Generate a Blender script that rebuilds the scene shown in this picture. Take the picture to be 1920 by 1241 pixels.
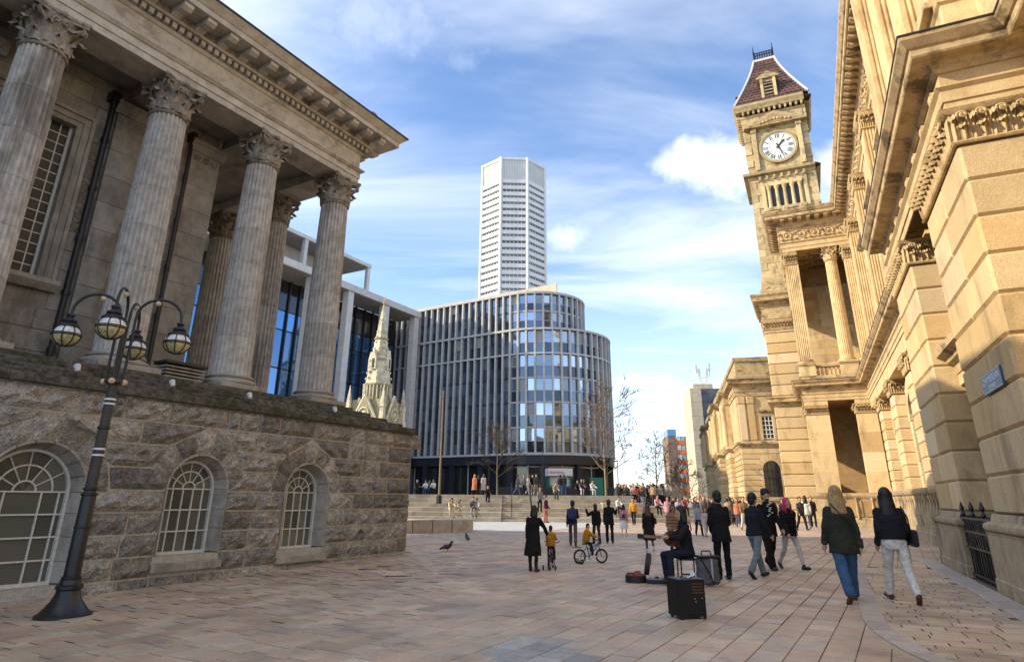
import bpy, math, random
from mathutils import Vector, Matrix, noise
R = math.radians
random.seed(7)
SC = bpy.context.scene
COL = SC.collection
for o in list(bpy.data.objects):
    bpy.data.objects.remove(o)

# ---------------------------------------------------------------- camera
CAMH = 1.5
PITCH = math.atan2(413, 1176)
ROLL = math.atan2(25, 3351)
cam = bpy.data.cameras.new('camera')
cam.sensor_width = 36.0
cam.lens = 36.0 * 1176 / 1920
cam.shift_y = -(620.5 - 521.0) / 1920
cam.clip_start = 0.1
cam.clip_end = 6000
camo = bpy.data.objects.new('camera', cam)
COL.objects.link(camo)
_f = Vector((0, math.cos(PITCH), math.sin(PITCH)))
_u0 = Vector((0, -math.sin(PITCH), math.cos(PITCH)))
_r0 = Vector((1, 0, 0))
_up = _u0 * math.cos(ROLL) - _r0 * math.sin(ROLL)
_rt = _r0 * math.cos(ROLL) + _u0 * math.sin(ROLL)
camo.matrix_world = Matrix(((_rt.x, _up.x, -_f.x, 0), (_rt.y, _up.y, -_f.y, 0), (_rt.z, _up.z, -_f.z, CAMH), (0, 0, 0, 1)))
SC.camera = camo

def ray(px, py):                       # photo pixel -> direction, used to find where things stand
    return (_f * 1176 + _rt * (px - 960) - _up * (py - 521)).normalized()
def at_z(px, py, z=0.0):
    d = ray(px, py); t = (z - CAMH) / d.z
    return Vector((d.x * t, d.y * t, z))
def at_y(px, py, y):
    d = ray(px, py); t = y / d.y
    return Vector((d.x * t, y, CAMH + d.z * t))

# ---------------------------------------------------------------- sun, sky
SUN_HEAD = -95.5                       # degrees clockwise from +Y: from the left
SUN_EL = 27.5
sd = Vector((math.sin(R(SUN_HEAD)) * math.cos(R(SUN_EL)), math.cos(R(SUN_HEAD)) * math.cos(R(SUN_EL)), math.sin(R(SUN_EL))))
sun = bpy.data.lights.new('sun', 'SUN')
sun.energy = 3.6
sun.angle = R(0.5)
sun.color = (1.0, 0.86, 0.62)
suno = bpy.data.objects.new('sun', sun)
COL.objects.link(suno)
suno.rotation_euler = (-sd).to_track_quat('-Z', 'Y').to_euler()
suno.location = sd * 100

W = bpy.data.worlds.new('World')
SC.world = W
W.use_nodes = True
nt = W.node_tree
for n in list(nt.nodes):
    nt.nodes.remove(n)
def N(tree, kind, **kw):
    n = tree.nodes.new(kind)
    for k, v in kw.items():
        if k.startswith('i_'):
            key = k[2:]
            n.inputs[int(key) if key.isdigit() else key.replace('_', ' ')].default_value = v
        else:
            setattr(n, k, v)
    return n
def LK(tree, a, b):
    tree.links.new(a, b)
def mathn(tree, op, a, b=None, c=None, clamp=False):
    n = tree.nodes.new('ShaderNodeMath'); n.operation = op; n.use_clamp = clamp
    for i, v in enumerate((a, b, c)):
        if v is None: continue
        if isinstance(v, (int, float)): n.inputs[i].default_value = v
        else: tree.links.new(v, n.inputs[i])
    return n.outputs[0]
def maprange(tree, v, a, b, c=0.0, d=1.0, smooth=True):
    n = tree.nodes.new('ShaderNodeMapRange'); n.interpolation_type = 'SMOOTHSTEP' if smooth else 'LINEAR'
    tree.links.new(v, n.inputs[0])
    for i, x in enumerate((a, b, c, d)): n.inputs[1 + i].default_value = x
    return n.outputs[0]
def mixc(tree, f, a, b, mode='MIX'):
    n = tree.nodes.new('ShaderNodeMix'); n.data_type = 'RGBA'; n.blend_type = mode
    for k, v in ((0, f), (6, a), (7, b)):
        if isinstance(v, (int, float)): n.inputs[k].default_value = v
        elif isinstance(v, tuple): n.inputs[k].default_value = (v[0], v[1], v[2], 1)
        else: tree.links.new(v, n.inputs[k])
    return n.outputs[2]
sky = N(nt, 'ShaderNodeTexSky', sky_type='NISHITA', sun_disc=False, sun_elevation=R(SUN_EL), sun_rotation=R(SUN_HEAD))
sky.altitude = 100; sky.air_density = 1.0; sky.dust_density = 0.6; sky.ozone_density = 2.2
tc = N(nt, 'ShaderNodeTexCoord')
sep = N(nt, 'ShaderNodeSeparateXYZ'); LK(nt, tc.outputs['Generated'], sep.inputs[0])
zc = mathn(nt, 'MAXIMUM', mathn(nt, 'ADD', sep.outputs[2], 0.10), 0.05)
cmb = N(nt, 'ShaderNodeCombineXYZ')
LK(nt, mathn(nt, 'DIVIDE', sep.outputs[0], zc), cmb.inputs[0])
LK(nt, mathn(nt, 'DIVIDE', sep.outputs[1], zc), cmb.inputs[1])
mp = N(nt, 'ShaderNodeMapping'); mp.inputs['Rotation'].default_value = (0, 0, R(35)); mp.inputs['Scale'].default_value = (0.55, 1.25, 1)
LK(nt, cmb.outputs[0], mp.inputs[0])
n1 = N(nt, 'ShaderNodeTexNoise', i_Scale=1.25, i_Detail=6.0, i_Roughness=0.56, i_Distortion=0.5); LK(nt, mp.outputs[0], n1.inputs[0])
n2 = N(nt, 'ShaderNodeTexNoise', i_Scale=0.55, i_Detail=2.0); LK(nt, mp.outputs[0], n2.inputs[0])
cov = mathn(nt, 'ADD', mathn(nt, 'MULTIPLY', n1.outputs[0], 0.75), mathn(nt, 'MULTIPLY', n2.outputs[0], 0.45))
cirrus = mathn(nt, 'MULTIPLY', maprange(nt, cov, 0.46, 0.82), 0.72)
# a few cumulus puffs
nb = N(nt, 'ShaderNodeTexNoise', i_Scale=9.0, i_Detail=5.0, i_Roughness=0.6); LK(nt, tc.outputs['Generated'], nb.inputs[0])
puff = None
for (px, py, rad, str_, sq) in ((1345, 312, .085, .9, 1.5), (1575, 300, .08, .8, 1.2), (1060, 445, .07, .6, 1.3), (1220, 717, .05, .75, 2.6), (680, 30, .15, .3, 2.6)):
    d = ray(px, py)
    vs = N(nt, 'ShaderNodeVectorMath', operation='SUBTRACT'); LK(nt, tc.outputs['Generated'], vs.inputs[0]); vs.inputs[1].default_value = d
    vm = N(nt, 'ShaderNodeVectorMath', operation='MULTIPLY'); LK(nt, vs.outputs[0], vm.inputs[0]); vm.inputs[1].default_value = (1 / sq, 1, 1.15)
    ln = N(nt, 'ShaderNodeVectorMath', operation='LENGTH'); LK(nt, vm.outputs[0], ln.inputs[0])
    body = maprange(nt, ln.outputs['Value'], 0.0, rad, 1.0, 0.0, False)
    den = mathn(nt, 'MULTIPLY', maprange(nt, mathn(nt, 'ADD', body, mathn(nt, 'MULTIPLY', mathn(nt, 'SUBTRACT', nb.outputs[0], 0.5), 2.0)), 0.22, 1.05), str_)
    den = mathn(nt, 'MULTIPLY', den, maprange(nt, body, 0.0, 0.25))
    puff = den if puff is None else mathn(nt, 'MAXIMUM', puff, den)
haze = mathn(nt, 'MULTIPLY', maprange(nt, sep.outputs[2], 0.0, 0.42, 1.0, 0.0), 0.42)
cl = mathn(nt, 'MAXIMUM', mathn(nt, 'MAXIMUM', cirrus, puff), haze, clamp=True)
skyg = mixc(nt, 1.0, sky.outputs[0], (1.02, 1.10, 1.22), 'MULTIPLY')
CLOUD = 6.4
ccol = mixc(nt, cl, skyg, (CLOUD * 0.96, CLOUD * 0.99, CLOUD * 1.02))
bg = N(nt, 'ShaderNodeBackground'); bg.inputs[1].default_value = 0.15
LK(nt, ccol, bg.inputs[0])
wo = N(nt, 'ShaderNodeOutputWorld'); LK(nt, bg.outputs[0], wo.inputs[0])
vs_ = SC.view_settings
vs_.view_transform = 'Standard'; vs_.look = 'None'; vs_.exposure = 0.78; vs_.gamma = 1.0; vs_.use_curve_mapping = False
SC.cycles.max_bounces = 6; SC.cycles.diffuse_bounces = 2; SC.cycles.glossy_bounces = 2; SC.cycles.transmission_bounces = 4
SC.cycles.caustics_reflective = False; SC.cycles.caustics_refractive = False

# ---------------------------------------------------------------- mesh helpers
class B:
    def __init__(s): s.v = []; s.f = []
    def add(s, vs, fs):
        k = len(s.v); s.v += [tuple(p) for p in vs]; s.f += [tuple(i + k for i in f) for f in fs]; return s
    def mark(s): return len(s.v)
    def xf(s, M, k=0):
        for i in range(k, len(s.v)): s.v[i] = tuple(M @ Vector(s.v[i]))
        return s
    def box(s, x0, x1, y0, y1, z0, z1, c=0.0):
        if x0 > x1: x0, x1 = x1, x0
        if y0 > y1: y0, y1 = y1, y0
        if z0 > z1: z0, z1 = z1, z0
        if c <= 0:
            return s.add([(x, y, z) for z in (z0, z1) for y in (y0, y1) for x in (x0, x1)],
                         [(0, 2, 3, 1), (4, 5, 7, 6), (0, 1, 5, 4), (2, 6, 7, 3), (0, 4, 6, 2), (1, 3, 7, 5)])
        c = min(c, (x1 - x0) * .45, (y1 - y0) * .45, (z1 - z0) * .45)
        vs = []; idx = {}
        X = (x0, x1); Y = (y0, y1); Z = (z0, z1); sg = (1, -1)
        for i in (0, 1):
            for j in (0, 1):
                for k in (0, 1):
                    for a in (0, 1, 2):
                        p = [X[i] + sg[i] * c, Y[j] + sg[j] * c, Z[k] + sg[k] * c]
                        p[a] = (X, Y, Z)[a][(i, j, k)[a]]
                        idx[i, j, k, a] = len(vs); vs.append(p)
        fs = []
        q = lambda *t: tuple(idx[u] for u in t)
        for i in (0, 1):
            f = q((i, 0, 0, 0), (i, 1, 0, 0), (i, 1, 1, 0), (i, 0, 1, 0)); fs.append(f if i else f[::-1])
            f = q((0, i, 0, 1), (0, i, 1, 1), (1, i, 1, 1), (1, i, 0, 1)); fs.append(f if i else f[::-1])
            f = q((0, 0, i, 2), (1, 0, i, 2), (1, 1, i, 2), (0, 1, i, 2)); fs.append(f if i else f[::-1])
        def fix(f, n):
            a, b, d = (Vector(vs[f[t]]) for t in (0, 1, 2))
            return f if (b - a).cross(d - a).dot(Vector(n)) > 0 else f[::-1]
        for i in (0, 1):
            for j in (0, 1):
                fs.append(fix(q((i, j, 0, 0), (i, j, 1, 0), (i, j, 1, 1), (i, j, 0, 1)), (2 * i - 1, 2 * j - 1, 0)))
                fs.append(fix(q((i, 0, j, 0), (i, 1, j, 0), (i, 1, j, 2), (i, 0, j, 2)), (2 * i - 1, 0, 2 * j - 1)))
                fs.append(fix(q((0, i, j, 1), (1, i, j, 1), (1, i, j, 2), (0, i, j, 2)), (0, 2 * i - 1, 2 * j - 1)))
                for k in (0, 1):
                    fs.append(fix(q((i, j, k, 0), (i, j, k, 1), (i, j, k, 2)), (2 * i - 1, 2 * j - 1, 2 * k - 1)))
        return s.add(vs, fs)
    def prism(s, pts, a, b, ax='z'):
        # polygon pts (2D) swept from a to b along axis; for 'x' pts=(y,z), 'y' pts=(x,z), 'z' pts=(x,y)
        n = len(pts)
        def P(p, h): return (h, p[0], p[1]) if ax == 'x' else ((p[0], h, p[1]) if ax == 'y' else (p[0], p[1], h))
        area = sum(pts[i][0] * pts[(i + 1) % n][1] - pts[(i + 1) % n][0] * pts[i][1] for i in range(n))
        if (area < 0) != (ax == 'y'): pts = pts[::-1]
        if a > b: a, b = b, a
        vs = [P(p, a) for p in pts] + [P(p, b) for p in pts]
        fs = [tuple(range(n))[::-1], tuple(range(n, 2 * n))] + [(i, (i + 1) % n, n + (i + 1) % n, n + i) for i in range(n)]
        return s.add(vs, fs)
    def lathe(s, prof, n=16, c=(0, 0, 0), cap=True, ph=0.0, flute=None, sx=1, sy=1):
        k = len(prof); vs = []; fs = []
        for (r, z) in prof:
            for i in range(n):
                a = 2 * math.pi * i / n + ph; rr = r * (flute[i % len(flute)] if flute else 1)
                vs.append((c[0] + rr * math.cos(a) * sx, c[1] + rr * math.sin(a) * sy, c[2] + z))
        for j in range(k - 1):
            for i in range(n):
                fs.append((j * n + i, j * n + (i + 1) % n, (j + 1) * n + (i + 1) % n, (j + 1) * n + i))
        if cap:
            fs.append(tuple(range(n))[::-1]); fs.append(tuple((k - 1) * n + i for i in range(n)))
        return s.add(vs, fs)
    def tube(s, path, r, n=8, closed=False):
        P = [Vector(p) for p in path]; m = len(P); rr = r if isinstance(r, (list, tuple)) else [r] * m
        vs = []; fs = []; prev = None
        for i in range(m):
            if closed: d = (P[(i + 1) % m] - P[i - 1])
            else: d = P[min(i + 1, m - 1)] - P[max(i - 1, 0)]
            d.normalize()
            if prev is None: u = d.cross(Vector((0, 0, 1)) if abs(d.z) < .9 else Vector((1, 0, 0))).normalized()
            else: u = (prev - d * prev.dot(d)).normalized()
            prev = u; w = d.cross(u)
            for j in range(n):
                a = 2 * math.pi * j / n
                vs.append(P[i] + (u * math.cos(a) + w * math.sin(a)) * rr[i])
        for i in range(m if closed else m - 1):
            for j in range(n):
                a, b = i * n, ((i + 1) % m) * n
                fs.append((a + j, a + (j + 1) % n, b + (j + 1) % n, b + j))
        if not closed:
            fs.append(tuple(range(n))[::-1]); fs.append(tuple((m - 1) * n + j for j in range(n)))
        return s.add(vs, fs)
    def ball(s, c, r, n=10, m=7, sc=(1, 1, 1)):
        prof = [(max(1e-4, math.sin(math.pi * i / m)) * r, -math.cos(math.pi * i / m) * r) for i in range(m + 1)]
        k = s.mark(); s.lathe(prof, n, (0, 0, 0), cap=True)
        for i in range(k, len(s.v)):
            p = s.v[i]; s.v[i] = (c[0] + p[0] * sc[0], c[1] + p[1] * sc[1], c[2] + p[2] * sc[2])
        return s
    def grid(s, P):                    # P[i][j] points -> quads
        a, b = len(P), len(P[0])
        return s.add([p for row in P for p in row], [(i * b + j, i * b + j + 1, (i + 1) * b + j + 1, (i + 1) * b + j) for i in range(a - 1) for j in range(b - 1)])
    def mesh(s, name, mat=None, smooth=None):
        me = bpy.data.meshes.new(name)
        me.from_pydata(s.v, [], s.f)
        if mat:
            for m in (mat if isinstance(mat, (list, tuple)) else [mat]): me.materials.append(m)
        if smooth is not None:
            me.polygons.foreach_set('use_smooth', [True] * len(me.polygons))
            if smooth < 180: me.set_sharp_from_angle(angle=R(smooth))
        me.update()
        return me
    def build(s, name, mat, parent=None, smooth=None, **kw):
        return link(name, s.mesh(name, mat, smooth), parent, **kw)
def link(name, me, parent=None, loc=None, rz=None, label=None, cat=None, group=None, kind=None, scale=None):
    o = bpy.data.objects.new(name, me); COL.objects.link(o)
    if parent is not None: o.parent = parent
    if loc is not None: o.location = loc
    if rz is not None: o.rotation_euler = (0, 0, rz)
    if scale is not None: o.scale = scale if isinstance(scale, (tuple, list)) else (scale,) * 3
    tag(o, label, cat, group, kind)
    return o
def tag(o, label=None, cat=None, group=None, kind=None):
    if label: o['label'] = label
    if cat: o['category'] = cat
    if group: o['group'] = group
    if kind: o['kind'] = kind
    return o
def empty(name, loc=(0, 0, 0), rz=0.0, label=None, cat=None, group=None):
    o = bpy.data.objects.new(name, None); COL.objects.link(o)
    o.location = loc; o.rotation_euler = (0, 0, rz); o.empty_display_size = .2
    return tag(o, label, cat, group)
def copy_tree(o, parent=None, **kw):
    c = o.copy(); COL.objects.link(c); c.parent = parent
    for ch in list(o.children): copy_tree(ch, c)
    if kw: tag(c, **kw)
    return c

# ---------------------------------------------------------------- materials
def pmat(name):
    m = bpy.data.materials.new(name); m.use_nodes = True
    t = m.node_tree; b = t.nodes.get('Principled BSDF')
    return m, t, b
def stone(name, c1, c2, scale=6.0, bump=.02, rough=.9, var=.25, stain=None, stain_amt=.5, streak=1.0, island=False, fine=40.0, hue=None, spec=.25, stain_lo=.5, stain_hi=.68):
    """weathered stone/concrete: two-tone noise, per-piece variation, stains, relief"""
    m, t, b = pmat(name)
    g = N(t, 'ShaderNodeNewGeometry'); oi = N(t, 'ShaderNodeObjectInfo')
    rnd = oi.outputs['Random']
    if island: rnd = mathn(t, 'FRACT', mathn(t, 'ADD', rnd, g.outputs['Random Per Island']))
    na = N(t, 'ShaderNodeTexNoise', i_Scale=scale, i_Detail=4.0, i_Roughness=.65); LK(t, g.outputs['Position'], na.inputs[0])
    nf = N(t, 'ShaderNodeTexNoise', i_Scale=fine, i_Detail=2.0, i_Roughness=.7); LK(t, g.outputs['Position'], nf.inputs[0])
    col = mixc(t, maprange(t, na.outputs[0], .32, .68), c1, c2)
    if hue:
        r2 = mathn(t, 'FRACT', mathn(t, 'MULTIPLY', rnd, 17.31))
        cr = N(t, 'ShaderNodeValToRGB'); cr.color_ramp.interpolation = 'CONSTANT'
        el = cr.color_ramp.elements
        while len(el) < len(hue): el.new(1.0)
        for i, h in enumerate(hue): el[i].position = i / len(hue); el[i].color = (h[0], h[1], h[2], 1)
        LK(t, r2, cr.inputs[0])
        col = mixc(t, .78, col, cr.outputs[0])
    col = mixc(t, 1.0, col, mathn(t, 'ADD', mathn(t, 'MULTIPLY', mathn(t, 'SUBTRACT', rnd, .5), var * 2), 1.0), 'MULTIPLY')
    col = mixc(t, 1.0, col, maprange(t, nf.outputs[0], .25, .75, .78, 1.18, False), 'MULTIPLY')
    if stain:
        mpn = N(t, 'ShaderNodeMapping'); mpn.inputs['Scale'].default_value = (1, 1, 1 / streak); LK(t, g.outputs['Position'], mpn.inputs[0])
        ns = N(t, 'ShaderNodeTexNoise', i_Scale=1.3, i_Detail=4.0, i_Roughness=.7); LK(t, mpn.outputs[0], ns.inputs[0])
        col = mixc(t, mathn(t, 'MULTIPLY', maprange(t, ns.outputs[0], stain_lo, stain_hi), stain_amt), col, stain)
    LK(t, col, b.inputs['Base Color'])
    b.inputs['Roughness'].default_value = rough; b.inputs['Specular IOR Level'].default_value = spec
    if bump:
        h = mathn(t, 'ADD', mathn(t, 'MULTIPLY', na.outputs[0], 1.0), mathn(t, 'MULTIPLY', nf.outputs[0], .45))
        bp = N(t, 'ShaderNodeBump'); bp.inputs['Strength'].default_value = 1.0; bp.inputs['Distance'].default_value = bump
        LK(t, h, bp.inputs['Height']); LK(t, bp.outputs[0], b.inputs['Normal'])
    return m
def plain(name, c, rough=.6, metal=0.0, spec=.4, var=0.0, bump=0.0, bs=60.0, mott=.12, emit=None, coat=0.0):
    m, t, b = pmat(name)
    g = N(t, 'ShaderNodeNewGeometry')
    nf = N(t, 'ShaderNodeTexNoise', i_Scale=bs * .35, i_Detail=5.0); LK(t, g.outputs['Position'], nf.inputs[0])
    col = mixc(t, 1.0, c, maprange(t, nf.outputs[0], .3, .7, 1 - mott, 1 + mott, False), 'MULTIPLY')
    if var:
        oi = N(t, 'ShaderNodeObjectInfo')
        col = mixc(t, 1.0, col, mathn(t, 'ADD', mathn(t, 'MULTIPLY', mathn(t, 'SUBTRACT', oi.outputs['Random'], .5), var * 2), 1.0), 'MULTIPLY')
    LK(t, col, b.inputs['Base Color'])
    b.inputs['Roughness'].default_value = rough; b.inputs['Metallic'].default_value = metal; b.inputs['Specular IOR Level'].default_value = spec
    b.inputs['Coat Weight'].default_value = coat
    LK(t, maprange(t, nf.outputs[0], .3, .7, max(0, rough - .08), min(1, rough + .08), False), b.inputs['Roughness'])
    if bump:
        nb_ = N(t, 'ShaderNodeTexNoise', i_Scale=bs, i_Detail=4.0); LK(t, g.outputs['Position'], nb_.inputs[0])
        bp = N(t, 'ShaderNodeBump'); bp.inputs['Strength'].default_value = .8; bp.inputs['Distance'].default_value = bump
        LK(t, nb_.outputs[0], bp.inputs['Height']); LK(t, bp.outputs[0], b.inputs['Normal'])
    return m
def glass(name, c, rough=.06, wav=.004, spec=1.0, ws=.6, var=.0, metal=0.0):
    """opaque reflecting window glass with slightly uneven panes"""
    m, t, b = pmat(name)
    g = N(t, 'ShaderNodeNewGeometry'); oi = N(t, 'ShaderNodeObjectInfo')
    col = mixc(t, 1.0, c, mathn(t, 'ADD', mathn(t, 'MULTIPLY', mathn(t, 'SUBTRACT', oi.outputs['Random'], .5), var * 2), 1.0), 'MULTIPLY')
    LK(t, col, b.inputs['Base Color'])
    b.inputs['Roughness'].default_value = rough; b.inputs['Specular IOR Level'].default_value = spec; b.inputs['IOR'].default_value = 1.5
    b.inputs['Metallic'].default_value = metal
    nb_ = N(t, 'ShaderNodeTexNoise', i_Scale=ws, i_Detail=2.0); LK(t, g.outputs['Position'], nb_.inputs[0])
    bp = N(t, 'ShaderNodeBump'); bp.inputs['Strength'].default_value = .6; bp.inputs['Distance'].default_value = wav
    LK(t, nb_.outputs[0], bp.inputs['Height']); LK(t, bp.outputs[0], b.inputs['Normal'])
    return m
M_ROCK = stone('rough_gritstone', (.31, .275, .235), (.51, .465, .40), 6.0, .13, var=.38, stain=(.13, .112, .094), stain_amt=.48, fine=24, stain_lo=.47, stain_hi=.64)
M_MORTAR = stone('mortar', (.38, .345, .295), (.48, .44, .375), 8, .02, var=0)
M_DRESS = stone('dressed_limestone', (.31, .278, .24), (.42, .38, .33), 3, .012, var=.10, stain=(.14, .12, .10), stain_amt=.6, streak=4)
M_COL = stone('column_limestone', (.38, .355, .325), (.54, .515, .475), 5, .015, var=.14, stain=(.13, .105, .085), stain_amt=.7, streak=5, fine=60)
M_CELLA = stone('cella_limestone', (.29, .258, .22), (.40, .36, .31), 2.5, .012, var=.14, stain=(.11, .085, .065), stain_amt=.6, streak=2.5)
M_PALE = stone('pale_entablature_stone', (.43, .40, .35), (.56, .525, .465), 3, .012, var=.06, stain=(.20, .15, .11), stain_amt=.55, streak=.6)
M_DARKST = stone('soot_and_shade_stone', (.20, .175, .145), (.36, .32, .27), 8, .02, var=.1, stain=(.06, .05, .042), stain_amt=.7)  # soot on the capitals, painted shade on the cornice beds
M_MOSS = stone('mossy_stone', (.055, .05, .038), (.16, .14, .115), 7, .07, var=.15, stain=(.04, .052, .016), stain_amt=.8, fine=30, stain_lo=.48, stain_hi=.62)
M_BRIGHTCAP = M_COL
M_BLACK = plain('black_iron', (.012, .012, .013), .42, .0, .5, bump=.002, bs=90)
M_WHITEPT = plain('white_window_paint', (.62, .60, .55), .5, mott=.15)
M_PANE = glass('old_window_pane', (.105, .108, .085), .10, .008, .8, 3.0, var=.45)
M_LEAD = plain('leaded_pane', (.028, .03, .032), .3, 0, .3, var=.4)
M_WHITE = plain('white_paint', (.75, .74, .72), .5)
# ================================================================ ground
TC = Vector((-3.04, 19.86, 0)); TH = R(30.5)      # town hall wall corner and heading
MC = Vector((11.16, 17.76, 0)); MH = R(24.7)      # museum plinth corner and heading
class Frame:
    def __init__(s, o, h): s.o = o; s.h = h; s.x = Vector((math.cos(h), -math.sin(h), 0)); s.y = Vector((math.sin(h), math.cos(h), 0))
    def w(s, x, y, z=0.0): return s.o + s.x * x + s.y * y + Vector((0, 0, z))
    def l(s, p): v = Vector(p) - s.o; return Vector((v.dot(s.x), v.dot(s.y), v.z))
TF = Frame(TC, TH); MF = Frame(MC, MH)
def proj(p):
    v = Vector(p) - Vector((0, 0, CAMH)); d = v.dot(_f)
    if d < .2: return None
    return (960 + 1176 * v.dot(_rt) / d, 521 - 1176 * v.dot(_up) / d)
def sat(t): return max(0.0, min(1.0, t))
def G(x, y): return -0.17 * sat((-x - 1) / 7) * sat((24 - y) / 10)
def on_ground(px, py, zz=0.0):
    z = zz
    for _ in range(4):
        p = at_z(px, py, z); z = zz + G(p.x, p.y)
    p.z = z
    return p

m, t, b = pmat('far_paving')
g = N(t, 'ShaderNodeNewGeometry')
mp_ = N(t, 'ShaderNodeMapping'); mp_.inputs['Rotation'].default_value = (0, 0, TH); LK(t, g.outputs['Position'], mp_.inputs[0])
br = N(t, 'ShaderNodeTexBrick', i_Scale=1.0); br.offset = .5
br.inputs['Color1'].default_value = (.50, .385, .295, 1); br.inputs['Color2'].default_value = (.42, .315, .245, 1); br.inputs['Mortar'].default_value = (.13, .10, .085, 1)
br.inputs['Mortar Size'].default_value = .012; br.inputs['Brick Width'].default_value = .48; br.inputs['Row Height'].default_value = .31
LK(t, mp_.outputs[0], br.inputs[0])
nn = N(t, 'ShaderNodeTexNoise', i_Scale=.8, i_Detail=6.0); LK(t, g.outputs['Position'], nn.inputs[0])
nn2 = N(t, 'ShaderNodeTexNoise', i_Scale=18.0, i_Detail=4.0); LK(t, g.outputs['Position'], nn2.inputs[0])
c_ = mixc(t, 1.0, br.outputs[0], maprange(t, nn.outputs[0], .3, .7, .75, 1.2, False), 'MULTIPLY')
c_ = mixc(t, 1.0, c_, maprange(t, nn2.outputs[0], .3, .7, .85, 1.15, False), 'MULTIPLY')
LK(t, c_, b.inputs['Base Color']); b.inputs['Roughness'].default_value = .75
M_FARPAVE = m
M_GROUND = stone('distant_ground', (.20, .18, .16), (.28, .25, .22), .3, .01, var=0)
PAL = [(0.583, 0.416, 0.276), (0.528, 0.362, 0.238), (0.561, 0.443, 0.301), (0.473, 0.346, 0.238), (0.616, 0.475, 0.315), (0.506, 0.41, 0.306), (0.55, 0.373, 0.247), (0.583, 0.454, 0.33), (0.462, 0.324, 0.223)]
M_SLAB = stone('sandstone_slab', (.45, .335, .245), (.52, .395, .29), 5, .004, rough=.55, var=.10, island=True, fine=55, hue=PAL, spec=.5, stain=(.24, .175, .14), stain_amt=.5)
_t = M_SLAB.node_tree; _b = _t.nodes['Principled BSDF']; _src = _b.inputs['Base Color'].links[0].from_socket
_g = N(_t, 'ShaderNodeNewGeometry'); _v = N(_t, 'ShaderNodeTexVoronoi', i_Scale=2.6); LK(_t, _g.outputs['Position'], _v.inputs[0])
_n = N(_t, 'ShaderNodeTexNoise', i_Scale=.55, i_Detail=5.0, i_Roughness=.7); LK(_t, _g.outputs['Position'], _n.inputs[0])
_c = mixc(_t, mathn(_t, 'MULTIPLY', maprange(_t, _v.outputs['Distance'], .035, .075, 1.0, 0.0), .5), _src, (.12, .095, .08))          # trodden gum spots
_c = mixc(_t, 1.0, _c, maprange(_t, _n.outputs[0], .35, .65, .78, 1.12), 'MULTIPLY')                                              # broad traffic stains
LK(_t, _c, _b.inputs['Base Color'])
M_GREYSLAB = stone('grey_granite_slab', (.30, .285, .265), (.40, .38, .35), 8, .004, rough=.6, var=.25, island=True, fine=70, spec=.45)
M_BAND = stone('pale_kerb_stone', (.42, .35, .29), (.50, .42, .35), 6, .004, rough=.7, var=.12, fine=60)
M_JOINT = stone('joint_sand', (.14, .105, .082), (.19, .145, .112), 20, .004, var=0)

bb = B()
ys = [-300, 45, 56, 4500]; zs = [-.30, -.30, .9, .9]
xs = [-4500, -40, 0, 40, 4500]
bb.grid([[(x, y, z) for x in xs] for y, z in zip(ys, zs)])
bb.build('ground', M_GROUND, kind='structure')

# base sheet of the square: joint bed close by, paving pattern further out
def sheet(name, mat, y0, y1, x0, x1, dz, st=2.0):
    b_ = B(); ny = int((y1 - y0) / st) + 1; nx = int((x1 - x0) / st) + 1
    b_.grid([[(x0 + (x1 - x0) * i / nx, y0 + (y1 - y0) * j / ny, G(x0 + (x1 - x0) * i / nx, y0 + (y1 - y0) * j / ny) + dz) for i in range(nx + 1)] for j in range(ny + 1)])
    return b_.build(name, mat, kind='structure')
PLAZA = sheet('plaza_pavement', M_JOINT, -8, 25.8, -26, 24, -.012, 1.0)
sheet('far_plaza_pavement', M_FARPAVE, 25.8, 60, -30, 44, -.002)

# the curved kerb band
bandpx = [(1600, 1040), (1611, 1080), (1620, 1108), (1640, 1165), (1672, 1193), (1712, 1217), (1762, 1241), (1850, 1275)]
bandp = [at_z(*q) for q in bandpx]
def catmull(P, n):
    out = []
    for i in range(len(P) - 1):
        p0, p1, p2, p3 = P[max(i - 1, 0)], P[i], P[i + 1], P[min(i + 2, len(P) - 1)]
        for k in range(n):
            u = k / n
            out.append(.5 * ((2 * p1) + (p2 - p0) * u + (2 * p0 - 5 * p1 + 4 * p2 - p3) * u * u + (3 * p1 - p0 - 3 * p2 + p3) * u ** 3))
    return out + [P[-1]]
bandc = catmull(bandp, 6)
def side_of_band(p):
    best = min(range(len(bandc) - 1), key=lambda i: (bandc[i] - p).length)
    d = (bandc[best + 1] - bandc[best]).normalized(); e = p - bandc[best]
    return d.x * e.y - d.y * e.x          # path runs towards the camera: >0 is the right-hand (museum) side
arc = 0; seg = [bandc[0]]
for i in range(1, len(bandc)):
    if (bandc[i] - seg[-1]).length > .55: seg.append(bandc[i])
for i in range(len(seg) - 1):
    a, c = seg[i], seg[i + 1]; d = (c - a).normalized(); n_ = Vector((-d.y, d.x, 0)) * .13
    a = a + d * .006; c = c - d * .006
    q = [a - n_, c - n_, c + n_, a + n_]
    zt = .012
    B().add([(p.x, p.y, -.02) for p in q] + [(p.x, p.y, zt) for p in q], [(4, 5, 6, 7), (0, 1, 5, 4), (1, 2, 6, 5), (2, 3, 7, 6), (3, 0, 4, 7)]).build('kerb_stone', M_BAND, PLAZA)

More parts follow.
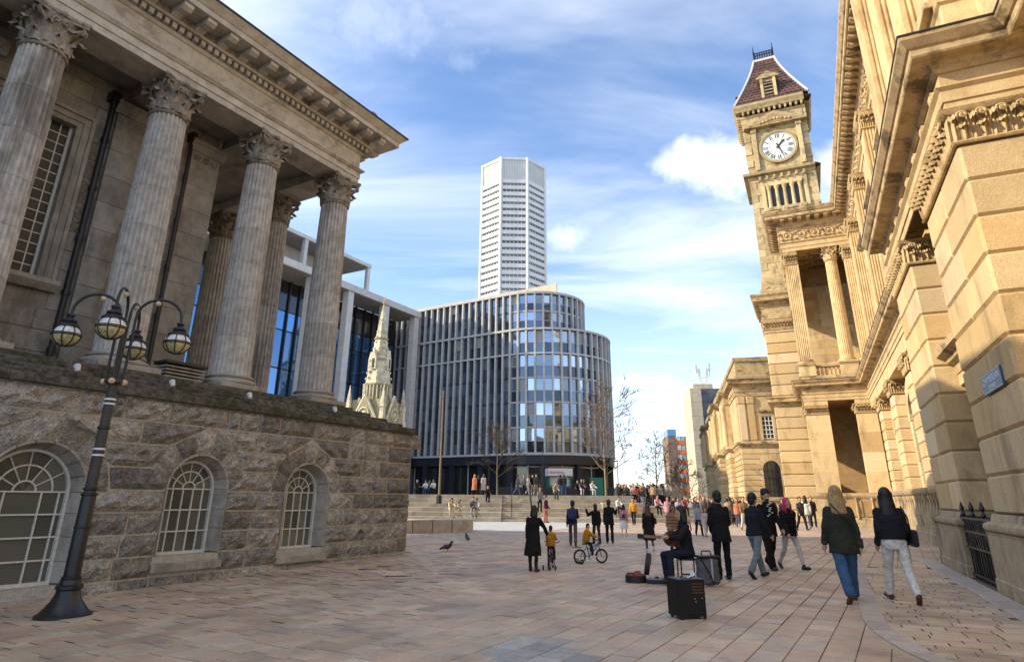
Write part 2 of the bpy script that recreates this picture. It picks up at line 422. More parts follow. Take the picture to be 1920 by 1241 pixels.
# paving slabs
LENS = [.26, .34, .42, .50, .58, .68]
def slabmesh(L, Wd, mat, nm):
    b_ = B(); c = .005; x = Wd / 2 - .0055; y = L / 2 - .008
    b_.add([(-x, -y, -.03), (x, -y, -.03), (x, y, -.03), (-x, y, -.03), (-x, -y, -c), (x, -y, -c), (x, y, -c), (-x, y, -c), (-x + c, -y + c, 0), (x - c, -y + c, 0), (x - c, y - c, 0), (-x + c, y - c, 0)],
           [(8, 9, 10, 11), (4, 5, 9, 8), (5, 6, 10, 9), (6, 7, 11, 10), (7, 4, 8, 11), (0, 1, 5, 4), (1, 2, 6, 5), (2, 3, 7, 6), (3, 0, 4, 7)])
    return b_.mesh(nm, mat)
rs = random.Random(3)
slabs = []
def lay(F, wd, lens, test, x0, x1, y0, y1):
    nrow = int((x1 - x0) / wd)
    for r_ in range(nrow):
        x = x0 + (r_ + .5) * wd; y = y0 + rs.random() * .5
        while y < y1:
            k = rs.randrange(len(lens)); L = lens[k]
            p = F.w(x, y + L / 2)
            y += L
            if p.y > 26 or p.y < 5.5: continue
            q = proj(p)
            if q is None or not (-60 < q[0] < 1980 and 940 < q[1] < 1300): continue
            if (TF.l(p).x < -.02 and TF.l(p).y < .03) or MF.l(p).x > 1.6 or (MF.l(p).x > -.30 and MF.l(p).y < .3): continue
            if not test(p): continue
            slabs.append((wd * L / (p.length ** 3), F, x, y - L / 2, k, wd, p, q))
lay(TF, .31, LENS, lambda p: side_of_band(p) <= 0.06 or p.y > 16.5, -14, 26, -30, 16)
LENS2 = [.36, .42, .48]
MX = Frame(MC, MH + R(90))
lay(MX, .21, LENS2, lambda p: side_of_band(p) > -.06 and p.y <= 16.5, -6, 24, -9, 1.6)
slabs.sort(key=lambda s_: -s_[0])
cache = {}
def grey(q): return 895 < q[0] < 1085 and q[1] > 1196 and q[1] > 1196 + (990 - q[0]) * .35
rest = {0: B(), 1: B()}
for i, (ar, F, x, y, k, wd, p, q) in enumerate(slabs):
    lens = LENS if wd > .25 else LENS2
    gy = 1 if grey(q) else 0
    key = (wd, k, gy)
    if key not in cache: cache[key] = slabmesh(lens[k], wd, M_GREYSLAB if gy else M_SLAB, 'paving_slab')
    z = G(p.x, p.y) + rs.uniform(-.003, .003)
    rx, ry = rs.uniform(-.005, .005), rs.uniform(-.005, .005)
    if i < 300:
        o = link('paving_slab', cache[key], PLAZA, (p.x, p.y, z)); o.rotation_euler = (rx, ry, -F.h)
    else:
        me = cache[key]; mk = rest[gy].mark()
        c_, s_ = math.cos(-F.h), math.sin(-F.h)
        vs = [(p.x + v.co.x * c_ - v.co.y * s_, p.y + v.co.x * s_ + v.co.y * c_, z + v.co.z + rx * v.co.y - ry * v.co.x) for v in me.vertices]
        rest[gy].add(vs, [tuple(f.vertices) for f in list(me.polygons)[:5]])
for gy in (0, 1):
    if rest[gy].v: rest[gy].build('paving_slabs', M_GREYSLAB if gy else M_SLAB, PLAZA, kind='stuff')

# channel stones at the foot of the museum
for i in range(14):
    y = .9 - i * .93
    b_ = B().box(-.42 + rs.uniform(-.02, .02), -.04, y - .91, y, -.05, .02 + rs.uniform(0, .02), .02)
    mw = Matrix.Translation(MC) @ Matrix.Rotation(-MH, 4, 'Z')
    b_.xf(mw); b_.build('channel_stone', M_BAND, PLAZA)

# inspection covers and slot drains set in the paving
M_COVER = plain('cast_iron_cover', (.05, .046, .042), .5, bump=.004, bs=60)
for i, (px, py, L, wd, lb) in enumerate(((748, 1080, .55, .09, 'short dark slot drain, nearest of three left of the children'), (690, 1067, .42, .07, 'short dark slot drain nearest the podium windows'), (722, 1062, .38, .07, 'short dark slot drain furthest from the camera'))):
    p = on_ground(px, py); D = empty('slot_drain', (p.x, p.y, p.z + .004), R(4), lb, 'drain', 'slot drains in the paving')
    B().box(-L / 2, L / 2, -wd / 2, wd / 2, -.03, .004).build('frame', M_COVER, D)
    for q in range(6): B().box(-L / 2 + (q + .2) * L / 6, -L / 2 + (q + .8) * L / 6, -wd * .35, wd * .35, .0, .0075).build('grate_bar', M_BLACK, D)
# ================================================================ town hall (left)
TOWN = empty('town_hall', TC, -TH, 'grey stone classical hall with Corinthian columns above a rough stone podium', 'building')
rk = random.Random(11)
def rockblock(yb0, yb1, yt0, yt1, z0, z1, x=0.0, amp=.07, axis=1, seed=0):
    """rock-faced block: front grid bulging out towards +x"""
    nx = max(3, min(9, int(abs(yb1 - yb0) / .11) + 1)); nz = max(3, min(4, int((z1 - z0) / .10)))
    g_ = .017
    P = []
    off = rk.uniform(0, 50)
    for j in range(nz + 1):
        row = []
        v = j / nz
        a = yb0 + (yt0 - yb0) * v + g_; c = yb1 + (yt1 - yb1) * v - g_
        z = z0 + g_ + (z1 - z0 - 2 * g_) * v
        for i in range(nx + 1):
            u = i / nx
            e = min(u, 1 - u, v, 1 - v)
            d = .004 if e < 1e-6 else .035 + amp * (.30 + .75 * noise.noise((i * .7 + off, j * .7 + off, off * 1.3)) + rk.uniform(-.16, .16))
            if e < 1e-6: d += rk.uniform(-.008, .012)
            row.append((x + d, a + (c - a) * u + (rk.uniform(-.02, .02) if e > 1e-6 else 0), z + (rk.uniform(-.02, .02) if e > 1e-6 else 0)))
        P.append(row)
    b_ = B().grid(P)
    ring = [P[0][i] for i in range(nx + 1)] + [P[j][nx] for j in range(1, nz + 1)] + [P[nz][i] for i in range(nx - 1, -1, -1)] + [P[j][0] for j in range(nz - 1, 0, -1)]
    k = len(ring)
    b_.add(ring + [(x - .12, p[1], p[2]) for p in ring], [(i, k + i, k + (i + 1) % k, (i + 1) % k) for i in range(k)])
    return b_
WIN = [dict(yc=-9.98, w=.71, zb=.06, zs=1.55, sur=.14), dict(yc=-6.93, w=.57, zb=.40, zs=1.64, sur=.14), dict(yc=-3.96, w=.57, zb=.34, zs=1.60, sur=.14), dict(yc=-13.0, w=.7, zb=0, zs=1.55, sur=.14)]
for w in WIN: w['r'] = w['w']; w['R0'] = w['w'] + w['sur']; w['R1'] = w['R0'] + .40
COURSE = [-.35, .02, .40, .80, 1.20, 1.60, 2.02, 2.46, 2.90, 3.34]
# core wall with arched holes
YN = -30.0
core = B()
edges = []
cuts = sorted([(w['yc'] - w['R0'], w['yc'] + w['R0'], w) for w in WIN], key=lambda t_: t_[0])
y = YN
for a, c, w in cuts:
    core.box(-.9, 0, y, a, -.4, 3.34); y = c
    core.box(-.9, 0, a, c, -.4, w['zb'] - .02)
    # above the opening: polygon with arch cut out, split left/right of crown
    n_ = 10
    for sgn in (-1, 1):
        pts = [(w['yc'], 3.34), (w['yc'] + sgn * w['R0'], 3.34), (w['yc'] + sgn * w['R0'], w['zs'])]
        pts += [(w['yc'] + sgn * w['R0'] * math.cos(math.pi / 2 * i / n_), w['zs'] + w['R0'] * math.sin(math.pi / 2 * i / n_)) for i in range(1, n_ + 1)]
        for i in range(3, len(pts)):
            core.prism([pts[0], pts[1], pts[i - 1], pts[i]] if i == 3 else [pts[0], pts[i - 1], pts[i]], -.9, 0, 'x') if i > 3 else core.prism([pts[0], pts[1], pts[2], pts[3]], -.9, 0, 'x')
core.box(-.9, 0, y, 0, -.4, 3.34)
core.build('podium_core', M_MORTAR, TOWN)
B().box(-3.2, -.95, -34, -.05, -.4, 3.33).build('podium_fill', M_MORTAR, TOWN)
def arch_y(w, z, Rr):
    dz = z - w['zs']
    if dz <= 0: return Rr
    if dz >= Rr: return 0.0
    return math.sqrt(Rr * Rr - dz * dz)
for ci in range(len(COURSE) - 1):
    z0, z1 = COURSE[ci], COURSE[ci + 1]
    # free intervals at bottom and top of course
    spans = []; cur = (YN, YN)
    for a, c, w in cuts:
        rb = w['R0'] if z0 < w['zs'] - .05 else w['R1']
        def half(z):
            if z < w['zb'] - .30: return None
            return w['R0'] if z <= w['zs'] else arch_y(w, z, w['R1'])
        if z1 <= w['zb'] - .1: continue
        hb = w['R0'] if z0 < w['zs'] else arch_y(w, z0, w['R1']); ht = w['R0'] if z1 <= w['zs'] + .03 else arch_y(w, z1, w['R1'])
        if z0 >= w['zs'] + w['R1']: continue
        if z0 < w['zs'] < z1 - .03: hb = w['R0'] + .02
        spans.append((cur, (w['yc'] - hb, w['yc'] - ht))); cur = (w['yc'] + hb, w['yc'] + ht)
    spans.append((cur, (0.0, 0.0)))
    spans = [((max(l0, -16.0), max(l1, -16.0)), (r0, r1)) for (l0, l1), (r0, r1) in spans if r0 > -16]
    for (l0, l1), (r0, r1) in spans:
        L = min(r0, r1) - max(l0, l1)
        if L < .08: continue
        n_ = max(1, round(L / rk.uniform(.62, .85)))
        ks = [0] + sorted(rk.uniform(.85, 1.15) * (i / n_) for i in range(1, n_)) + [1]
        for i in range(n_):
            yb0 = l0 + (r0 - l0) * ks[i]; yb1 = l0 + (r0 - l0) * ks[i + 1]
            if i == 0: yt0 = l1
            else: yt0 = yb0
            yt1 = r1 if i == n_ - 1 else yb1
            if yt1 - yt0 < .03: continue
            rockblock(yb0, yb1, yt0, yt1, z0, z1, amp=.15).build('stone', M_ROCK, TOWN)
# voussoirs, jambs, sills, frames
def window_frame(w, nm_parent):
    yc, r, zb, zs = w['yc'], w['w'], w['zb'], w['zs']
    x = -.30
    fr = B(); bw = .045
    fr.box(x - .06, x + .03, yc - r, yc - r + bw, zb, zs); fr.box(x - .06, x + .03, yc + r - bw, yc + r, zb, zs)
    fr.box(x - .06, x + .04, yc - r, yc + r, zb - .05, zb + .035)
    n_ = 24
    def ring(r0, r1, xa, xb):
        for i in range(n_):
            a0, a1 = math.pi * i / n_, math.pi * (i + 1) / n_
            fr.prism([(yc + r1 * math.cos(a0), zs + r1 * math.sin(a0)), (yc + r1 * math.cos(a1), zs + r1 * math.sin(a1)), (yc + r0 * math.cos(a1), zs + r0 * math.sin(a1)), (yc + r0 * math.cos(a0), zs + r0 * math.sin(a0))], xa, xb, 'x')
    ring(r - bw, r, x - .06, x + .03)
    o = fr.build('window_frame', M_WHITEPT, nm_parent, label='white painted arched window frame')
    fr = B(); g_ = .013
    xs_ = x - .045, x - .005
    for k in (-2, -1, 1, 2) if r > .65 else (-1.2, -.4, .4, 1.2):
        yy = yc + k * r / (2.5 if r > .65 else 2.0) * (1.0 if r > .65 else 1.0)
        top = zs
        fr.box(*xs_, yy - g_, yy + g_, zb, top)
    nrow = 4 if r > .65 else 3
    for k in range(1, nrow + 1):
        zz = zb + (zs - zb) * k / nrow
        fr.box(xs_[0] - .004, xs_[1] + .004, yc - r + bw, yc + r - bw, zz - g_, zz + g_)
    rr = r * .62; ring(rr - .013, rr + .013, *xs_)
    rr2 = r * .25; ring(rr2 - .013, rr2 + .013, xs_[0] - .003, xs_[1] + .003)
    for k in range(1, 6):
        a = math.pi * k / 6; d = Vector((0, math.cos(a), math.sin(a))); c0 = Vector((x - .025, yc, zs))
        fr.tube([c0 + d * rr2, c0 + d * (r - bw)], .014, 4)
    fr.build('glazing_bars', M_WHITEPT, nm_parent)
    pn = 0
    # panes: one per gap, behind the bars
    bars = [-r + bw] + [(k * r / 2.5 if r > .65 else k * r / 2.0) for k in ((-2, -1, 1, 2) if r > .65 else (-1.2, -.4, .4, 1.2))] + [r - bw]
    for i in range(len(bars) - 1):
        for k in range(nrow):
            za = zb + (zs - zb) * k / nrow; zt = zb + (zs - zb) * (k + 1) / nrow
            p = B().box(x - .05, x - .042, yc + bars[i], yc + bars[i + 1], za, zt).build('pane', M_PANE, nm_parent)
    p = B()
    for i in range(6):
        a0, a1 = math.pi * i / 6, math.pi * (i + 1) / 6
        pts = [(yc, zs)] + [(yc + (r - .02) * math.cos(a0 + (a1 - a0) * q / 4), zs + (r - .02) * math.sin(a0 + (a1 - a0) * q / 4)) for q in range(5)]
        B().prism(pts, x - .05, x - .042, 'x').build('pane', M_PANE, nm_parent)
for wi, w in enumerate(WIN[:3]):
    yc, r, R0, R1, zb, zs = w['yc'], w['w'], w['R0'], w['R1'], w['zb'], w['zs']
    W_ = empty('arched_window', (0, 0, 0)); W_.parent = TOWN
    window_frame(w, W_)
    # dressed jamb stones with splayed reveal
    for sgn in (-1, 1):
        zz = zb
        while zz < zs - .02:
            h = min(rk.uniform(.34, .48), zs - zz)
            if zs - zz - h < .15: h = zs - zz
            wo_ = R0
            b_ = B().prism([(-.5, yc + sgn * r), (-.28, yc + sgn * r), (.035, yc + sgn * (r + .10)), (.035, yc + sgn * (wo_ - .006)), (-.5, yc + sgn * (wo_ - .006))], zz + .004, zz + h - .004, 'z')
            b_.build('jamb_stone', M_DRESS, W_)
            zz += h
    nv = 9
    for i in range(nv):
        a0, a1 = math.pi * i / nv + .008, math.pi * (i + 1) / nv - .008
        # smooth inner ring
        pts = []
        b_ = B(); sub = 3
        for q in range(sub):
            b0 = a0 + (a1 - a0) * q / sub; b1 = a0 + (a1 - a0) * (q + 1) / sub
            f = lambda rr_, an, xx: (xx, yc + rr_ * math.cos(an), zs + rr_ * math.sin(an))
            b_.add([f(r, b0, -.5), f(r, b1, -.5), f(r, b1, -.28), f(r, b0, -.28), f(r + .10, b1, .035), f(r + .10, b0, .035), f(R0, b1, .035), f(R0, b0, .035), f(R0, b1, -.5), f(R0, b0, -.5)],
                   [(0, 1, 2, 3)[::-1], (3, 2, 4, 5)[::-1], (5, 4, 6, 7)[::-1], (7, 6, 8, 9)[::-1]])
        b_.build('arch_stone', M_DRESS, W_)
    nv = 7
    for i in range(nv):
        a0, a1 = math.pi * i / nv, math.pi * (i + 1) / nv
        Rt = R1 + (.05 if i % 2 else -.03)
        f = lambda rr_, an: (yc + rr_ * math.cos(an), zs + rr_ * math.sin(an))
        P = []; off = rk.uniform(0, 99); nu, nvv = 4, 3
        for j in range(nvv + 1):
            row = []
            for q in range(nu + 1):
                u, v = q / nu, j / nvv
                yy, zz = f(R0 + .006 + (Rt - R0 - .012) * v, a1 - .012 - (a1 - a0 - .024) * u)
                e = min(u, 1 - u, v, 1 - v)
                row.append(((.012 if e < 1e-6 else .03 + .07 * (.4 + noise.noise((q * .9 + off, j * .9, off)))), yy, zz))
            P.append(row)
        b_ = B().grid(P)
        ring = [P[0][q] for q in range(nu + 1)] + [P[j][nu] for j in range(1, nvv + 1)] + [P[nvv][q] for q in range(nu - 1, -1, -1)] + [P[j][0] for j in range(nvv - 1, 0, -1)]
        k = len(ring); b_.add(ring + [(-.1, p[1], p[2]) for p in ring], [(q, k + q, k + (q + 1) % k, (q + 1) % k) for q in range(k)])
        b_.build('voussoir', M_ROCK, W_)
    # sill
    B().prism([(-.32, zb - .05), (.10, zb - .17), (.10, zb - .30), (-.32, zb - .30)], yc - R0 - .05, yc + R0 + .05, 'y').build('sill', M_DRESS, W_)
    B().box(-.8, -.6, yc - r - .2, yc + r + .2, zb - .1, zs + r + .2).build('dark_interior', M_BLACK, W_)

# mossy ledges
def wobble_box(x0, x1, y0, y1, z0, z1, n, amp):
    b_ = B(); P = []
    for i in range(n + 1):
        y = y0 + (y1 - y0) * i / n
        d = lambda s_: noise.noise((y * 2.3, s_, 3.1)) * amp
        P.append([(x0, y, z0), (x1 + d(0), y, z0), (x1 + d(1), y, z0 + (z1 - z0) * .6), (x1 - .03 + d(2), y, z1 + d(3)), (x0, y, z1 + d(5) * .5)])
    b_.grid(P)
    b_.add(P[-1], [(4, 3, 2, 1, 0)])
    return b_
for x1, z0, z1, ye in ((.13, 3.34, 3.50, .06), (-.02, 3.50, 3.60, -.45), (-.20, 3.60, 3.71, -.95), (-.38, 3.71, 3.83, -1.5), (-.52, 3.83, 3.93, -2.1)):
    y = -30.0
    while y < ye - .01:
        L = min(1.6, ye - y)
        wobble_box(-3, x1, y, y + L - .006, z0, z1, 12, .02).build('ledge_stone', M_MOSS, TOWN, 60)
        y += L
# columns ------------------------------------------------------------------
def corinthian_capital(mat, r=.40, h=.85, name='capital'):
    """bell, two rows of acanthus, corner volutes, concave abacus; base at z=0"""
    b_ = B()
    b_.lathe([(r * 1.02, 0), (r * 1.10, .02 * h), (r * 1.12, .05 * h), (r * 1.03, .08 * h), (r * .96, .12 * h), (r * .96, .5 * h), (r * 1.05, .72 * h), (r * 1.22, .86 * h)], 24)
    def leaf(a, z0, L, w, out, r0):
        d = Vector((math.cos(a), math.sin(a), 0)); tv = Vector((-math.sin(a), math.cos(a), 0))
        rows = []
        for i in range(8):
            u = i / 7
            curl = 0.06 + .10 * u + (max(0, u - .55) / .45) ** 2 * out
            zz = z0 + L * min(u * 1.12, 1.0) - (max(0, u - .8) / .2) ** 2 * L * .22
            ww = w * (1.0 - .25 * u) * (1 - max(0, u - .72) * 2.4) * (1 + .16 * math.sin(u * 22))
            c = d * (r0 + curl * r)
            rows.append([tuple(c - tv * ww - d * (.10 * r) + Vector((0, 0, zz - .03 * h))), tuple(c - tv * ww * .45 + d * (.03 * r) + Vector((0, 0, zz))), tuple(c + d * (.085 * r) + Vector((0, 0, zz + .015 * h))), tuple(c + tv * ww * .45 + d * (.03 * r) + Vector((0, 0, zz))), tuple(c + tv * ww - d * (.10 * r) + Vector((0, 0, zz - .03 * h)))])
        b_.grid(rows)
    for k in range(8):
        leaf(2 * math.pi * k / 8, .09 * h, .32 * h, r * .40, .42 * r / r * .42, r * .98)
    for k in range(8):
        leaf(2 * math.pi * (k + .5) / 8, .12 * h, .54 * h, r * .36, .50, r * .97)
    for k in range(4):                        # corner volutes
        a = math.pi / 4 + k * math.pi / 2; d = Vector((math.cos(a), math.sin(a), 0))
        for sg in (-1, 1):
            tv = Vector((-math.sin(a), math.cos(a), 0)) * sg
            pts = []; rad = []
            for i in range(7):
                u = i / 6
                pts.append(d * (r * (.95 + .62 * u)) + tv * (r * (.42 - .34 * u)) + Vector((0, 0, h * (.50 + .34 * u - .06 * u * u)))); rad.append(r * .09)
            c0 = d * (r * 1.50) + tv * r * .10 + Vector((0, 0, h * .74))
            for i in range(10):
                an = 1.3 - i * .75; q = r * .20 * (1 - i / 11)
                pts.append(c0 + d * q * math.cos(an) + Vector((0, 0, q * math.sin(an)))); rad.append(r * .07 * (1 - i / 16))
            b_.tube(pts, rad, 5)
        # inner helices and rosette
        a2 = k * math.pi / 2; d2 = Vector((math.cos(a2), math.sin(a2), 0))
        for sg in (-1, 1):
            tv = Vector((-math.sin(a2), math.cos(a2), 0)) * sg
            c0 = d2 * r * 1.18 + tv * r * .22 + Vector((0, 0, h * .72)); pts = [d2 * r * 1.0 + tv * r * .4 + Vector((0, 0, h * .45))]; rad = [r * .06]
            for i in range(9):
                an = math.pi * .1 + i * .75; q = r * .17 * (1 - i / 10)
                pts.append(c0 + tv * q * math.cos(an) + Vector((0, 0, q * math.sin(an)))); rad.append(r * .055)
            b_.tube(pts, rad, 5)
        b_.ball(d2 * r * 1.26 + Vector((0, 0, h * .93)), r * .17, 8, 5, (1, 1, .9))
    ab = []
    for k in range(4):
        a = math.pi / 4 + k * math.pi / 2
        for s_ in (-.5, -.4, -.2, 0, .2, .4):
            an = a + (s_ + .5) * math.pi / 2
            u = abs(s_) * 2
            ab.append((an, r * (1.24 + .52 * u ** 2.2)))
    pts = []
    for k in range(4):
        a0 = math.pi / 4 + k * math.pi / 2
        c0 = Vector((math.cos(a0), math.sin(a0), 0)); c1 = Vector((math.cos(a0 + math.pi / 2), math.sin(a0 + math.pi / 2), 0))
        for i in range(8):
            u = (i + .35) / 7.7
            p = c0.lerp(c1, u) * r * 1.86; mid = (c0 + c1).normalized()
            p = p - mid * (r * .30 * math.sin(math.pi * u))
            pts.append((p.x, p.y))
    b_.prism(pts, .86 * h, .93 * h, 'z')
    b_.prism([(x * 1.05, y * 1.05) for x, y in pts], .93 * h, h, 'z')
    return b_.mesh(name, mat, 45)
def fluted_shaft(r0, r1, h, n=20, rings=3, per=5, joint=.006, z0=0.0, ztot=None):
    fl = {5: [1.0, .985, .905, .905, .985], 4: [1.0, .95, .93, .95]}[per]
    prof = [(r0, 0)] + [(r0 + (r1 - r0) * i / rings, h * i / rings) for i in range(1, rings)] + [(r1, h)]
    prof[0] = (prof[0][0], joint); prof[-1] = (prof[-1][0], h - joint)
    return B().lathe(prof, n * per, flute=fl)
def column_base(r, mat, h=.34, plinth=True):
    b_ = B()
    pr = []
    def torus(zc, rr, a):
        for i in range(7):
            an = -math.pi / 2 + math.pi * i / 6; pr.append((rr + a * math.cos(an), zc + a * math.sin(an)))
    k = h / .34
    torus(.17 * k, r * 1.26, .055 * k); pr.append((r * 1.14, .235 * k)); pr.append((r * 1.12, .26 * k)); torus(.30 * k, r * 1.12, .035 * k)
    b_.lathe(pr, 32)
    if plinth: b_.box(-r * 1.38, r * 1.38, -r * 1.38, r * 1.38, 0, .115 * k, .015)
    return b_.mesh('base', mat, 40)
ZB, ZT = 3.93, 11.0
CAPH = .92; BASEH = .36
SH = ZT - ZB - CAPH - BASEH
RB_, RT_ = .475, .405
ND = 6
drums = []
for i in range(ND):
    def rad(u): return RB_ + (RT_ - RB_) * (u ** 1.6)
    u0, u1 = i / ND, (i + 1) / ND
    drums.append(fluted_shaft(rad(u0), rad(u1), SH / ND, 24, 2, 5, .004).mesh('drum', M_COL, 35))
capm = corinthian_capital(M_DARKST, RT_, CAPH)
basem = column_base(RB_, M_DRESS, BASEH)
neck = B().lathe([(RT_ * .97, -.02), (RT_ * 1.0, 0)], 24).mesh('neck', M_COL)
def column(x, y):
    c = empty('column', (x, y, ZB)); c.parent = TOWN
    link('base', basem, c)
    for i in range(ND):
        o = link('drum', drums[i], c, (0, 0, BASEH + SH / ND * i)); o.rotation_euler = (0, 0, rk.choice((0, 1, 2)) * 2 * math.pi / 24 + rk.uniform(-.004, .004))
    link('capital', capm, c, (0, 0, BASEH + SH))
CX0 = -1.2
for k in range(6): column(CX0, -3.0 - 2.75 * k)
for k in (1, 2, 3): column(CX0 - 2.75 * k, -3.0)
# entablature: front run and end return
FX = CX0 + .45; FY = -3.0 + .45
def run(p, z0, z1, nm, mat, p2=None, both=True, joint=2.75):
    """band at projection p beyond the faces, as a row of stones along the street plus the end return"""
    q = p if p2 is None else p2
    xi = CX0 - .45
    y = -16.5
    ye = FY
    ks = [-34.0, -16.75, -14.0, -11.25, -8.5, -5.75, None]
    for i in range(len(ks) - 1):
        a = ks[i] + .002; last = ks[i + 1] is None
        e0 = (FY + p) if last else ks[i + 1] - .002; e1 = (FY + q) if last else ks[i + 1] - .002
        vs = [(xi, a, z0), (FX + p, a, z0), (FX + p, e0, z0), (xi, e0, z0), (xi, a, z1), (FX + q, a, z1), (FX + q, e1, z1), (xi, e1, z1)]
        B().add(vs, [(3, 2, 1, 0), (4, 5, 6, 7), (0, 1, 5, 4), (1, 2, 6, 5), (2, 3, 7, 6), (3, 0, 4, 7)]).build(nm, mat, TOWN)
    if both:
        vs = [(-14, -3.45, z0), (xi - .002, -3.45, z0), (xi - .002, FY + p, z0), (-14, FY + p, z0), (-14, -3.45, z1), (xi - .002, -3.45, z1), (xi - .002, FY + q, z1), (-14, FY + q, z1)]
        B().add(vs, [(3, 2, 1, 0), (4, 5, 6, 7), (0, 1, 5, 4), (1, 2, 6, 5), (2, 3, 7, 6), (3, 0, 4, 7)]).build(nm, mat, TOWN)
run(0, 11.0, 11.17, 'architrave_stone', M_PALE)
run(.03, 11.173, 11.37, 'architrave_stone', M_PALE)
run(.06, 11.373, 11.43, 'architrave_moulding', M_PALE, .12)
run(.13, 11.432, 11.475, 'architrave_moulding', M_PALE)
run(0, 11.478, 12.03, 'frieze_stone', M_PALE)
run(.03, 12.033, 12.10, 'frieze_moulding', M_PALE, .10)
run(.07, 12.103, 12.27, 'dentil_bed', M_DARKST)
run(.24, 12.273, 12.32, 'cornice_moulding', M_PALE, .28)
run(.26, 12.323, 12.50, 'modillion_bed', M_DARKST)  # dark colour stands for shade in the gaps between modillions
run(.86, 12.503, 12.66, 'corona_stone', M_PALE)
run(.88, 12.663, 12.84, 'gutter_moulding', M_PALE, 1.05)
run(1.07, 12.843, 12.90, 'gutter_lead', M_BLACK)
dm = B().box(0, .13, -.055, .055, 0, .135).mesh('dentil', M_PALE)
y = FY + .05; k = 0
while y > -15.5:
    link('dentil', dm, TOWN, (FX + .071, y, 12.118)); y -= .19
mm = B().prism([(0, .17), (.54, .17), (.54, .07), (.44, .0), (.30, .02), (.16, .06), (0, .0)], -.12, .12, 'y').mesh('modillion', M_PALE)
y = FY + .15
while y > -15.5:
    link('modillion', mm, TOWN, (FX + .262, y, 12.325)); y -= .62
xx = FX - .1
while xx > -6:
    o = link('modillion', mm, TOWN, (xx, FY + .262, 12.325)); o.rotation_euler = (0, 0, R(90)); xx -= .62
# scroll ornament on the corner of the gutter
b_ = B()
pts = []
for i in range(16):
    an = i * .6; q = .20 * (1 - i / 20); pts.append((FX + .75, FY - .35 + q * math.cos(an), 13.02 + q * math.sin(an)))
b_.tube(pts, .05, 6); b_.box(FX + .62, FX + .88, FY - .62, FY - .1, 12.9, 12.98)
for i in range(3): b_.ball((FX + .78, FY - .58 + i * .22, 13.03 + .06 * (i % 2)), .09, 8, 6)
b_.build('gutter_scroll', M_DARKST, TOWN, 50)
# roof and ceiling
B().prism([(FX + .9, 12.9), (FX - 12, 18.4), (FX - 24.9, 12.9)], -34, FY + .6, 'y').build('roof', M_CELLA, TOWN)
B().box(-24.0, -13.99, -34, -6.2, -.4, 12.8).build('far_body', M_CELLA, TOWN)
XW = -2.8
B().box(-14, CX0 - .452, -34, -3.46, 11.30, 11.5).build('portico_ceiling', M_CELLA, TOWN)
for k in range(5):
    yb = -5.75 - 2.75 * k
    B().box(XW - .02, CX0 - .452, yb - .28, yb + .28, 11.02, 11.299).build('ceiling_beam', M_CELLA, TOWN)
B().box(-14, CX0 - .46, -6.55, -5.9, 11.02, 11.298).build('ceiling_beam', M_CELLA, TOWN) if False else None
# cella wall: ashlar blocks
YE = -6.1
winb = dict(y0=-11.30, y1=-9.72, z0=6.0, z1=9.75)
kb = B(); kb.box(XW - .8, XW - .30, -34, YE - .03, 3.9, 11.29); kb.box(XW - .301, XW - .03, -34, winb['y0'] - .3, 3.9, 11.29); kb.box(XW - .301, XW - .03, winb['y1'] + .3, -7.62, 3.9, 11.29); kb.box(XW - .301, XW - .03, -7.42, YE - .03, 3.9, 11.29)
kb.box(XW - .3, XW - .03, winb['y0'] - .3, winb['y1'] + .3, 3.9, winb['z0'] - .04); kb.box(XW - .3, XW - .03, winb['y0'] - .3, winb['y1'] + .3, winb['z1'] + .3, 11.29)
for (e, f) in ((3.9, 5.4), (6.4, 8.0), (9.0, 11.29)): kb.box(XW - .3, XW - .031, -7.619, -7.421, e, f)
kb.build('cella_core', M_CELLA, TOWN)
z = 3.93; row = 0
M_VERM = stone('vermiculated_panel', (.22, .175, .13), (.42, .36, .29), 14, .09, var=.08, fine=30)
slits = [(-7.62, -7.42, 8.0, 9.0), (-7.62, -7.42, 5.4, 6.4)]
while z < 11.2:
    h = .47; z1 = min(z + h, 11.28)
    y = YE - (0.0 if row % 2 else .55)
    y = YE
    first = True
    while y > -16.3:
        L = 1.15 if not first else (.6 if row % 2 else 1.15)
        first = False
        y0 = y - L
        segs = [(y0, y)]
        for (a, c, e, f) in slits + [(winb['y0'] - .34, winb['y1'] + .34, winb['z0'] - .3, winb['z1'] + .34)]:
            if z1 > e + .02 and z < f - .02:
                ns = []
                for (s0, s1) in segs:
                    if s1 <= a or s0 >= c: ns.append((s0, s1)); continue
                    if s0 < a: ns.append((s0, a))
                    if s1 > c: ns.append((c, s1))
                segs = ns
        for (s0, s1) in segs:
            if s1 - s0 < .03: continue
            vm = (s1 < -7.9 and s0 > -9.4 and 7.0 < z < 9.2)
            B().box(XW - .04, XW + rk.uniform(0, .006), s0 + .004, s1 - .004, z + .004, z1 - .004, .008).build('ashlar_block', M_VERM if vm else M_CELLA, TOWN)
        y = y0
    z = z1; row += 1
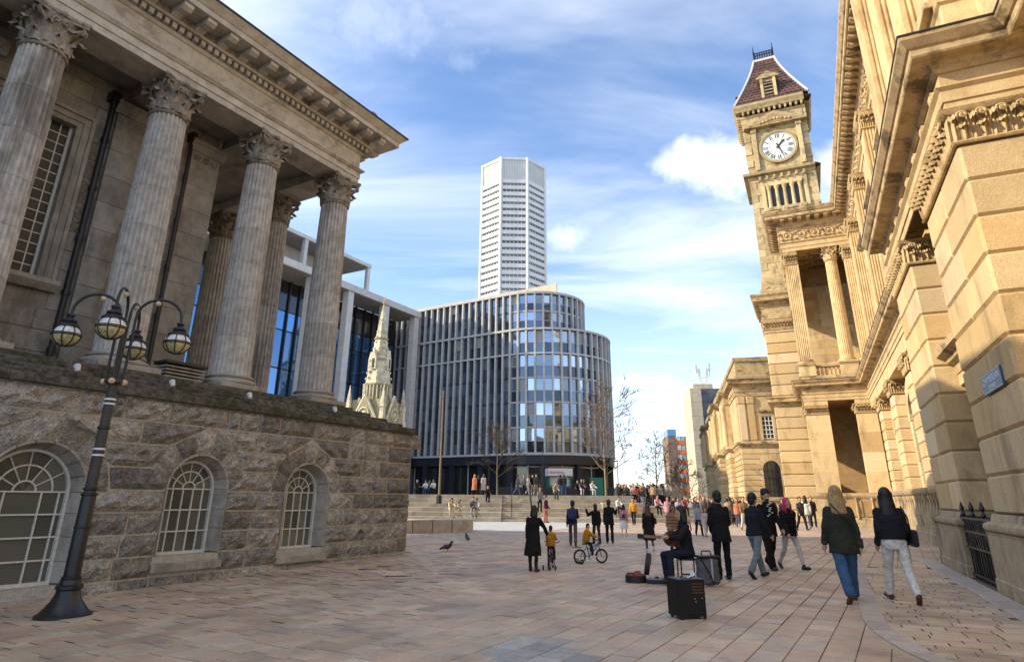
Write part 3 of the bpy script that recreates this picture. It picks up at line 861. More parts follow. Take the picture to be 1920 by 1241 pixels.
# pilasters with rosette caps, pipes, window
for yc in (-6.5, -8.55, -11.9):
    wd = .42 if yc > -7 else .40
    P_ = empty('pilaster', (0, 0, 0)); P_.parent = TOWN
    zz = 3.93
    for i in range(9):
        B().box(XW, XW + .12, yc - wd, yc + wd, zz + .003, zz + .70 - .003, .006).build('pilaster_stone', M_CELLA, P_); zz += .70
    B().box(XW, XW + .10, yc - wd, yc + wd, zz, zz + .32).build('pilaster_neck', M_CELLA, P_)
    for i in range(3): B().lathe([(.11, 0), (.10, .03), (.05, .02), (.04, .05)], 10).xf(Matrix.Translation((XW + .10, yc + (i - 1) * .26, zz + .16)) @ Matrix.Rotation(R(90), 4, 'Y')).build('rosette', M_DARKST, P_, 40)
    B().prism([(XW, zz + .32), (XW + .14, zz + .32), (XW + .20, zz + .42), (XW + .22, zz + .50), (XW + .28, zz + .54), (XW + .28, zz + .62), (XW, zz + .62)], yc - wd - .1, yc + wd + .1, 'y').build('pilaster_cap', M_CELLA, P_)
for yp in (-9.13, -7.02):
    pr_ = .072 if yp < -8 else .042
    D = B(); D.tube([(XW + .16, yp, 3.9), (XW + .16, yp, 10.9)], pr_, 10)
    for zz in (4.4, 5.7, 7.0, 8.3, 9.6): D.lathe([(pr_ + .02, 0), (pr_ + .02, .10)], 10, (XW + .16, yp, zz))
    D.box(XW, XW + .25, yp - pr_ * 1.6, yp + pr_ * 1.6, 10.75, 11.0)
    D.build('downpipe', M_BLACK, TOWN, 40)
for (a, c, e, f) in slits:
    S_ = B().box(XW - .25, XW - .2, a, c, e, f).build('slit_window', M_LEAD, TOWN)
    B().box(XW - .02, XW + .07, a - .06, c + .06, e - .10, e).build('sill', M_CELLA, S_)
Wn = empty('tall_window', (0, 0, 0)); Wn.parent = TOWN
y0, y1, z0, z1 = winb['y0'], winb['y1'], winb['z0'], winb['z1']
a = B()
for i, (d0, d1, px_) in enumerate(((0, .12, .05), (.12, .26, .09), (.26, .34, .15))):
    for sg in (0, 1):
        yy = (y0 - d1, y0 - d0) if sg == 0 else (y1 + d0, y1 + d1)
        a.box(XW - .3, XW + px_, *yy, z0 - .04, z1 + d0)
    a.box(XW - .3, XW + px_ - .002, y0 - d1, y1 + d1, z1 + d0, z1 + d1)
a.build('architrave_surround', M_DRESS, Wn)
B().prism([(XW - .3, z0), (XW + .26, z0 - .06), (XW + .26, z0 - .16), (XW + .12, z0 - .30), (XW - .3, z0 - .30)], y0 - .4, y1 + .4, 'y').build('sill', M_DRESS, Wn)
B().box(XW - .22, XW - .14, y1 - .06, y1, z0, z1).build('window_frame', M_WHITEPT, Wn)
B().box(XW - .22, XW - .14, y0, y0 + .06, z0, z1).build('window_frame', M_WHITEPT, Wn)
ncol, nrow = 7, 15
for i in range(ncol):
    for j in range(nrow):
        dy, dz = (y1 - y0) / ncol, (z1 - z0) / nrow
        B().box(XW - .20, XW - .185, y0 + i * dy + .012, y0 + (i + 1) * dy - .012, z0 + j * dz + .012, z0 + (j + 1) * dz - .012).build('pane', M_LEAD, Wn)
for i in range(1, ncol): B().box(XW - .19, XW - .180, y0 + i * dy - .012, y0 + i * dy + .012, z0, z1).build('glazing_bar', M_WHITEPT, Wn)
for j in range(1, nrow): B().box(XW - .189, XW - .181, y0, y1, z0 + j * dz - .010, z0 + j * dz + .010).build('glazing_bar', M_WHITEPT, Wn)
B().box(XW - .24, XW - .21, y0, y1, z0, z1).build('window_backing', M_LEAD, Wn)
# slatted vent bench behind the lamp
V_ = empty('vent_housing', (0, 0, 0)); V_.parent = TOWN
B().box(-1.1, -.60, -7.75, -6.75, 4.24, 4.31, .01).build('vent_top', M_BLACK, V_)
for i in range(4): B().box(-1.05, -.66, -7.7, -6.8, 3.95 + i * .075, 3.95 + i * .075 + .035).build('slat', M_DRESS, V_)
# ================================================================ museum (right)
M_SAND = stone('warm_sandstone', (.57, .405, .21), (.70, .53, .30), 2.0, .015, var=.10, stain=(.24, .155, .08), stain_amt=.6, streak=2.5, fine=45, stain_lo=.5, stain_hi=.72)
M_SAND2 = stone('sandstone_block', (.55, .39, .20), (.70, .535, .31), 2.5, .02, var=.13, stain=(.20, .135, .075), stain_amt=.55, streak=3.0, fine=45, stain_lo=.5, stain_hi=.74, hue=[(.62, .46, .26), (.56, .385, .185), (.66, .52, .33), (.58, .43, .24), (.64, .47, .25)])
M_SANDTRIM = stone('sandstone_trim', (.42, .30, .165), (.58, .43, .245), 3, .015, var=.08, stain=(.085, .065, .04), stain_amt=.8, streak=.5, fine=45, stain_lo=.48, stain_hi=.66)
M_SANDCARVE = stone('carved_sandstone', (.48, .335, .175), (.64, .475, .26), 10, .02, var=.06, stain=(.16, .10, .05), stain_amt=.6, fine=50)
M_SANDLOW = stone('weathered_plinth_stone', (.37, .275, .165), (.47, .36, .225), 3, .015, var=.15, stain=(.10, .085, .055), stain_amt=.8, streak=3, fine=40)
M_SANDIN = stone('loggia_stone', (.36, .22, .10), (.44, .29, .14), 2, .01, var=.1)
M_DKGLASS = glass('dark_window_glass', (.03, .032, .034), .08, .005, .7, 1.5, var=.4)
M_WINFR = plain('pale_window_bars', (.62, .58, .48), .5)
MW = Matrix.Translation(MC) @ Matrix.Rotation(-MH, 4, 'Z')
MUS = empty('museum', MC, -MH, 'honey sandstone museum with fluted columned portico and carved cornices in the sun', 'building')
rm = random.Random(5)
def sweep(path, prof, b_=None, capends=True):
    """profile [(out,z)] bottom to top swept along plan path, outward = left of travel, mitred"""
    b_ = b_ or B(); n = len(path); P = [Vector((p[0], p[1])) for p in path]
    nm = []
    for i in range(n - 1):
        d = (P[i + 1] - P[i]).normalized(); nm.append(Vector((-d.y, d.x)))
    mit = []
    for i in range(n):
        if i == 0: mit.append(nm[0])
        elif i == n - 1: mit.append(nm[-1])
        else:
            s_ = nm[i - 1] + nm[i]; mit.append(s_ / max(.2, s_.dot(nm[i])))
    rows = [[(P[i].x + mit[i].x * o, P[i].y + mit[i].y * o, z) for (o, z) in prof] for i in range(n)]
    k = len(prof); vs = [p for r_ in rows for p in r_]; fs = []
    for i in range(n - 1):
        for j in range(k - 1): fs.append((i * k + j, i * k + j + 1, (i + 1) * k + j + 1, (i + 1) * k + j))
    if capends:
        fs.append(tuple(range(k))); fs.append(tuple((n - 1) * k + j for j in range(k))[::-1])
    return b_.add(vs, fs)
def along(path, step, off=0.0, start=None):
    """points at even spacing along a plan path with outward normal"""
    out = []
    for i in range(len(path) - 1):
        a, c = Vector(path[i]), Vector(path[i + 1]); d = c - a; L = d.length; d.normalize(); n_ = Vector((-d.y, d.x))
        k = max(1, int(round(L / step)))
        for j in range(k):
            p = a + d * (L * (j + .5) / k) + n_ * off
            out.append((p, d, n_, i))
    return out
def acanthus(b_, p, d, n_, z0, h, w, out):
    rows = []
    for i in range(9):
        u = i / 8
        c = .03 + .03 * math.sin(u * 3.1) + (max(0, u - .5) / .5) ** 1.7 * out
        zz = z0 + h * min(1, u * 1.12) - (max(0, u - .78) / .22) ** 2 * h * .30
        ww = w * (1 - .12 * u) * (1 - max(0, u - .78) * 2.6) * (1 + .24 * math.sin(u * 25))
        q = Vector((p.x, p.y, 0)) + Vector((n_.x, n_.y, 0)) * c; dd = Vector((d.x, d.y, 0)); nn_ = Vector((n_.x, n_.y, 0))
        rows.append([tuple(q + dd * ww * t_ + nn_ * dn_ + Vector((0, 0, zz + dz_ * h))) for t_, dn_, dz_ in ((-1, -.07, -.05), (-.7, .0, 0), (-.38, -.035, -.02), (0, .035, .02), (.38, -.035, -.02), (.7, 0, 0), (1, -.07, -.05))])
    b_.grid(rows)
def leaf_capital(path, z0, h, parent, step=.34, mat=None):
    b_ = B(); step *= .74
    sweep(path, [(0, z0), (.05, z0), (.07, z0 + .03), (.05, z0 + .06), (0, z0 + .06), (0.0, z0 + h * .8), (.14, z0 + h * .88), (.17, z0 + h), (0, z0 + h)], b_)
    for (p, d, n_, i) in along(path, step):
        acanthus(b_, p, d, n_, z0 + .05, h * .46, step * .55, .16)
        acanthus(b_, p + d * (step * .5), d, n_, z0 + .05, h * .74, step * .50, .19)
        D = Vector((d.x, d.y, 0)); Nn = Vector((n_.x, n_.y, 0)); c = Vector((p.x, p.y, z0 + h * .74)) + Nn * .12
        b_.tube([c + D * (h * .13 * (1 - q / 11)) * math.cos(q * .8) + Nn * (.012 * q) * .6 + Vector((0, 0, h * .13 * (1 - q / 11) * math.sin(q * .8))) for q in range(10)], [h * .045] * 10, 5)
    return b_.build('capital', mat or M_SANDCARVE, parent, 50)
def rpier(x0, x1, y0, y1, z0, h, n, parent, splits, c=.045, mat=None, faces=None):
    """rusticated pier: courses of chamfered blocks"""
    for k in range(n):
        zz = z0 + k * h; sp = splits[k % len(splits)]
        ys = [y0] + [y0 + (y1 - y0) * s_ for s_ in sp] + [y1]
        for i in range(len(ys) - 1):
            e0 = ys[i] + (.003 if i else 0); e1 = ys[i + 1] - (.003 if i < len(ys) - 2 else 0)
            B().box(x0 + rm.uniform(0, .006), x1, e0, e1, zz + .002, zz + h - .002, c).build('rusticated_block', mat or M_SAND2, parent)
# ---- near pavilion, lower order
LP = [(1.5, -16), (1.5, -9.6), (.15, -9.6), (.15, -.5), (1.2, -.5), (1.2, 25), (-2.6, 25), (-2.6, 30.5), (-2.0, 30.5)]
P1 = empty('pier', (0, 0, 0)); P1.parent = MUS
P2 = empty('pier', (0, 0, 0)); P2.parent = MUS
rpier(.15, 1.5, -9.6, -6.3, 1.30, .634, 9, P1, [[.42], [.6], [.5]])
rpier(.15, 1.5, -3.5, -.5, 1.30, .634, 9, P2, [[.36], [.64], [.48]])
rpier(1.5, 2.4, -16, -9.61, 1.30, .634, 9, P1, [[.3, .7], [.2, .55, .85]])
for (y0, y1, pr) in ((-9.6, -6.3, P1), (-3.5, -.5, P2)):
    path = [(1.5, y0), (.15, y0), (.15, y1), (1.5, y1)]
    sweep(path, [(0, 0), (.17, 0), (.17, .22), (.15, .24), (.15, .95), (.17, 1.0), (0, 1.0)]).build('plinth', M_SANDLOW, pr)
    sweep(path, [(0, 1.003), (.13, 1.003), (.17, 1.03), (.185, 1.08), (.17, 1.13), (.12, 1.16), (.07, 1.18), (.05, 1.25), (.03, 1.30), (0, 1.30)]).build('base_moulding', M_SANDLOW, pr, 40)
    leaf_capital(path, 7.01, .62, pr)
leaf_capital([(1.5, -16), (1.5, -9.75)], 7.01, .62, MUS)
# recessed bay between the piers
B().box(1.5, 2.2, -6.3, -3.5, 0, 7.6).build('bay_wall', M_SAND, MUS)
for (y0, y1) in ((-6.29, -5.75), (-4.05, -3.51)):
    for k in range(9): B().box(1.05, 1.499, y0, y1, 1.3 + k * .634, 1.3 + (k + 1) * .634 - .003, .02).build('inner_jamb_block', M_SAND2, MUS)
sweep([(1.5, -6.28), (.62, -6.28), (.62, -3.52), (1.5, -3.52)], [(0, 4.25), (.02, 4.25), (.04, 4.45), (.16, 4.50), (.18, 4.60), (.34, 4.66), (.36, 4.80), (.0, 4.86)]).build('door_hood', M_SANDTRIM, MUS)
B().box(.62, 1.49, -6.28, -3.52, 4.0, 4.25).build('door_lintel', M_SAND, MUS)
B().box(1.3, 1.49, -5.7, -4.1, 5.2, 6.8).build('niche_panel', M_DKGLASS, MUS)
B().box(1.25, 1.45, -5.7, -4.1, .1, 3.99).build('doorway', M_BLACK, MUS)
for (y0, y1) in ((-6.27, -5.70), (-4.10, -3.53)):
    B().box(.75, 1.48, y0, y1, 0, 3.6, .02).build('door_jamb', M_SAND2, MUS)
    B().box(.70, 1.47, y0 - .003, y1 + .003, 3.603, 3.85, .04).build('door_corbel', M_SANDTRIM, MUS)
B().box(1.8, 9, -16, -.6, 0, 20.6).build('pavilion_wall', M_SAND, MUS)
# ---- lower entablature along the whole front
sweep(LP, [(0, 7.63), (.03, 7.63), (.03, 7.82), (.06, 7.82), (.06, 8.02), (.12, 8.08), (0, 8.08)]).build('architrave', M_SAND, MUS)
sweep(LP, [(0, 8.083), (.02, 8.083), (.02, 8.38), (0, 8.38)]).build('frieze', M_SAND, MUS)
sweep(LP, [(0, 8.383), (.06, 8.383), (.10, 8.44), (.10, 8.50), (.16, 8.55), (.40, 8.57), (.42, 8.60), (.42, 8.72), (.46, 8.74), (.56, 8.86), (.57, 8.92), (0, 8.95)]).build('cornice', M_SANDTRIM, MUS)
sweep(LP, [(.50, 8.925), (.585, 8.925), (.585, 8.96), (.3, 8.975), (0, 8.975)]).build('cornice_lead', M_BLACK, MUS)
dn = B().box(-.05, .05, -.09, 0.0, 0, .10).mesh('dentil', M_SANDTRIM)
B().box(1.21, 1.899, -.4, 24.95, 7.0, 8.9).build('entablature_core', M_SAND, MUS)
for (p, d, n_, i) in along(LP[5:8], .21, .10):
    o = link('dentil', dn, MUS, (p.x, p.y, 8.455)); o.rotation_euler = (0, 0, math.atan2(d.y, d.x) + math.pi)
ros = B().lathe([(.17, 0), (.16, .05), (.10, .03), (.09, .07), (.03, .09)], 12).xf(Matrix.Rotation(R(-90), 4, 'X')).mesh('rosette', M_SANDCARVE, 40)
for (p, d, n_, i) in along([(.15, -9.6), (.15, -.5)], 1.15, .02):
    o = link('rosette', ros, MUS, (p.x, p.y, 8.23)); o.rotation_euler = (0, 0, math.atan2(n_.y, n_.x) - math.pi / 2)
# ---- upper order of pavilion
def fluted_pier(cx, cy, w, d, z0, z1, parent, mat, nfx=7, nfy=7):
    """square fluted pilaster: box with vertical grooves on the -x and -y faces"""
    pts = []
    def side(ax, ay, bx, by, nf):
        D = Vector((bx - ax, by - ay)); L = D.length; D.normalize(); inn = Vector((D.y, -D.x))  # outward is left of travel
        out = []
        mrg = L * .09; fw = (L - 2 * mrg) / nf
        for k in range(nf):
            a = mrg + k * fw + fw * .12; c = mrg + (k + 1) * fw - fw * .12
            for (u, dp) in ((a, 0), (a + (c - a) * .25, .030), (a + (c - a) * .75, .030), (c, 0)):
                p = Vector((ax, ay)) + D * u + inn * dp; out.append((p.x, p.y))
        return out
    x0, x1, y0, y1 = cx - w / 2, cx + w / 2, cy - d / 2, cy + d / 2
    path = [(x1, y0)] + side(x1, y0, x0, y0, nfx) + [(x0, y0)] + side(x0, y0, x0, y1, nfy) + [(x0, y1), (x1, y1)]
    return B().prism(path, z0, z1, 'z').build('fluted_pilaster', mat, parent)
PU = [(1.3, -16), (1.3, -9.4), (.45, -9.4), (.45, -.7), (1.9, -.7)]
sweep(PU, [(-.2, 8.9), (.0, 8.9), (.0, 9.1), (-.05, 9.15), (-.05, 9.95), (.0, 10.0), (.02, 10.12), (-.2, 10.15)]).build('pedestal_course', M_SAND, MUS)
B().box(.75, 1.8, -9.1, -.85, 8.9, 20.5).build('upper_wall', M_SAND, MUS)
B().box(1.0, 1.79, -16, -9.11, 8.9, 20.5).build('upper_wall', M_SAND, MUS)
for yc in (-1.65, -4.0, -6.3, -8.5):
    pb = column_base(.50, M_SAND, .40)
    link('pilaster_base', pb, MUS, (.98, yc, 10.1))
    fluted_pier(.98, yc, 1.0, 1.0, 10.5, 18.0, MUS, M_SAND)
# ---- link facade (receding)
B().box(1.9, 9, -.6, 30, 0, 20.8).build('link_wall', M_SAND, MUS)
sweep([(.95, .2), (.95, 24.9)], [(-.95, 0), (.02, 0), (.02, .35), (-.03, .38), (-.03, .55), (-.95, .55)]).build('plinth', M_SANDLOW, MUS)
sweep([(.95, .2), (.95, 24.9)], [(-.95, 1.75), (-.02, 1.75), (.03, 1.80), (.05, 1.9), (.02, 1.98), (-.95, 1.98)]).build('sill_course', M_SANDLOW, MUS)
B().box(1.15, 1.899, .2, 24.9, .5, 1.76).build('apron_wall', M_SANDLOW, MUS)
bal = B().lathe([(.07, 0), (.07, .08), (.045, .12), (.09, .35), (.10, .5), (.05, .85), (.045, 1.0), (.08, 1.06), (.08, 1.2)], 10).mesh('baluster', M_SANDLOW, 45)
for i in range(34): link('baluster', bal, MUS, (1.06, .55 + i * .70, .552))
for yc in (2.2, 8.4, 14.8, 21.0):
    S_ = empty('pilaster_strip', (0, 0, 0)); S_.parent = MUS
    rpier(1.25, 1.9, yc - .72, yc + .72, 1.99, .54, 8, S_, [[]], .05)
    leaf_capital([(1.9, yc - .72), (1.25, yc - .72), (1.25, yc + .72), (1.9, yc + .72)], 6.32, .68, S_, .3)
    sweep([(1.9, yc - .75), (1.22, yc - .75), (1.22, yc + .75), (1.9, yc + .75)], [(0, 7.0), (0, 7.63), (-.3, 7.63)]).build('architrave_block', M_SAND, S_)
    sweep([(1.9, yc - .62), (1.32, yc - .62), (1.32, yc + .62), (1.9, yc + .62)], [(-.2, 8.98), (.05, 8.98), (.05, 9.2), (0, 9.25), (0, 9.9), (.06, 9.98), (.06, 10.1), (-.2, 10.1)]).build('pedestal', M_SAND, S_)
    fluted_pier(1.66, yc, .60, 1.0, 10.1, 17.25, S_, M_SAND, 4, 7)
    leaf_capital([(1.9, yc - .5), (1.36, yc - .5), (1.36, yc + .5), (1.9, yc + .5)], 17.25, .9, S_, .25)
for yc in (5.3, 11.6, 17.9):
    A_ = empty('arched_window', (0, 0, 0)); A_.parent = MUS
    pts = [(yc - 1.2, 2.0), (yc - 1.2, 4.9)] + [(yc - 1.2 * math.cos(math.pi * i / 12), 4.9 + 1.2 * math.sin(math.pi * i / 12)) for i in range(1, 12)] + [(yc + 1.2, 4.9), (yc + 1.2, 2.0)]
    B().prism(pts, 1.84, 1.893, 'x').build('pane', M_DKGLASS, A_)
    for i in range(11):
        a0, a1 = math.pi * i / 11 + .01, math.pi * (i + 1) / 11 - .01
        f = lambda rr_, an: (yc - rr_ * math.cos(an), 4.9 + rr_ * math.sin(an))
        B().prism([f(1.2, a0), f(1.75, a0), f(1.75, a1), f(1.2, a1)], 1.62, 1.9, 'x').build('voussoir', M_SAND2, A_)
    for s_ in (-1, 1):
        for k in range(5): B().box(1.64, 1.9, yc + s_ * 1.2, yc + s_ * 1.72, 2.0 + k * .58, 2.0 + (k + 1) * .58 - .004, .02).build('jamb_block', M_SAND2, A_)
    B().box(1.86, 1.882, yc - .04, yc + .04, 2, 6.0).build('mullion', M_SANDTRIM, A_)
    B().box(1.70, 1.895, yc - 1.0, yc + 1.0, 11.2, 15.2).build('upper_panel', M_SANDTRIM, A_)
    sweep([(1.9, yc - 1.3), (1.75, yc - 1.3), (1.75, yc + 1.3), (1.9, yc + 1.3)], [(0, 15.4), (.1, 15.45), (.3, 15.6), (.3, 15.75), (0, 15.8)]).build('window_hood', M_SANDTRIM, A_)
# ---- upper entablature
UP = [(1.9, -.6), (1.9, 25), (-2.6, 25), (-2.6, 30.5), (-2.0, 30.5)]
sweep(UP, [(-.05, 18.16), (.0, 18.16), (.0, 18.42), (.04, 18.42), (.04, 18.72), (.13, 18.80), (.13, 18.86), (0, 18.86)]).build('architrave', M_SAND, MUS)
sweep(UP, [(-.05, 18.863), (.01, 18.863), (.01, 19.85), (0, 19.85)]).build('frieze', M_SAND, MUS)
sweep(UP, [(0, 19.853), (.08, 19.853), (.14, 19.95), (.14, 20.10), (.20, 20.14), (.20, 20.42), (.80, 20.44), (.84, 20.48), (.84, 20.68), (.90, 20.72), (1.02, 20.92), (1.03, 21.0), (0, 21.05)]).build('cornice', M_SANDTRIM, MUS)
md = B().prism([(0, .24), (.54, .24), (.54, .12), (.40, .03), (.2, .08), (0, 0)], -.13, .13, 'y').xf(Matrix.Rotation(R(90), 4, 'Z')).mesh('modillion', M_SANDTRIM)
for (p, d, n_, i) in along(UP[:4], .56, .202):
    if i == 0 and p.y < 2: continue
    o = link('modillion', md, MUS, (p.x, p.y, 20.19)); o.rotation_euler = (0, 0, math.atan2(n_.y, n_.x) - math.pi / 2)
anf = B()
anf.prism([(-.13, 0), (.13, 0), (.17, .16), (.09, .30), (0, .36), (-.09, .30), (-.17, .16)], -.05, .05, 'y'); anf.ball((0, 0, .16), .10, 8, 5)
anf = anf.mesh('antefix', M_SANDTRIM, 40)
for (p, d, n_, i) in along(UP[:4], 1.12, .93):
    if i == 0 and p.y < 1: continue
    o = link('antefix', anf, MUS, (p.x, p.y, 20.99)); o.rotation_euler = (0, 0, math.atan2(n_.y, n_.x) - math.pi / 2)
def scrolls(path, z0, h, parent, step=.85):
    b_ = B()
    for (p, d, n_, i) in along(path, step):
        D = Vector((d.x, d.y, 0)); Nn = Vector((n_.x, n_.y, 0)); c = Vector((p.x, p.y, z0 + h * .5)) + Nn * .05
        pts = []; sg = 1 if int((p.x + p.y) / step) % 2 else -1
        for q in range(18):
            an = q * .62; rr = h * .40 * (1 - q / 20)
            pts.append(c + D * rr * math.cos(an) * 1.1 + Vector((0, 0, sg * rr * math.sin(an))))
        b_.tube(pts, [h * .07 * (1 - q / 30) for q in range(18)], 5)
        b_.ball(tuple(c), h * .13, 7, 5)
        for q in range(5):
            an = q * 1.25 + .4
            b_.ball(tuple(c + D * h * .52 * math.cos(an) + Vector((0, 0, h * .42 * math.sin(an)))), h * .11, 6, 4, (1.3, 1.3, .7))
    return b_.build('carved_scroll', M_SANDCARVE, parent, 50)
scrolls([(1.9, 25), (-2.6, 25)], 18.9, .92, MUS)
scrolls([(1.9, 3), (1.9, 25)], 18.9, .92, MUS)
scrolls([(-2.6, 25), (-2.6, 30.5)], 18.9, .92, MUS)
# ---- portico block
PT = empty('portico', (0, 0, 0)); PT.parent = MUS
sweep([(1.9, 24.92), (-2.7, 24.92), (-2.7, 30.6)], [(-1.0, 0), (.12, 0), (.12, .5), (.05, .55), (.05, 1.62), (.10, 1.66), (.16, 1.78), (.16, 1.92), (-1.0, 1.95)]).build('pedestal_wall', M_SANDLOW, PT)
B().box(-2.65, 1.9, 25.0, 30.5, 1.0, 1.96).build('floor', M_SANDLOW, PT)
for x0 in (-.95, -.1):
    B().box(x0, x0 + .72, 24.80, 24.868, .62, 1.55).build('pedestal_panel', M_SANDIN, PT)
for i in range(4): link('baluster', bal, PT, (-1.35 + i * .86, 24.78, .5))
def smooth_pier(x0, x1, y0, y1, z0, z1, n, mat=None):
    h = (z1 - z0) / n
    for k in range(n): B().box(x0, x1, y0, y1, z0 + k * h + .002, z0 + (k + 1) * h - .002, .006).build('pier_block', mat or M_SAND2, PT)
for (x0, x1, y0, y1) in ((-2.6, -1.2, 25.0, 26.2), (.35, 1.5, 25.0, 26.2), (-2.6, -1.5, 29.4, 30.5)):
    smooth_pier(x0, x1, y0, y1, 1.97, 6.75, 4)
    leaf_capital([(x1, y0), (x0, y0), (x0, y1)], 6.76, .58, PT, .24)
    B().box(x0, x1, y0, y1, 6.76, 7.62).build('pier_head', M_SAND, PT)
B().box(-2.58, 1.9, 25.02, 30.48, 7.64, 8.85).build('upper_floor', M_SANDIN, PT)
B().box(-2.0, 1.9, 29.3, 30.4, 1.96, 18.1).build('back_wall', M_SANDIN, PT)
for k in range(13):
    for i in range(4): B().box(-2.0 + i * .97 + (.4 if k % 2 else 0), -2.0 + (i + 1) * .97 - .01 + (.4 if k % 2 else 0), 29.27, 29.30, 9.9 + k * .52, 9.9 + (k + 1) * .52 - .01).build('back_wall_block', M_SAND2, PT)
B().box(.9, 1.6, 29.2, 29.299, 3.2, 5.3).build('dark_opening', M_BLACK, PT)
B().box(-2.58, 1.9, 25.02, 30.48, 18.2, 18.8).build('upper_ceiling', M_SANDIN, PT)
B().box(-2.58, -2.25, 26.2, 29.4, 14.2, 18.15).build('added_shade_screen', M_SAND, PT)  # side fill added to shape the slanting light on the back wall
B().box(-2.58, -2.25, 26.0, 29.4, 1.97, 3.3).build('added_shade_parapet', M_SAND, PT); B().box(-2.58, -2.25, 26.2, 29.4, 5.0, 7.6).build('added_shade_screen', M_SAND, PT)  # lower side fills added to leave a sliver of sunlight inside
# coffers and key pattern
for i in range(3):
    for j in range(3):
        x0, y0 = -2.0 + i * 1.25, 25.9 + j * 1.15
        sweep([(x0, y0), (x0 + 1.0, y0), (x0 + 1.0, y0 + .9), (x0, y0 + .9), (x0, y0)], [(0, 18.2), (0, 18.05), (.10, 18.05), (.10, 18.2)], capends=False).build('coffer', M_SANDTRIM, PT)
def greek_key(x0, x1, y, z, h, parent):
    b_ = B(); n = int((x1 - x0) / h); w = h * .12; s_ = (x1 - x0) / n
    for i in range(n):
        a = x0 + i * s_
        for (u0, u1, v0, v1) in ((0, 1, 0, .12), (0, .12, 0, 1), (0, .75, .88, 1), (.63, .75, .35, 1), (.32, .75, .30, .42), (.9, 1, 0, .12)):
            b_.box(a + u0 * s_, a + u1 * s_, y - .03, y, z + v0 * h, z + v1 * h)
    return b_.build('greek_key_band', M_SANDTRIM, parent)
greek_key(-1.9, 1.8, 29.27, 16.75, .5, PT)
greek_key(-1.9, 1.8, 29.27, 6.2, .5, PT)
# upper storey: balustrade, columns
sweep([(1.9, 25.05), (-2.55, 25.05), (-2.55, 30.4)], [(-.9, 8.98), (.03, 8.98), (.03, 9.22), (-.02, 9.26), (-.9, 9.26)]).build('balcony_base', M_SANDTRIM, PT)
for (cx, cy) in ((-2.10, 25.5), (.40, 25.55), (1.62, 25.5), (-2.10, 29.9)):
    B().box(cx - .52, cx + .52, cy - .50, cy + .50, 9.26, 9.95, .02).build('column_pedestal', M_SAND, PT)
    B().box(cx - .56, cx + .56, cy - .54, cy + .54, 9.953, 10.05, .02).build('pedestal_cap', M_SANDTRIM, PT)
B().box(-1.58, -.12, 25.25, 25.65, 9.88, 10.02, .02).build('balustrade_rail', M_SANDTRIM, PT)
bl2 = B().lathe([(.08, 0), (.08, .06), (.04, .1), (.095, .25), (.05, .46), (.045, .52), (.08, .56), (.08, .62)], 10).mesh('baluster', M_SAND, 45)
for i in range(6): link('baluster', bl2, PT, (-1.45 + i * .24, 25.45, 9.26))
B().box(-2.25, -1.9, 26.0, 29.4, 9.88, 10.02, .02).build('balustrade_rail', M_SANDTRIM, PT)
for i in range(12): link('baluster', bl2, PT, (-2.08, 26.15 + i * .27, 9.26))
for (cx, cy, sq) in ((-2.10, 25.5, True), (.40, 25.55, False), (1.62, 25.5, True), (-2.10, 29.9, True)):
    C_ = empty('fluted_column', (cx, cy, 10.05)); 
    if sq:
        C_.parent = PT
        link('base', column_base(.40, M_SAND, .34), C_)
        o = fluted_pier(0, 0, .84, .84, .34, 7.12, C_, M_SAND, 6, 6)
        leaf_capital([(.42, -.42), (-.42, -.42), (-.42, .42)], 7.13, .95, C_, .22)
        B().box(-.42, .42, -.42, .42, 7.13, 8.1).build('capital_core', M_SAND, C_)
    else:
        C_.parent = PT
        link('base', column_base(.43, M_SAND, .34), C_)
        fluted_shaft(.43, .37, 6.8, 22, 4, 5).xf(Matrix.Translation((0, 0, .34))).build('shaft', M_SAND, C_, 35)
        link('capital', corinthian_capital(M_SANDCARVE, .38, .95), C_, (0, 0, 7.15))
# ---- street name plate and iron gate
M_BLUE = plain('blue_enamel', (.035, .10, .19), .35, bump=.001, mott=.2)
M_SIGNW = plain('sign_lettering', (.70, .72, .72), .5)
NP = empty('name_plate', MF.w(.148, -8.35, 3.33), -MH, 'small blue street name plate fixed to the nearest sandstone pier', 'sign')
B().box(-.03, 0, -.62, .62, -.14, .17, .006).build('plate', M_BLUE, NP)
B().box(-.034, -.029, -.60, .60, .148, .158).build('rim', M_SIGNW, NP); B().box(-.034, -.029, -.60, .60, -.128, -.118).build('rim', M_SIGNW, NP)
def text_mesh(body, size, mat, parent, name, loc, rot, ext=.002, align='CENTER', sx=1.0):
    cu = bpy.data.curves.new(name, 'FONT'); cu.body = body; cu.size = size; cu.extrude = ext; cu.align_x = align; cu.align_y = 'CENTER'; cu.resolution_u = 3
    o = bpy.data.objects.new(name, cu); COL.objects.link(o)
    dg = bpy.context.evaluated_depsgraph_get(); me = bpy.data.meshes.new_from_object(o.evaluated_get(dg))
    bpy.data.objects.remove(o)
    me.materials.clear(); me.materials.append(mat)
    q = link(name, me, parent, loc); q.rotation_euler = rot; q.scale = (sx, 1, 1)
    return q
text_mesh('CHAMBERLAIN', .165, M_SIGNW, NP, 'lettering', (-.032, 0, .055), (R(90), 0, R(-90)), .002, 'CENTER', .98)
text_mesh('SQUARE', .12, M_SIGNW, NP, 'lettering', (-.032, 0, -.07), (R(90), 0, R(-90)))
GT = empty('iron_gate', MF.w(.09, -4.9, 0), -MH, 'black wrought iron gate with spear finials between the two near piers', 'gate')
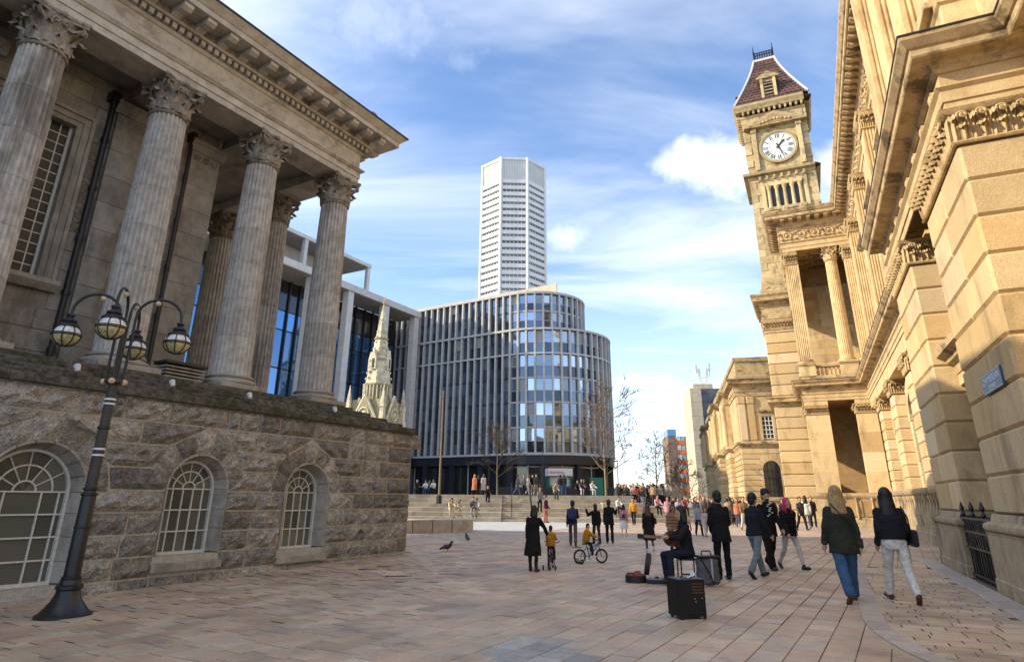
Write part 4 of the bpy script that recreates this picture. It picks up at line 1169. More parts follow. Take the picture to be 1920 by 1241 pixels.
for i in range(12):
    yy = -1.3 + i * 2.6 / 11; tall = i % 4 == 0 or i == 11
    b_ = B(); b_.tube([(0, yy, .03), (0, yy, 1.24)], .026 if tall else .016, 6)
    if i in (2, 6, 10):
        b_.lathe([(.02, 0), (.05, .05), (.02, .12), (.05, .17), (.01, .30)], 8, (0, yy, 1.2))
    b_.build('bar', M_BLACK, GT, 40)
for zz in (.10, .62, .92, 1.18): B().box(-.025, .025, -1.36, 1.36, zz - .02, zz + .02).build('rail', M_BLACK, GT)
for zz, n_ in ((.77, 9), (1.05, 9)):
    b_ = B()
    for i in range(n_):
        c = -1.15 + i * 2.3 / (n_ - 1)
        b_.tube([(0, c + .11 * math.cos(a * .7), zz + .11 * math.sin(a * .7)) for a in range(9)], .014, 5, True)
    b_.build('scroll_panel', M_BLACK, GT, 50)
# ================================================================ clock tower
TWX, TWY = -1.72, 32.0
TWR = empty('clock_tower', MF.w(TWX, TWY + 2.62, 0), -MH, 'tall sandstone clock tower with white dial and steep red tiled roof', 'tower')
M_TOWER = stone('tower_ashlar', (.47, .36, .20), (.60, .475, .27), 3, .02, var=.20, stain=(.20, .16, .085), stain_amt=.7, streak=2, fine=20)
M_TOWTRIM = stone('tower_trim', (.40, .30, .165), (.54, .42, .235), 3, .02, var=.1, stain=(.09, .072, .042), stain_amt=.8, streak=.6, fine=20)
m, t, b = pmat('roof_tiles')
g = N(t, 'ShaderNodeNewGeometry')
sx_ = N(t, 'ShaderNodeSeparateXYZ'); LK(t, g.outputs['Position'], sx_.inputs[0])
band = mathn(t, 'FRACT', mathn(t, 'MULTIPLY', sx_.outputs[2], .62))
vn = N(t, 'ShaderNodeTexVoronoi', i_Scale=3.2); LK(t, g.outputs['Position'], vn.inputs[0])
c_ = mixc(t, maprange(t, band, .35, .45), (.15, .066, .050), (.080, .047, .040))
c_ = mixc(t, 1.0, c_, maprange(t, vn.outputs['Distance'], 0, .6, 1.5, .7, False), 'MULTIPLY')
LK(t, c_, b.inputs['Base Color']); b.inputs['Roughness'].default_value = .6
M_TILES = m
def rect(h, x=0, y=0): return [(h, -h), (-h, -h), (-h, h), (h, h), (h, -h)]   # starts at front right, runs to the left, then back (outward = left of travel)
def ring(h, prof, nm, mat, par=TWR): return sweep(rect(h), prof, capends=False).build(nm, mat, par)
H0, H1 = 2.98, 2.62
# lower body: banded rustication
zz = 0.0; k = 0
while zz < 16.3:
    B().box(-H0, H0, -H0, H0, zz + .035, min(zz + .80, 16.4), .05).build('rusticated_course', M_SAND2, TWR); zz += .82
B().box(-H0 + .08, H0 - .08, -H0 + .08, H0 - .08, 0, 16.4).build('core', M_SAND, TWR)
sweep([(H0, -H0), (-H0, -H0), (-H0, H0), (H0, H0), (H0, -H0)], [(0, 8.38), (.1, 8.42), (.12, 8.5), (.4, 8.55), (.42, 8.75), (.5, 8.85), (0, 8.95)], capends=False).build('string_course', M_SANDTRIM, TWR)
leaf_capital([(H0, -H0), (-H0, -H0), (-H0, H0)], 14.2, .85, TWR, .32)
ring(H0, [(0, 15.1), (.1, 15.1), (.1, 15.5), (.02, 15.55), (.02, 16.2), (.15, 16.3), (.18, 16.5), (.55, 16.55), (.58, 16.8), (.72, 17.0), (.72, 17.1), (0, 17.25)], 'cornice', M_TOWTRIM)
ring(H1, [(0, 17.0), (.28, 17.2), (.28, 17.5), (.15, 17.9), (.1, 18.4), (0, 18.7)], 'base_splay', M_TOWTRIM)
# ashlar shaft: blocks on the two visible faces, core behind
B().box(-H1 + .06, H1 - .06, -H1 + .06, H1 - .06, 17, 34).build('core', M_TOWER, TWR)
def ashlar(z0, z1, rowh, L, holes=()):
    z = z0; r_ = 0
    while z < z1 - .05:
        zt = min(z + rowh, z1)
        for face in (0, 1):
            u = -H1 - (L * .5 if r_ % 2 else 0)
            while u < H1:
                a, c = max(u, -H1), min(u + L, H1); u += L
                if c - a < .08: continue
                if face == 0 and any(a < h[1] - .05 and c > h[0] + .05 and z < h[3] - .05 and zt > h[2] + .05 for h in holes): continue
                d = rm.uniform(-.012, .02)
                if face == 0: B().box(a + .008, c - .008, -H1 - d, -H1 + .3, z + .008, zt - .008).build('ashlar_block', M_TOWER, TWR)
                else: B().box(-H1 - d, -H1 + .3, a + .008 + (.3 if a <= -H1 + .01 else 0), c - .008, z + .008, zt - .008).build('ashlar_block', M_TOWER, TWR)
        z = zt; r_ += 1
ashlar(18.7, 27.7, .62, 1.05, [(-1.3, 1.4, 24.5, 27.4)])
ashlar(28.3, 33.2, .62, 1.05, [(-1.9, 2.0, 28.2, 33.2)])
# belfry opening with colonnettes
B().box(-1.3, 1.4, -H1 - .01, -H1 + .25, 24.5, 27.0).build('louvre_recess', M_BLACK, TWR)
for i in range(5):
    cx = -1.18 + i * .61
    b_ = B(); b_.lathe([(.2, 0), (.2, .1), (.15, .15), (.13, 1.7), (.2, 1.85), (.22, 2.0)], 10, (cx, -H1 - .05, 24.75)); b_.build('colonnette', M_TOWER, TWR, 40)
B().box(-1.4, 1.5, -H1 - .22, -H1 + .1, 26.75, 27.05, .02).build('colonnade_lintel', M_TOWER, TWR)
B().box(-1.6, 1.7, -H1 - .12, -H1 + .1, 27.05, 27.6, .02).build('colonnade_head', M_SAND2, TWR)
B().box(-1.45, 1.55, -H1 - .28, -H1 + .1, 24.45, 24.75, .03).build('colonnade_sill', M_TOWTRIM, TWR)
for s_ in (-1.75, 1.55): B().box(s_, s_ + .3, -H1 - .12, -H1 + .1, 24.5, 27.6, .02).build('colonnade_jamb', M_TOWER, TWR)
ring(H1, [(0, 27.6), (.08, 27.65), (.10, 27.85), (.42, 27.95), (.46, 28.15), (.2, 28.3), (0, 28.35)], 'string_cornice', M_TOWTRIM)
for i in range(7): B().box(-1.75 + i * .58 - .1, -1.75 + i * .58 + .1, -H1 - .38, -H1 - .05, 27.35, 27.72, .03).build('bracket', M_TOWTRIM, TWR)
# clock surround
B().box(-1.95, 2.05, -H1 - .10, -H1 + .2, 28.3, 32.5).build('dial_panel', M_TOWTRIM, TWR)
for s_ in (-1.95, 1.68): B().box(s_, s_ + .37, -H1 - .34, -H1 + .1, 28.35, 32.2, .03).build('dial_pilaster', M_TOWER, TWR)
for s_ in (-2.02, 1.62): B().box(s_, s_ + .5, -H1 - .42, -H1 + .1, 32.0, 32.45, .05).build('dial_capital', M_TOWTRIM, TWR)
b_ = B(); b_.prism([(-2.5, 32.45), (2.6, 32.45), (2.6, 32.62), (.05, 33.75), (-2.5, 32.62)], -H1 - .60, -H1, 'y'); b_.build('pediment', M_TOWTRIM, TWR)
b_ = B(); b_.prism([(-1.9, 32.60), (2.0, 32.60), (.05, 33.42)], -H1 - .62, -H1 - .598, 'y'); b_.build('pediment_panel', M_SANDIN, TWR)
for i in range(9):
    u = (i - 4) / 4
    B().ball((.05 + u * 1.2, -H1 - .64, 32.72 + .35 * (1 - abs(u)) * .6), .13, 7, 5, (1.2, .5, 1)).build('pediment_carving', M_TOWTRIM, TWR, 50)
CZ, CR = 30.35, 1.56
def disc(r0, r1, y0, y1, mat, nm, n=48):
    b_ = B()
    for i in range(n):
        a0, a1 = 2 * math.pi * i / n, 2 * math.pi * (i + 1) / n
        f = lambda rr_, an: (.05 + rr_ * math.cos(an), CZ + rr_ * math.sin(an))
        b_.prism([f(r0, a0), f(r1, a0), f(r1, a1), f(r0, a1)] if r0 > 0 else [f(0, 0), f(r1, a0), f(r1, a1)], y0, y1, 'y')
    return b_.build(nm, mat, DIAL)
DIAL = empty('clock_dial', (0, 0, 0)); DIAL.parent = TWR
M_DIAL = plain('opal_dial', (.80, .80, .78), .35, mott=.04)
M_GOLD = plain('dull_gilding', (.45, .32, .12), .45, .4)
M_INK = plain('dial_black', (.015, .015, .018), .4)
disc(1.38, CR, -H1 - .30, -H1, M_GOLD, 'dial_rim')
disc(0, 1.38, -H1 - .22, -H1 - .05, M_DIAL, 'dial_face')
disc(1.27, 1.30, -H1 - .228, -H1 - .219, M_INK, 'minute_ring'); disc(.70, .72, -H1 - .228, -H1 - .219, M_INK, 'inner_ring')
def dstroke(an, r0, r1, w0, w1, mat, nm, y, off=0.0, tilt=0.0, thick=.01):
    d = Vector((math.sin(an), math.cos(an))); tv = Vector((d.y, -d.x)); c = Vector((.05, CZ))
    a = c + d * r0 + tv * (off - tilt); e = c + d * r1 + tv * (off + tilt)
    pts = [tuple(a - tv * w0), tuple(a + tv * w0), tuple(e + tv * w1), tuple(e - tv * w1)]
    B().prism(pts, y - thick, y, 'y').build(nm, mat, DIAL)
ROM = {1: 'I', 2: 'II', 3: 'III', 4: 'IIII', 5: 'V', 6: 'VI', 7: 'VII', 8: 'VIII', 9: 'IX', 10: 'X', 11: 'XI', 12: 'XII'}
for hnum, sroman in ROM.items():
    an = hnum * math.pi / 6; wds = {'I': .10, 'V': .20, 'X': .20}
    tot = sum(wds[c] for c in sroman); u = -tot / 2
    for c in sroman:
        w = wds[c]; o_ = u + w / 2; u += w
        if c == 'I': dstroke(an, .82, 1.22, .028, .028, M_INK, 'numeral', -H1 - .222, o_)
        elif c == 'V': dstroke(an, .82, 1.22, .03, .03, M_INK, 'numeral', -H1 - .222, o_ - .035, -.035); dstroke(an, .82, 1.22, .018, .018, M_INK, 'numeral', -H1 - .222, o_ + .035, .035)
        else: dstroke(an, .82, 1.22, .03, .03, M_INK, 'numeral', -H1 - .222, o_, .06); dstroke(an, .82, 1.22, .016, .016, M_INK, 'numeral', -H1 - .222, o_, -.06)
for k in range(12): dstroke(k * math.pi / 6, .1, .70, .008, .008, M_INK, 'dial_tracery', -H1 - .222)
dstroke(R(43), -.2, .62, .05, .05, M_INK, 'hour_hand', -H1 - .25); dstroke(R(43), .55, .85, .10, .01, M_INK, 'hour_hand', -H1 - .25)
dstroke(R(162), -.3, 1.22, .05, .018, M_INK, 'minute_hand', -H1 - .27)
# eaves cornice
ring(H1, [(0, 33.2), (.05, 33.25), (.05, 33.75), (.12, 33.8), (.12, 34.0)], 'frieze', M_TOWER)
for (p, d, n_, i) in along(rect(H1), .42, .10):
    if i in (0, 1):
        o = B().box(-.09, .09, 0, .30, 0, .34, .02).build('corbel', M_TOWTRIM, TWR); o.location = (p.x, p.y, 33.98); o.rotation_euler = (0, 0, math.atan2(n_.y, n_.x) - math.pi / 2)
ring(H1, [(0, 34.34), (.42, 34.34), (.48, 34.5), (.62, 34.75), (.64, 34.95), (0, 35.1)], 'eaves_cornice', M_TOWTRIM)
for s_ in (-1, 1): B().box(s_ * 1.75 - .62, s_ * 1.75 + .62, -H1 - .10, -H1 + .1, 33.05, 33.7, .02).build('frieze_panel', M_TOWTRIM, TWR)
# roof: stepped tile courses on a concave curve
def rh(u): return .86 + (3.0 - .86) * (1 - u) ** 1.22
NZ = 16; b_ = B()
for i in range(NZ):
    u0, u1 = i / NZ, (i + 1) / NZ
    a, c = rh(u0) + .05, rh(u1)
    z0_, z1_ = 35.05 + 5.75 * u0, 35.05 + 5.75 * u1
    nt_ = max(6, int(a * 2 / .36))
    for (ax, ay, bx, by) in ((1, -1, -1, -1), (-1, -1, -1, 1), (-1, 1, 1, 1), (1, 1, 1, -1)):
        for q in range(nt_):
            v0, v1 = q / nt_, (q + 1) / nt_
            lo0 = Vector((ax, ay)).lerp(Vector((bx, by)), v0) * a; lo1 = Vector((ax, ay)).lerp(Vector((bx, by)), v1) * a
            lom = (lo0 + lo1) / 2
            hi0 = Vector((ax, ay)).lerp(Vector((bx, by)), v0) * c; hi1 = Vector((ax, ay)).lerp(Vector((bx, by)), v1) * c
            b_.add([(hi0.x, hi0.y, z1_), (lo0.x, lo0.y, z0_ + .06), (lom.x, lom.y, z0_ - .08), (lo1.x, lo1.y, z0_ + .06), (hi1.x, hi1.y, z1_)], [(0, 1, 2, 3, 4)])
RF = b_.build('roof', M_TILES, TWR, kind='stuff')
M_PALEHIP = plain('lead_hip', (.55, .53, .50), .5)
for (sx, sy) in ((1, -1), (-1, -1), (-1, 1), (1, 1)):
    B().tube([(sx * (rh(i / 10) + .06), sy * (rh(i / 10) + .06), 35.05 + 5.75 * i / 10) for i in range(11)], .11, 6).build('hip_roll', M_PALEHIP, TWR, 50)
for rot in (0, -90):
    D_ = empty('dormer', (0, 0, 0), R(rot)); D_.parent = TWR
    B().box(-.62, .62, -2.75, -1.4, 35.35, 37.4, .03).build('dormer_body', M_TOWER, D_)
    B().prism([(-.95, 37.4), (.95, 37.4), (.95, 37.55), (0, 38.1), (-.95, 37.55)], -2.95, -1.3, 'y').build('dormer_pediment', M_TOWTRIM, D_)
    B().box(-.34, .34, -2.78, -2.6, 35.7, 37.1).build('louvre_back', M_BLACK, D_)
    for i in range(4): B().box(-.34, .34, -2.86, -2.70, 35.8 + i * .33, 35.88 + i * .33).build('louvre', M_TOWTRIM, D_)
    for s_ in (-.66, .42): B().box(s_, s_ + .24, -2.9, -2.6, 35.4, 37.4, .02).build('dormer_pilaster', M_TOWER, D_)
# iron cresting
b_ = B(); b_.box(-.98, .98, -.98, .98, 40.7, 40.95)
b_.build('cresting_base', M_PALEHIP, TWR)
CR_ = empty('cresting', (0, 0, 0)); CR_.parent = TWR
for (p, d, n_, i) in along(rect(.84), .2):
    B().tube([(p.x, p.y, 40.95), (p.x, p.y, 41.75)], .07, 5).build('cresting_bar', M_BLACK, CR_)
for zz in (41.02, 41.4, 41.68): sweep(rect(.84), [(-.03, zz), (.03, zz), (.03, zz + .09), (-.03, zz + .09), (-.03, zz)], capends=False).build('cresting_rail', M_BLACK, CR_)
for (sx, sy) in ((1, -1), (-1, -1), (-1, 1), (1, 1)): B().lathe([(.06, 0), (.09, .2), (.03, .4), (.05, .5), (.01, .95)], 6, (sx * .84, sy * .84, 41.7)).build('finial', M_BLACK, CR_)

# ================================================================ gallery wing beyond the tower
WGX, WGY = -8.2, 40.0
WG = empty('gallery_wing', MF.w(WGX, WGY, 0), -R(13.8), 'lower sandstone wing beyond the clock tower with arched ground floor window', 'building')
WL = [(7, 0), (0, 0), (0, 60)]
B().box(.02, 9, .02, 60, -.3, 11.2).build('wall', M_SAND, WG)
zz = .4
while zz < 5.9:
    for (a, c) in ((0.0, 1.45), (3.3, 6.5)) if 1.7 < zz < 4.9 else ((0.0, 6.5),):
        B().box(a, c, -.06, .3, zz + .02, zz + .43, .03).build('rusticated_course', M_SAND2, WG)
    B().box(-.06, .3,   .31, 60, zz + .02, zz + .43, .03).build('rusticated_course', M_SAND2, WG); zz += .45
sweep(WL, [(0, -.3), (.25, -.3), (.25, .35), (.1, .45), (0, .45)]).build('plinth', M_SAND, WG)
sweep(WL, [(0, 5.9), (.12, 5.95), (.16, 6.1), (.28, 6.2), (.28, 6.35), (0, 6.5)]).build('string_course', M_SANDTRIM, WG)
sweep(WL, [(0, 10.4), (.06, 10.4), (.06, 10.75), (.12, 10.8), (.12, 11.3), (.2, 11.4), (.55, 11.5), (.6, 11.7), (.75, 11.9), (0, 12.05)]).build('cornice', M_SANDTRIM, WG)
sweep([(7, .3), (.3, .3), (.3, 60)], [(0, 11.9), (.12, 11.95), (.12, 12.3), (0, 12.35), (0, 13.6), (.12, 13.65), (.15, 14.0), (-.3, 14.05)]).build('parapet', M_TOWTRIM, WG)
for (p, d, n_, i) in along(WL, .35, .12): 
    if i == 0 or p.y < 12: o = link('dentil', dn, WG, (p.x, p.y, 11.30)); o.rotation_euler = (0, 0, math.atan2(d.y, d.x) + math.pi); o.scale = (1.2, 1.6, 1.3)
for (a, c) in ((.15, .75), (.95, 1.5)):
    B().box(a, c, -.14, .1, 6.5, 9.7, .02).build('pilaster', M_SAND2, WG)
    B().box(a - .06, c + .06, -.2, .1, 9.7, 10.35, .06).build('pilaster_cap', M_SANDCARVE, WG)
AW = empty('arched_window', (0, 0, 0)); AW.parent = WG
ax, sp = 2.37, 4.05; r_ = .72
pts = [(ax - r_, 1.75), (ax - r_, sp)] + [(ax - r_ * math.cos(math.pi * i / 10), sp + r_ * math.sin(math.pi * i / 10)) for i in range(1, 10)] + [(ax + r_, sp), (ax + r_, 1.75)]
B().prism(pts, -.02, .01, 'y').build('pane', M_DKGLASS, AW)
for i in range(9):
    a0, a1 = math.pi * i / 9 + .01, math.pi * (i + 1) / 9 - .01
    f = lambda rr_, an: (ax - rr_ * math.cos(an), sp + rr_ * math.sin(an))
    B().prism([f(r_, a0), f(r_ + .5, a0), f(r_ + .5, a1), f(r_, a1)], -.12, .1, 'y').build('voussoir', M_SAND2, AW)
for s_ in (-1, 1):
    for k in range(5): B().box(ax + s_ * r_, ax + s_ * (r_ + .22), -.1, .1, 1.75 + k * .46, 1.75 + (k + 1) * .46 - .02).build('jamb_block', M_SAND2, AW)
for i in (-1, 0, 1): B().box(ax + i * .36 - .03, ax + i * .36 + .03, -.05, -.02, 1.75, sp + .5).build('glazing_bar', M_BLACK, AW)
for k in range(4): B().box(ax - r_, ax + r_, -.048, -.02, 2.2 + k * .55, 2.25 + k * .55).build('glazing_bar', M_BLACK, AW)
B().box(ax - .95, ax + .95, -.3, .1, 1.45, 1.75, .03).build('sill', M_SAND, AW); B().box(ax - .8, ax + .8, -.12, .1, .75, 1.45).build('apron', M_SAND2, AW)
RW = empty('sash_window', (0, 0, 0)); RW.parent = WG
B().box(2.02, 2.92, -.02, .01, 6.65, 8.55).build('pane', M_DKGLASS, RW)
for i in range(4): B().box(2.02 + i * .3 - .03, 2.02 + i * .3 + .03, -.06, -.02, 6.65, 8.55).build('glazing_bar', M_WHITE, RW)
for i in range(6): B().box(2.02, 2.92, -.058, -.02, 6.65 + i * .38 - .03, 6.65 + i * .38 + .03).build('glazing_bar', M_WHITE, RW)
for s_ in (1.8, 2.92): B().box(s_, s_ + .22, -.14, .1, 6.5, 8.6).build('architrave', M_SAND2, RW)
sweep([(3.2, 0), (1.75, 0)], [(0, 8.6), (.12, 8.6), (.15, 8.9), (.3, 9.0), (.32, 9.15), (0, 9.2)]).build('hood', M_SANDTRIM, RW)
# receding street side with stepped bays
for (yb, pr, top) in ((6.0, .45, 12.3), (15.0, .8, 12.7), (26.0, .5, 12.2), (37.0, .9, 12.4), (48.0, .6, 12.2)):
    BY = empty('bay', (0, 0, 0)); BY.parent = WG
    B().box(-pr, .2, yb, yb + 5, -.3, 10.5).build('bay_wall', M_SAND, BY)
    path = [(.2, yb), (-pr, yb), (-pr, yb + 5), (.2, yb + 5)]
    sweep(path, [(0, 10.4), (.1, 10.5), (.15, 11.2), (.5, 11.4), (.6, 11.7), (0, 11.9)]).build('cornice', M_TOWTRIM, BY)
    sweep(path, [(0, 5.9), (.15, 6.0), (.28, 6.2), (0, 6.45)]).build('string_course', M_TOWTRIM, BY)
    for k in range(12): B().box(-pr - .05, .2, yb - .05, yb + 5.05, .4 + k * .45, .4 + k * .45 + .40, .03).build('rusticated_course', M_SAND2, BY)
    B().box(-pr + .2, .2, yb + .3, yb + 4.7, 11.85, top).build('parapet_block', M_TOWTRIM, BY)
    B().lathe([(.5, 0), (.6, .2), (.4, .45), (.45, .6), (.2, .9), (.06, 1.1)], 12, (-pr + .9, yb + 2.5, top)).build('urn', M_TOWTRIM, BY, 40)
    for yy in (yb + .35, yb + 4.65):
        B().lathe([(.32, 6.5), (.28, 6.8), (.25, 9.6), (.36, 10.0), (.38, 10.4)], 12, (-pr - .2, yy, 0)).build('half_column', M_SAND2, BY, 40)
# ================================================================ steps and terrace
M_STEP = stone('step_stone', (.36, .31, .24), (.46, .41, .32), 2.0, .006, var=.22, stain=(.22, .19, .15), stain_amt=.5, fine=20)
M_TERR = stone('terrace_paving', (.36, .33, .29), (.46, .42, .36), 1.0, .004, var=0, fine=10)
M_GREYFL = stone('pale_grey_paving', (.42, .43, .43), (.52, .525, .52), 1.2, .004, var=0, fine=12)
SX0, SX1, SY = -16.0, 9.5, 45.4
STP = empty('seating_steps', (0, SY, 0), 0, 'broad tiered stone seating steps rising to the terrace below the offices', 'steps')
NT, TD, TRH = 6, 1.15, .29
def tier_pieces(x0, x1, y, yd, z0, z1, nm, par, L=2.4, mat=None):
    x = x0
    while x < x1 - .02:
        e = min(x + L * random.uniform(.85, 1.15), x1)
        if x1 - e < .6: e = x1
        B().box(x + .006, e - .006, y, y + yd, z0, z1, .012).build(nm, mat or M_STEP, par); x = e
for k in range(NT):
    for (a, c) in ((SX0, -.6), (2.2, SX1)): tier_pieces(a, c, k * TD, TD + .3, k * TRH - .3, (k + 1) * TRH, 'seat_block', STP)
for k in range(NT * 2):
    tier_pieces(-.59, 2.19, k * TD / 2 + .15, TD, k * TRH / 2 - .2, (k + 1) * TRH / 2, 'step', STP, 1.4)
for xx in (.1, 1.5):
    for k in (1, 4, 7, 10):
        H_ = B(); y0 = k * TD / 2; z0 = k * TRH / 2
        H_.tube([(xx, y0 + .2, z0), (xx, y0 + .2, z0 + .95), (xx, y0 + 1.2, z0 + 1.2), (xx, y0 + 1.2, z0 + .3)], .03, 6); H_.build('handrail', M_BLACK, STP)
TZ = NT * TRH
b_ = B(); b_.box(-60, SX1, SY + NT * TD + .2, 140, TZ - .6, TZ - .004); b_.build('terrace', M_TERR, kind='structure')
b_ = B(); b_.box(SX1 + .01, 17.5, SY + 8, 140, .0, 1.0); b_.build('upper_walk', M_TERR, kind='structure')
b_ = B().add([tuple(at_z(*q, .004)) for q in ((880, 998), (1012, 996), (1120, 986), (1200, 976), (1050, 973), (880, 978))], [(0, 1, 2, 3, 4, 5)]); b_.build('pale_pavement', M_GREYFL, kind='structure')
# ramp of low steps right of the seating
RS = empty('side_steps', (SX1 + .02, SY + 1.0, 0), 0, 'short flight of pale steps right of the broad seating steps', 'steps')
for k in range(4): tier_pieces(0, 7.2, k * .9, 8 - k * .9, k * .25 - .2, (k + 1) * .25, 'step', RS, 2.0)
for (x, y, w, d, h, z, lb) in ((8.2, SY + 3.2, 3.0, 1.0, .75, .5, 'low stone planter wall at the right end of the seating steps'), (16.2, SY + 1.2, 4.2, .7, .55, 0, 'pale stone bench block near the sandstone wing')):
    o = B().box(-w / 2, w / 2, 0, d, -.5, h, .03).build('stone_block', M_STEP, None, loc=(x, y, z), label=lb, cat='bench')
# low curved bench wall in front of the steps
BW = empty('bench_wall', at_z(822, 1001, 0), 0, 'low curved stone bench wall beside the podium corner', 'bench')
a = at_z(762, 1001, 0); c = at_z(880, 1000, 0)
o_ = Vector(BW.location)
for i in range(5):
    u0, u1 = i / 5, (i + 1) / 5
    def pt(u, dd): p = a.lerp(c, u) + Vector((0, 1.2 * u * u + dd, 0)) - o_ - Vector((1.5 * (1 - u), 0, 0)); return (p.x, p.y)
    q = [pt(u0 + .004, 0), pt(u1 - .004, 0), pt(u1 - .004, 2.2), pt(u0 + .004, 2.2)]
    B().prism(q, -.2, .55, 'z').build('bench_block', M_STEP, BW)
# poles on the terrace edge
M_RUST = stone('weathered_steel', (.19, .14, .075), (.27, .21, .12), 6, .004, var=0)
pb = at_y(823, 938, 48.5); pb.z = 1.1
PO = empty('light_mast', pb, 0, 'slender brown mast standing on the seating steps', 'mast')
B().tube([(0, 0, 0), (0, 0, 8.2)], [.085, .05], 8).build('pole', M_RUST, PO)
for i in range(14): B().lathe([(.08, 0), (.08, .06)], 8, (0, 0, 4.6 + i * .26)).build('collar', M_RUST, PO)
B().lathe([(.2, 0), (.2, .5), (.13, .6)], 8, (0, 0, 0)).build('foot', M_BLACK, PO)

# ================================================================ memorial spire
MEM = empty('memorial_spire', (-12.75, 60, 0), R(-20), 'pale gothic memorial with crocketed spire and gables behind the podium', 'monument')
M_MEM = stone('memorial_limestone', (.64, .58, .42), (.76, .70, .53), 3, .03, var=.08, stain=(.26, .225, .13), stain_amt=.65, fine=14, stain_lo=.46, stain_hi=.66)
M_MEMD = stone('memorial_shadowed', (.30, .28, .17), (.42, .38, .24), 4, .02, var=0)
b_ = B()
prof = [(1.52, 10.3), (1.50, 11.4), (1.0, 14.2), (.55, 17.0), (.22, 19.0), (.07, 19.75)]
def octo(r, z, n=8): return [(r * math.cos(2 * math.pi * (i + .5) / n), r * math.sin(2 * math.pi * (i + .5) / n), z) for i in range(n)]
for i in range(8):
    f = B(); a0 = 2 * math.pi * (i - .5) / 8; a1 = 2 * math.pi * (i + .5) / 8
    pr = [(1.22, 11.5), (.86, 14.0), (.45, 16.9), (.18, 18.9), (.06, 19.6)]
    P = [[(r * math.cos(a), r * math.sin(a), z) for a in (a0, a1)] for r, z in pr]
    f.grid(P); f.build('spire_face', M_MEM, MEM)
for i in range(8):
    a = 2 * math.pi * (i + .5) / 8; cks = []
    for k in range(13):
        u = k / 13; z = 11.6 + 7.6 * u; r = 1.40 - 1.28 * u ** .95 if True else 0
        r = [1.38, .98, .52, .2, .06][min(4, int(u * 4))] if False else (1.22 + (.08 - 1.22) * (u ** .93))
        B().ball((r * 1.06 * math.cos(a), r * 1.06 * math.sin(a), z), .12 * (1 - .4 * u), 6, 4, (1, 1, 1.3)).build('crocket', M_MEM, MEM, 50)
for zz, rr in ((11.45, 1.34), (13.9, .93), (16.0, .63)):
    B().lathe([(rr - .06, 0), (rr + .07, .05), (rr + .07, .16), (rr - .06, .2)], 8, (0, 0, zz), ph=math.pi / 8).build('string_band', M_MEMD, MEM)
B().lathe([(1.26, 10.0), (1.26, 11.45)], 8, ph=math.pi / 8).build('lantern_core', M_MEMD, MEM)
for i in range(24):
    a = 2 * math.pi * i / 24; B().lathe([(.09, 10.1), (.075, 10.2), (.075, 11.3), (.1, 11.45)], 6, (1.30 * math.cos(a), 1.30 * math.sin(a), 0)).build('lantern_shaft', M_MEM, MEM)
for i in range(4):
    a = math.pi / 4 + i * math.pi / 2 - math.pi / 4; Lc = empty('lucarne', (0, 0, 0), a); Lc.parent = MEM
    B().prism([(-.26, 13.0), (.26, 13.0), (.26, 14.0), (0, 14.9), (-.26, 14.0)], -1.12, -.5, 'y').build('lucarne_gable', M_MEM, Lc)
    B().box(-.13, .13, -1.14, -1.1, 13.1, 14.0).build('lucarne_opening', M_BLACK, Lc)
B().lathe([(.05, 19.5), (.14, 19.8), (.05, 20.0), (.02, 20.9)], 6).build('finial', M_GOLD, MEM)
for k in range(4):
    Gb = empty('gable', (0, 0, 0), k * math.pi / 2); Gb.parent = MEM
    B().prism([(-1.62, 6.6), (-1.62, 7.4), (0, 10.3), (1.62, 7.4), (1.62, 6.6), (1.2, 6.6), (1.0, 7.2), (.55, 7.75), (0, 7.95), (-.55, 7.75), (-1.0, 7.2), (-1.2, 6.6)], -2.0, -1.5, 'y').build('gable_wall', M_MEMD, Gb)
    for s_ in (-1, 1):
        B().tube([(s_ * 1.75, -1.9, 7.2), (0, -1.9, 10.45)], .13, 6).build('gable_coping', M_MEM, Gb)
    rg = B()
    rg.tube([(.52 * math.cos(q * .45), -2.03, 8.72 + .52 * math.sin(q * .45)) for q in range(14)], .09, 6, True); rg.build('roundel', M_MEM, Gb, 50)
    B().ball((0, -1.98, 8.72), .3, 8, 5, (1, .4, 1)).build('carved_boss', M_MEM, Gb, 50)
    rg = B()
    rg.tube([(-1.25, -2.05, 4.0), (-1.25, -2.05, 6.5)] + [(-1.2 * math.cos(q * .314), -2.05, 6.6 + 1.35 * math.sin(q * .314)) for q in range(1, 10)] + [(1.25, -2.05, 6.5), (1.25, -2.05, 4.0)], .14, 6); rg.build('arch_moulding', M_MEM, Gb, 50)
    B().box(-1.2, 1.2, -1.75, -1.6, 2, 8).build('arch_recess', M_SANDIN, Gb)
    P_ = empty('pinnacle', (-1.82, -1.82, 0)); P_.parent = Gb
    B().box(-.30, .30, -.30, .30, 0, 8.0, .03).build('buttress', M_MEM, P_); B().lathe([(.42, 8.0), (.42, 8.2), (.30, 8.3), (.26, 9.2), (.36, 9.3), (.30, 9.45), (.05, 11.2), (.02, 11.4)], 4, ph=math.pi / 4).build('pinnacle_spire', M_MEM, P_)
B().box(-1.6, 1.6, -1.6, 1.6, 0, 10.05).build('core', M_MEMD, MEM)

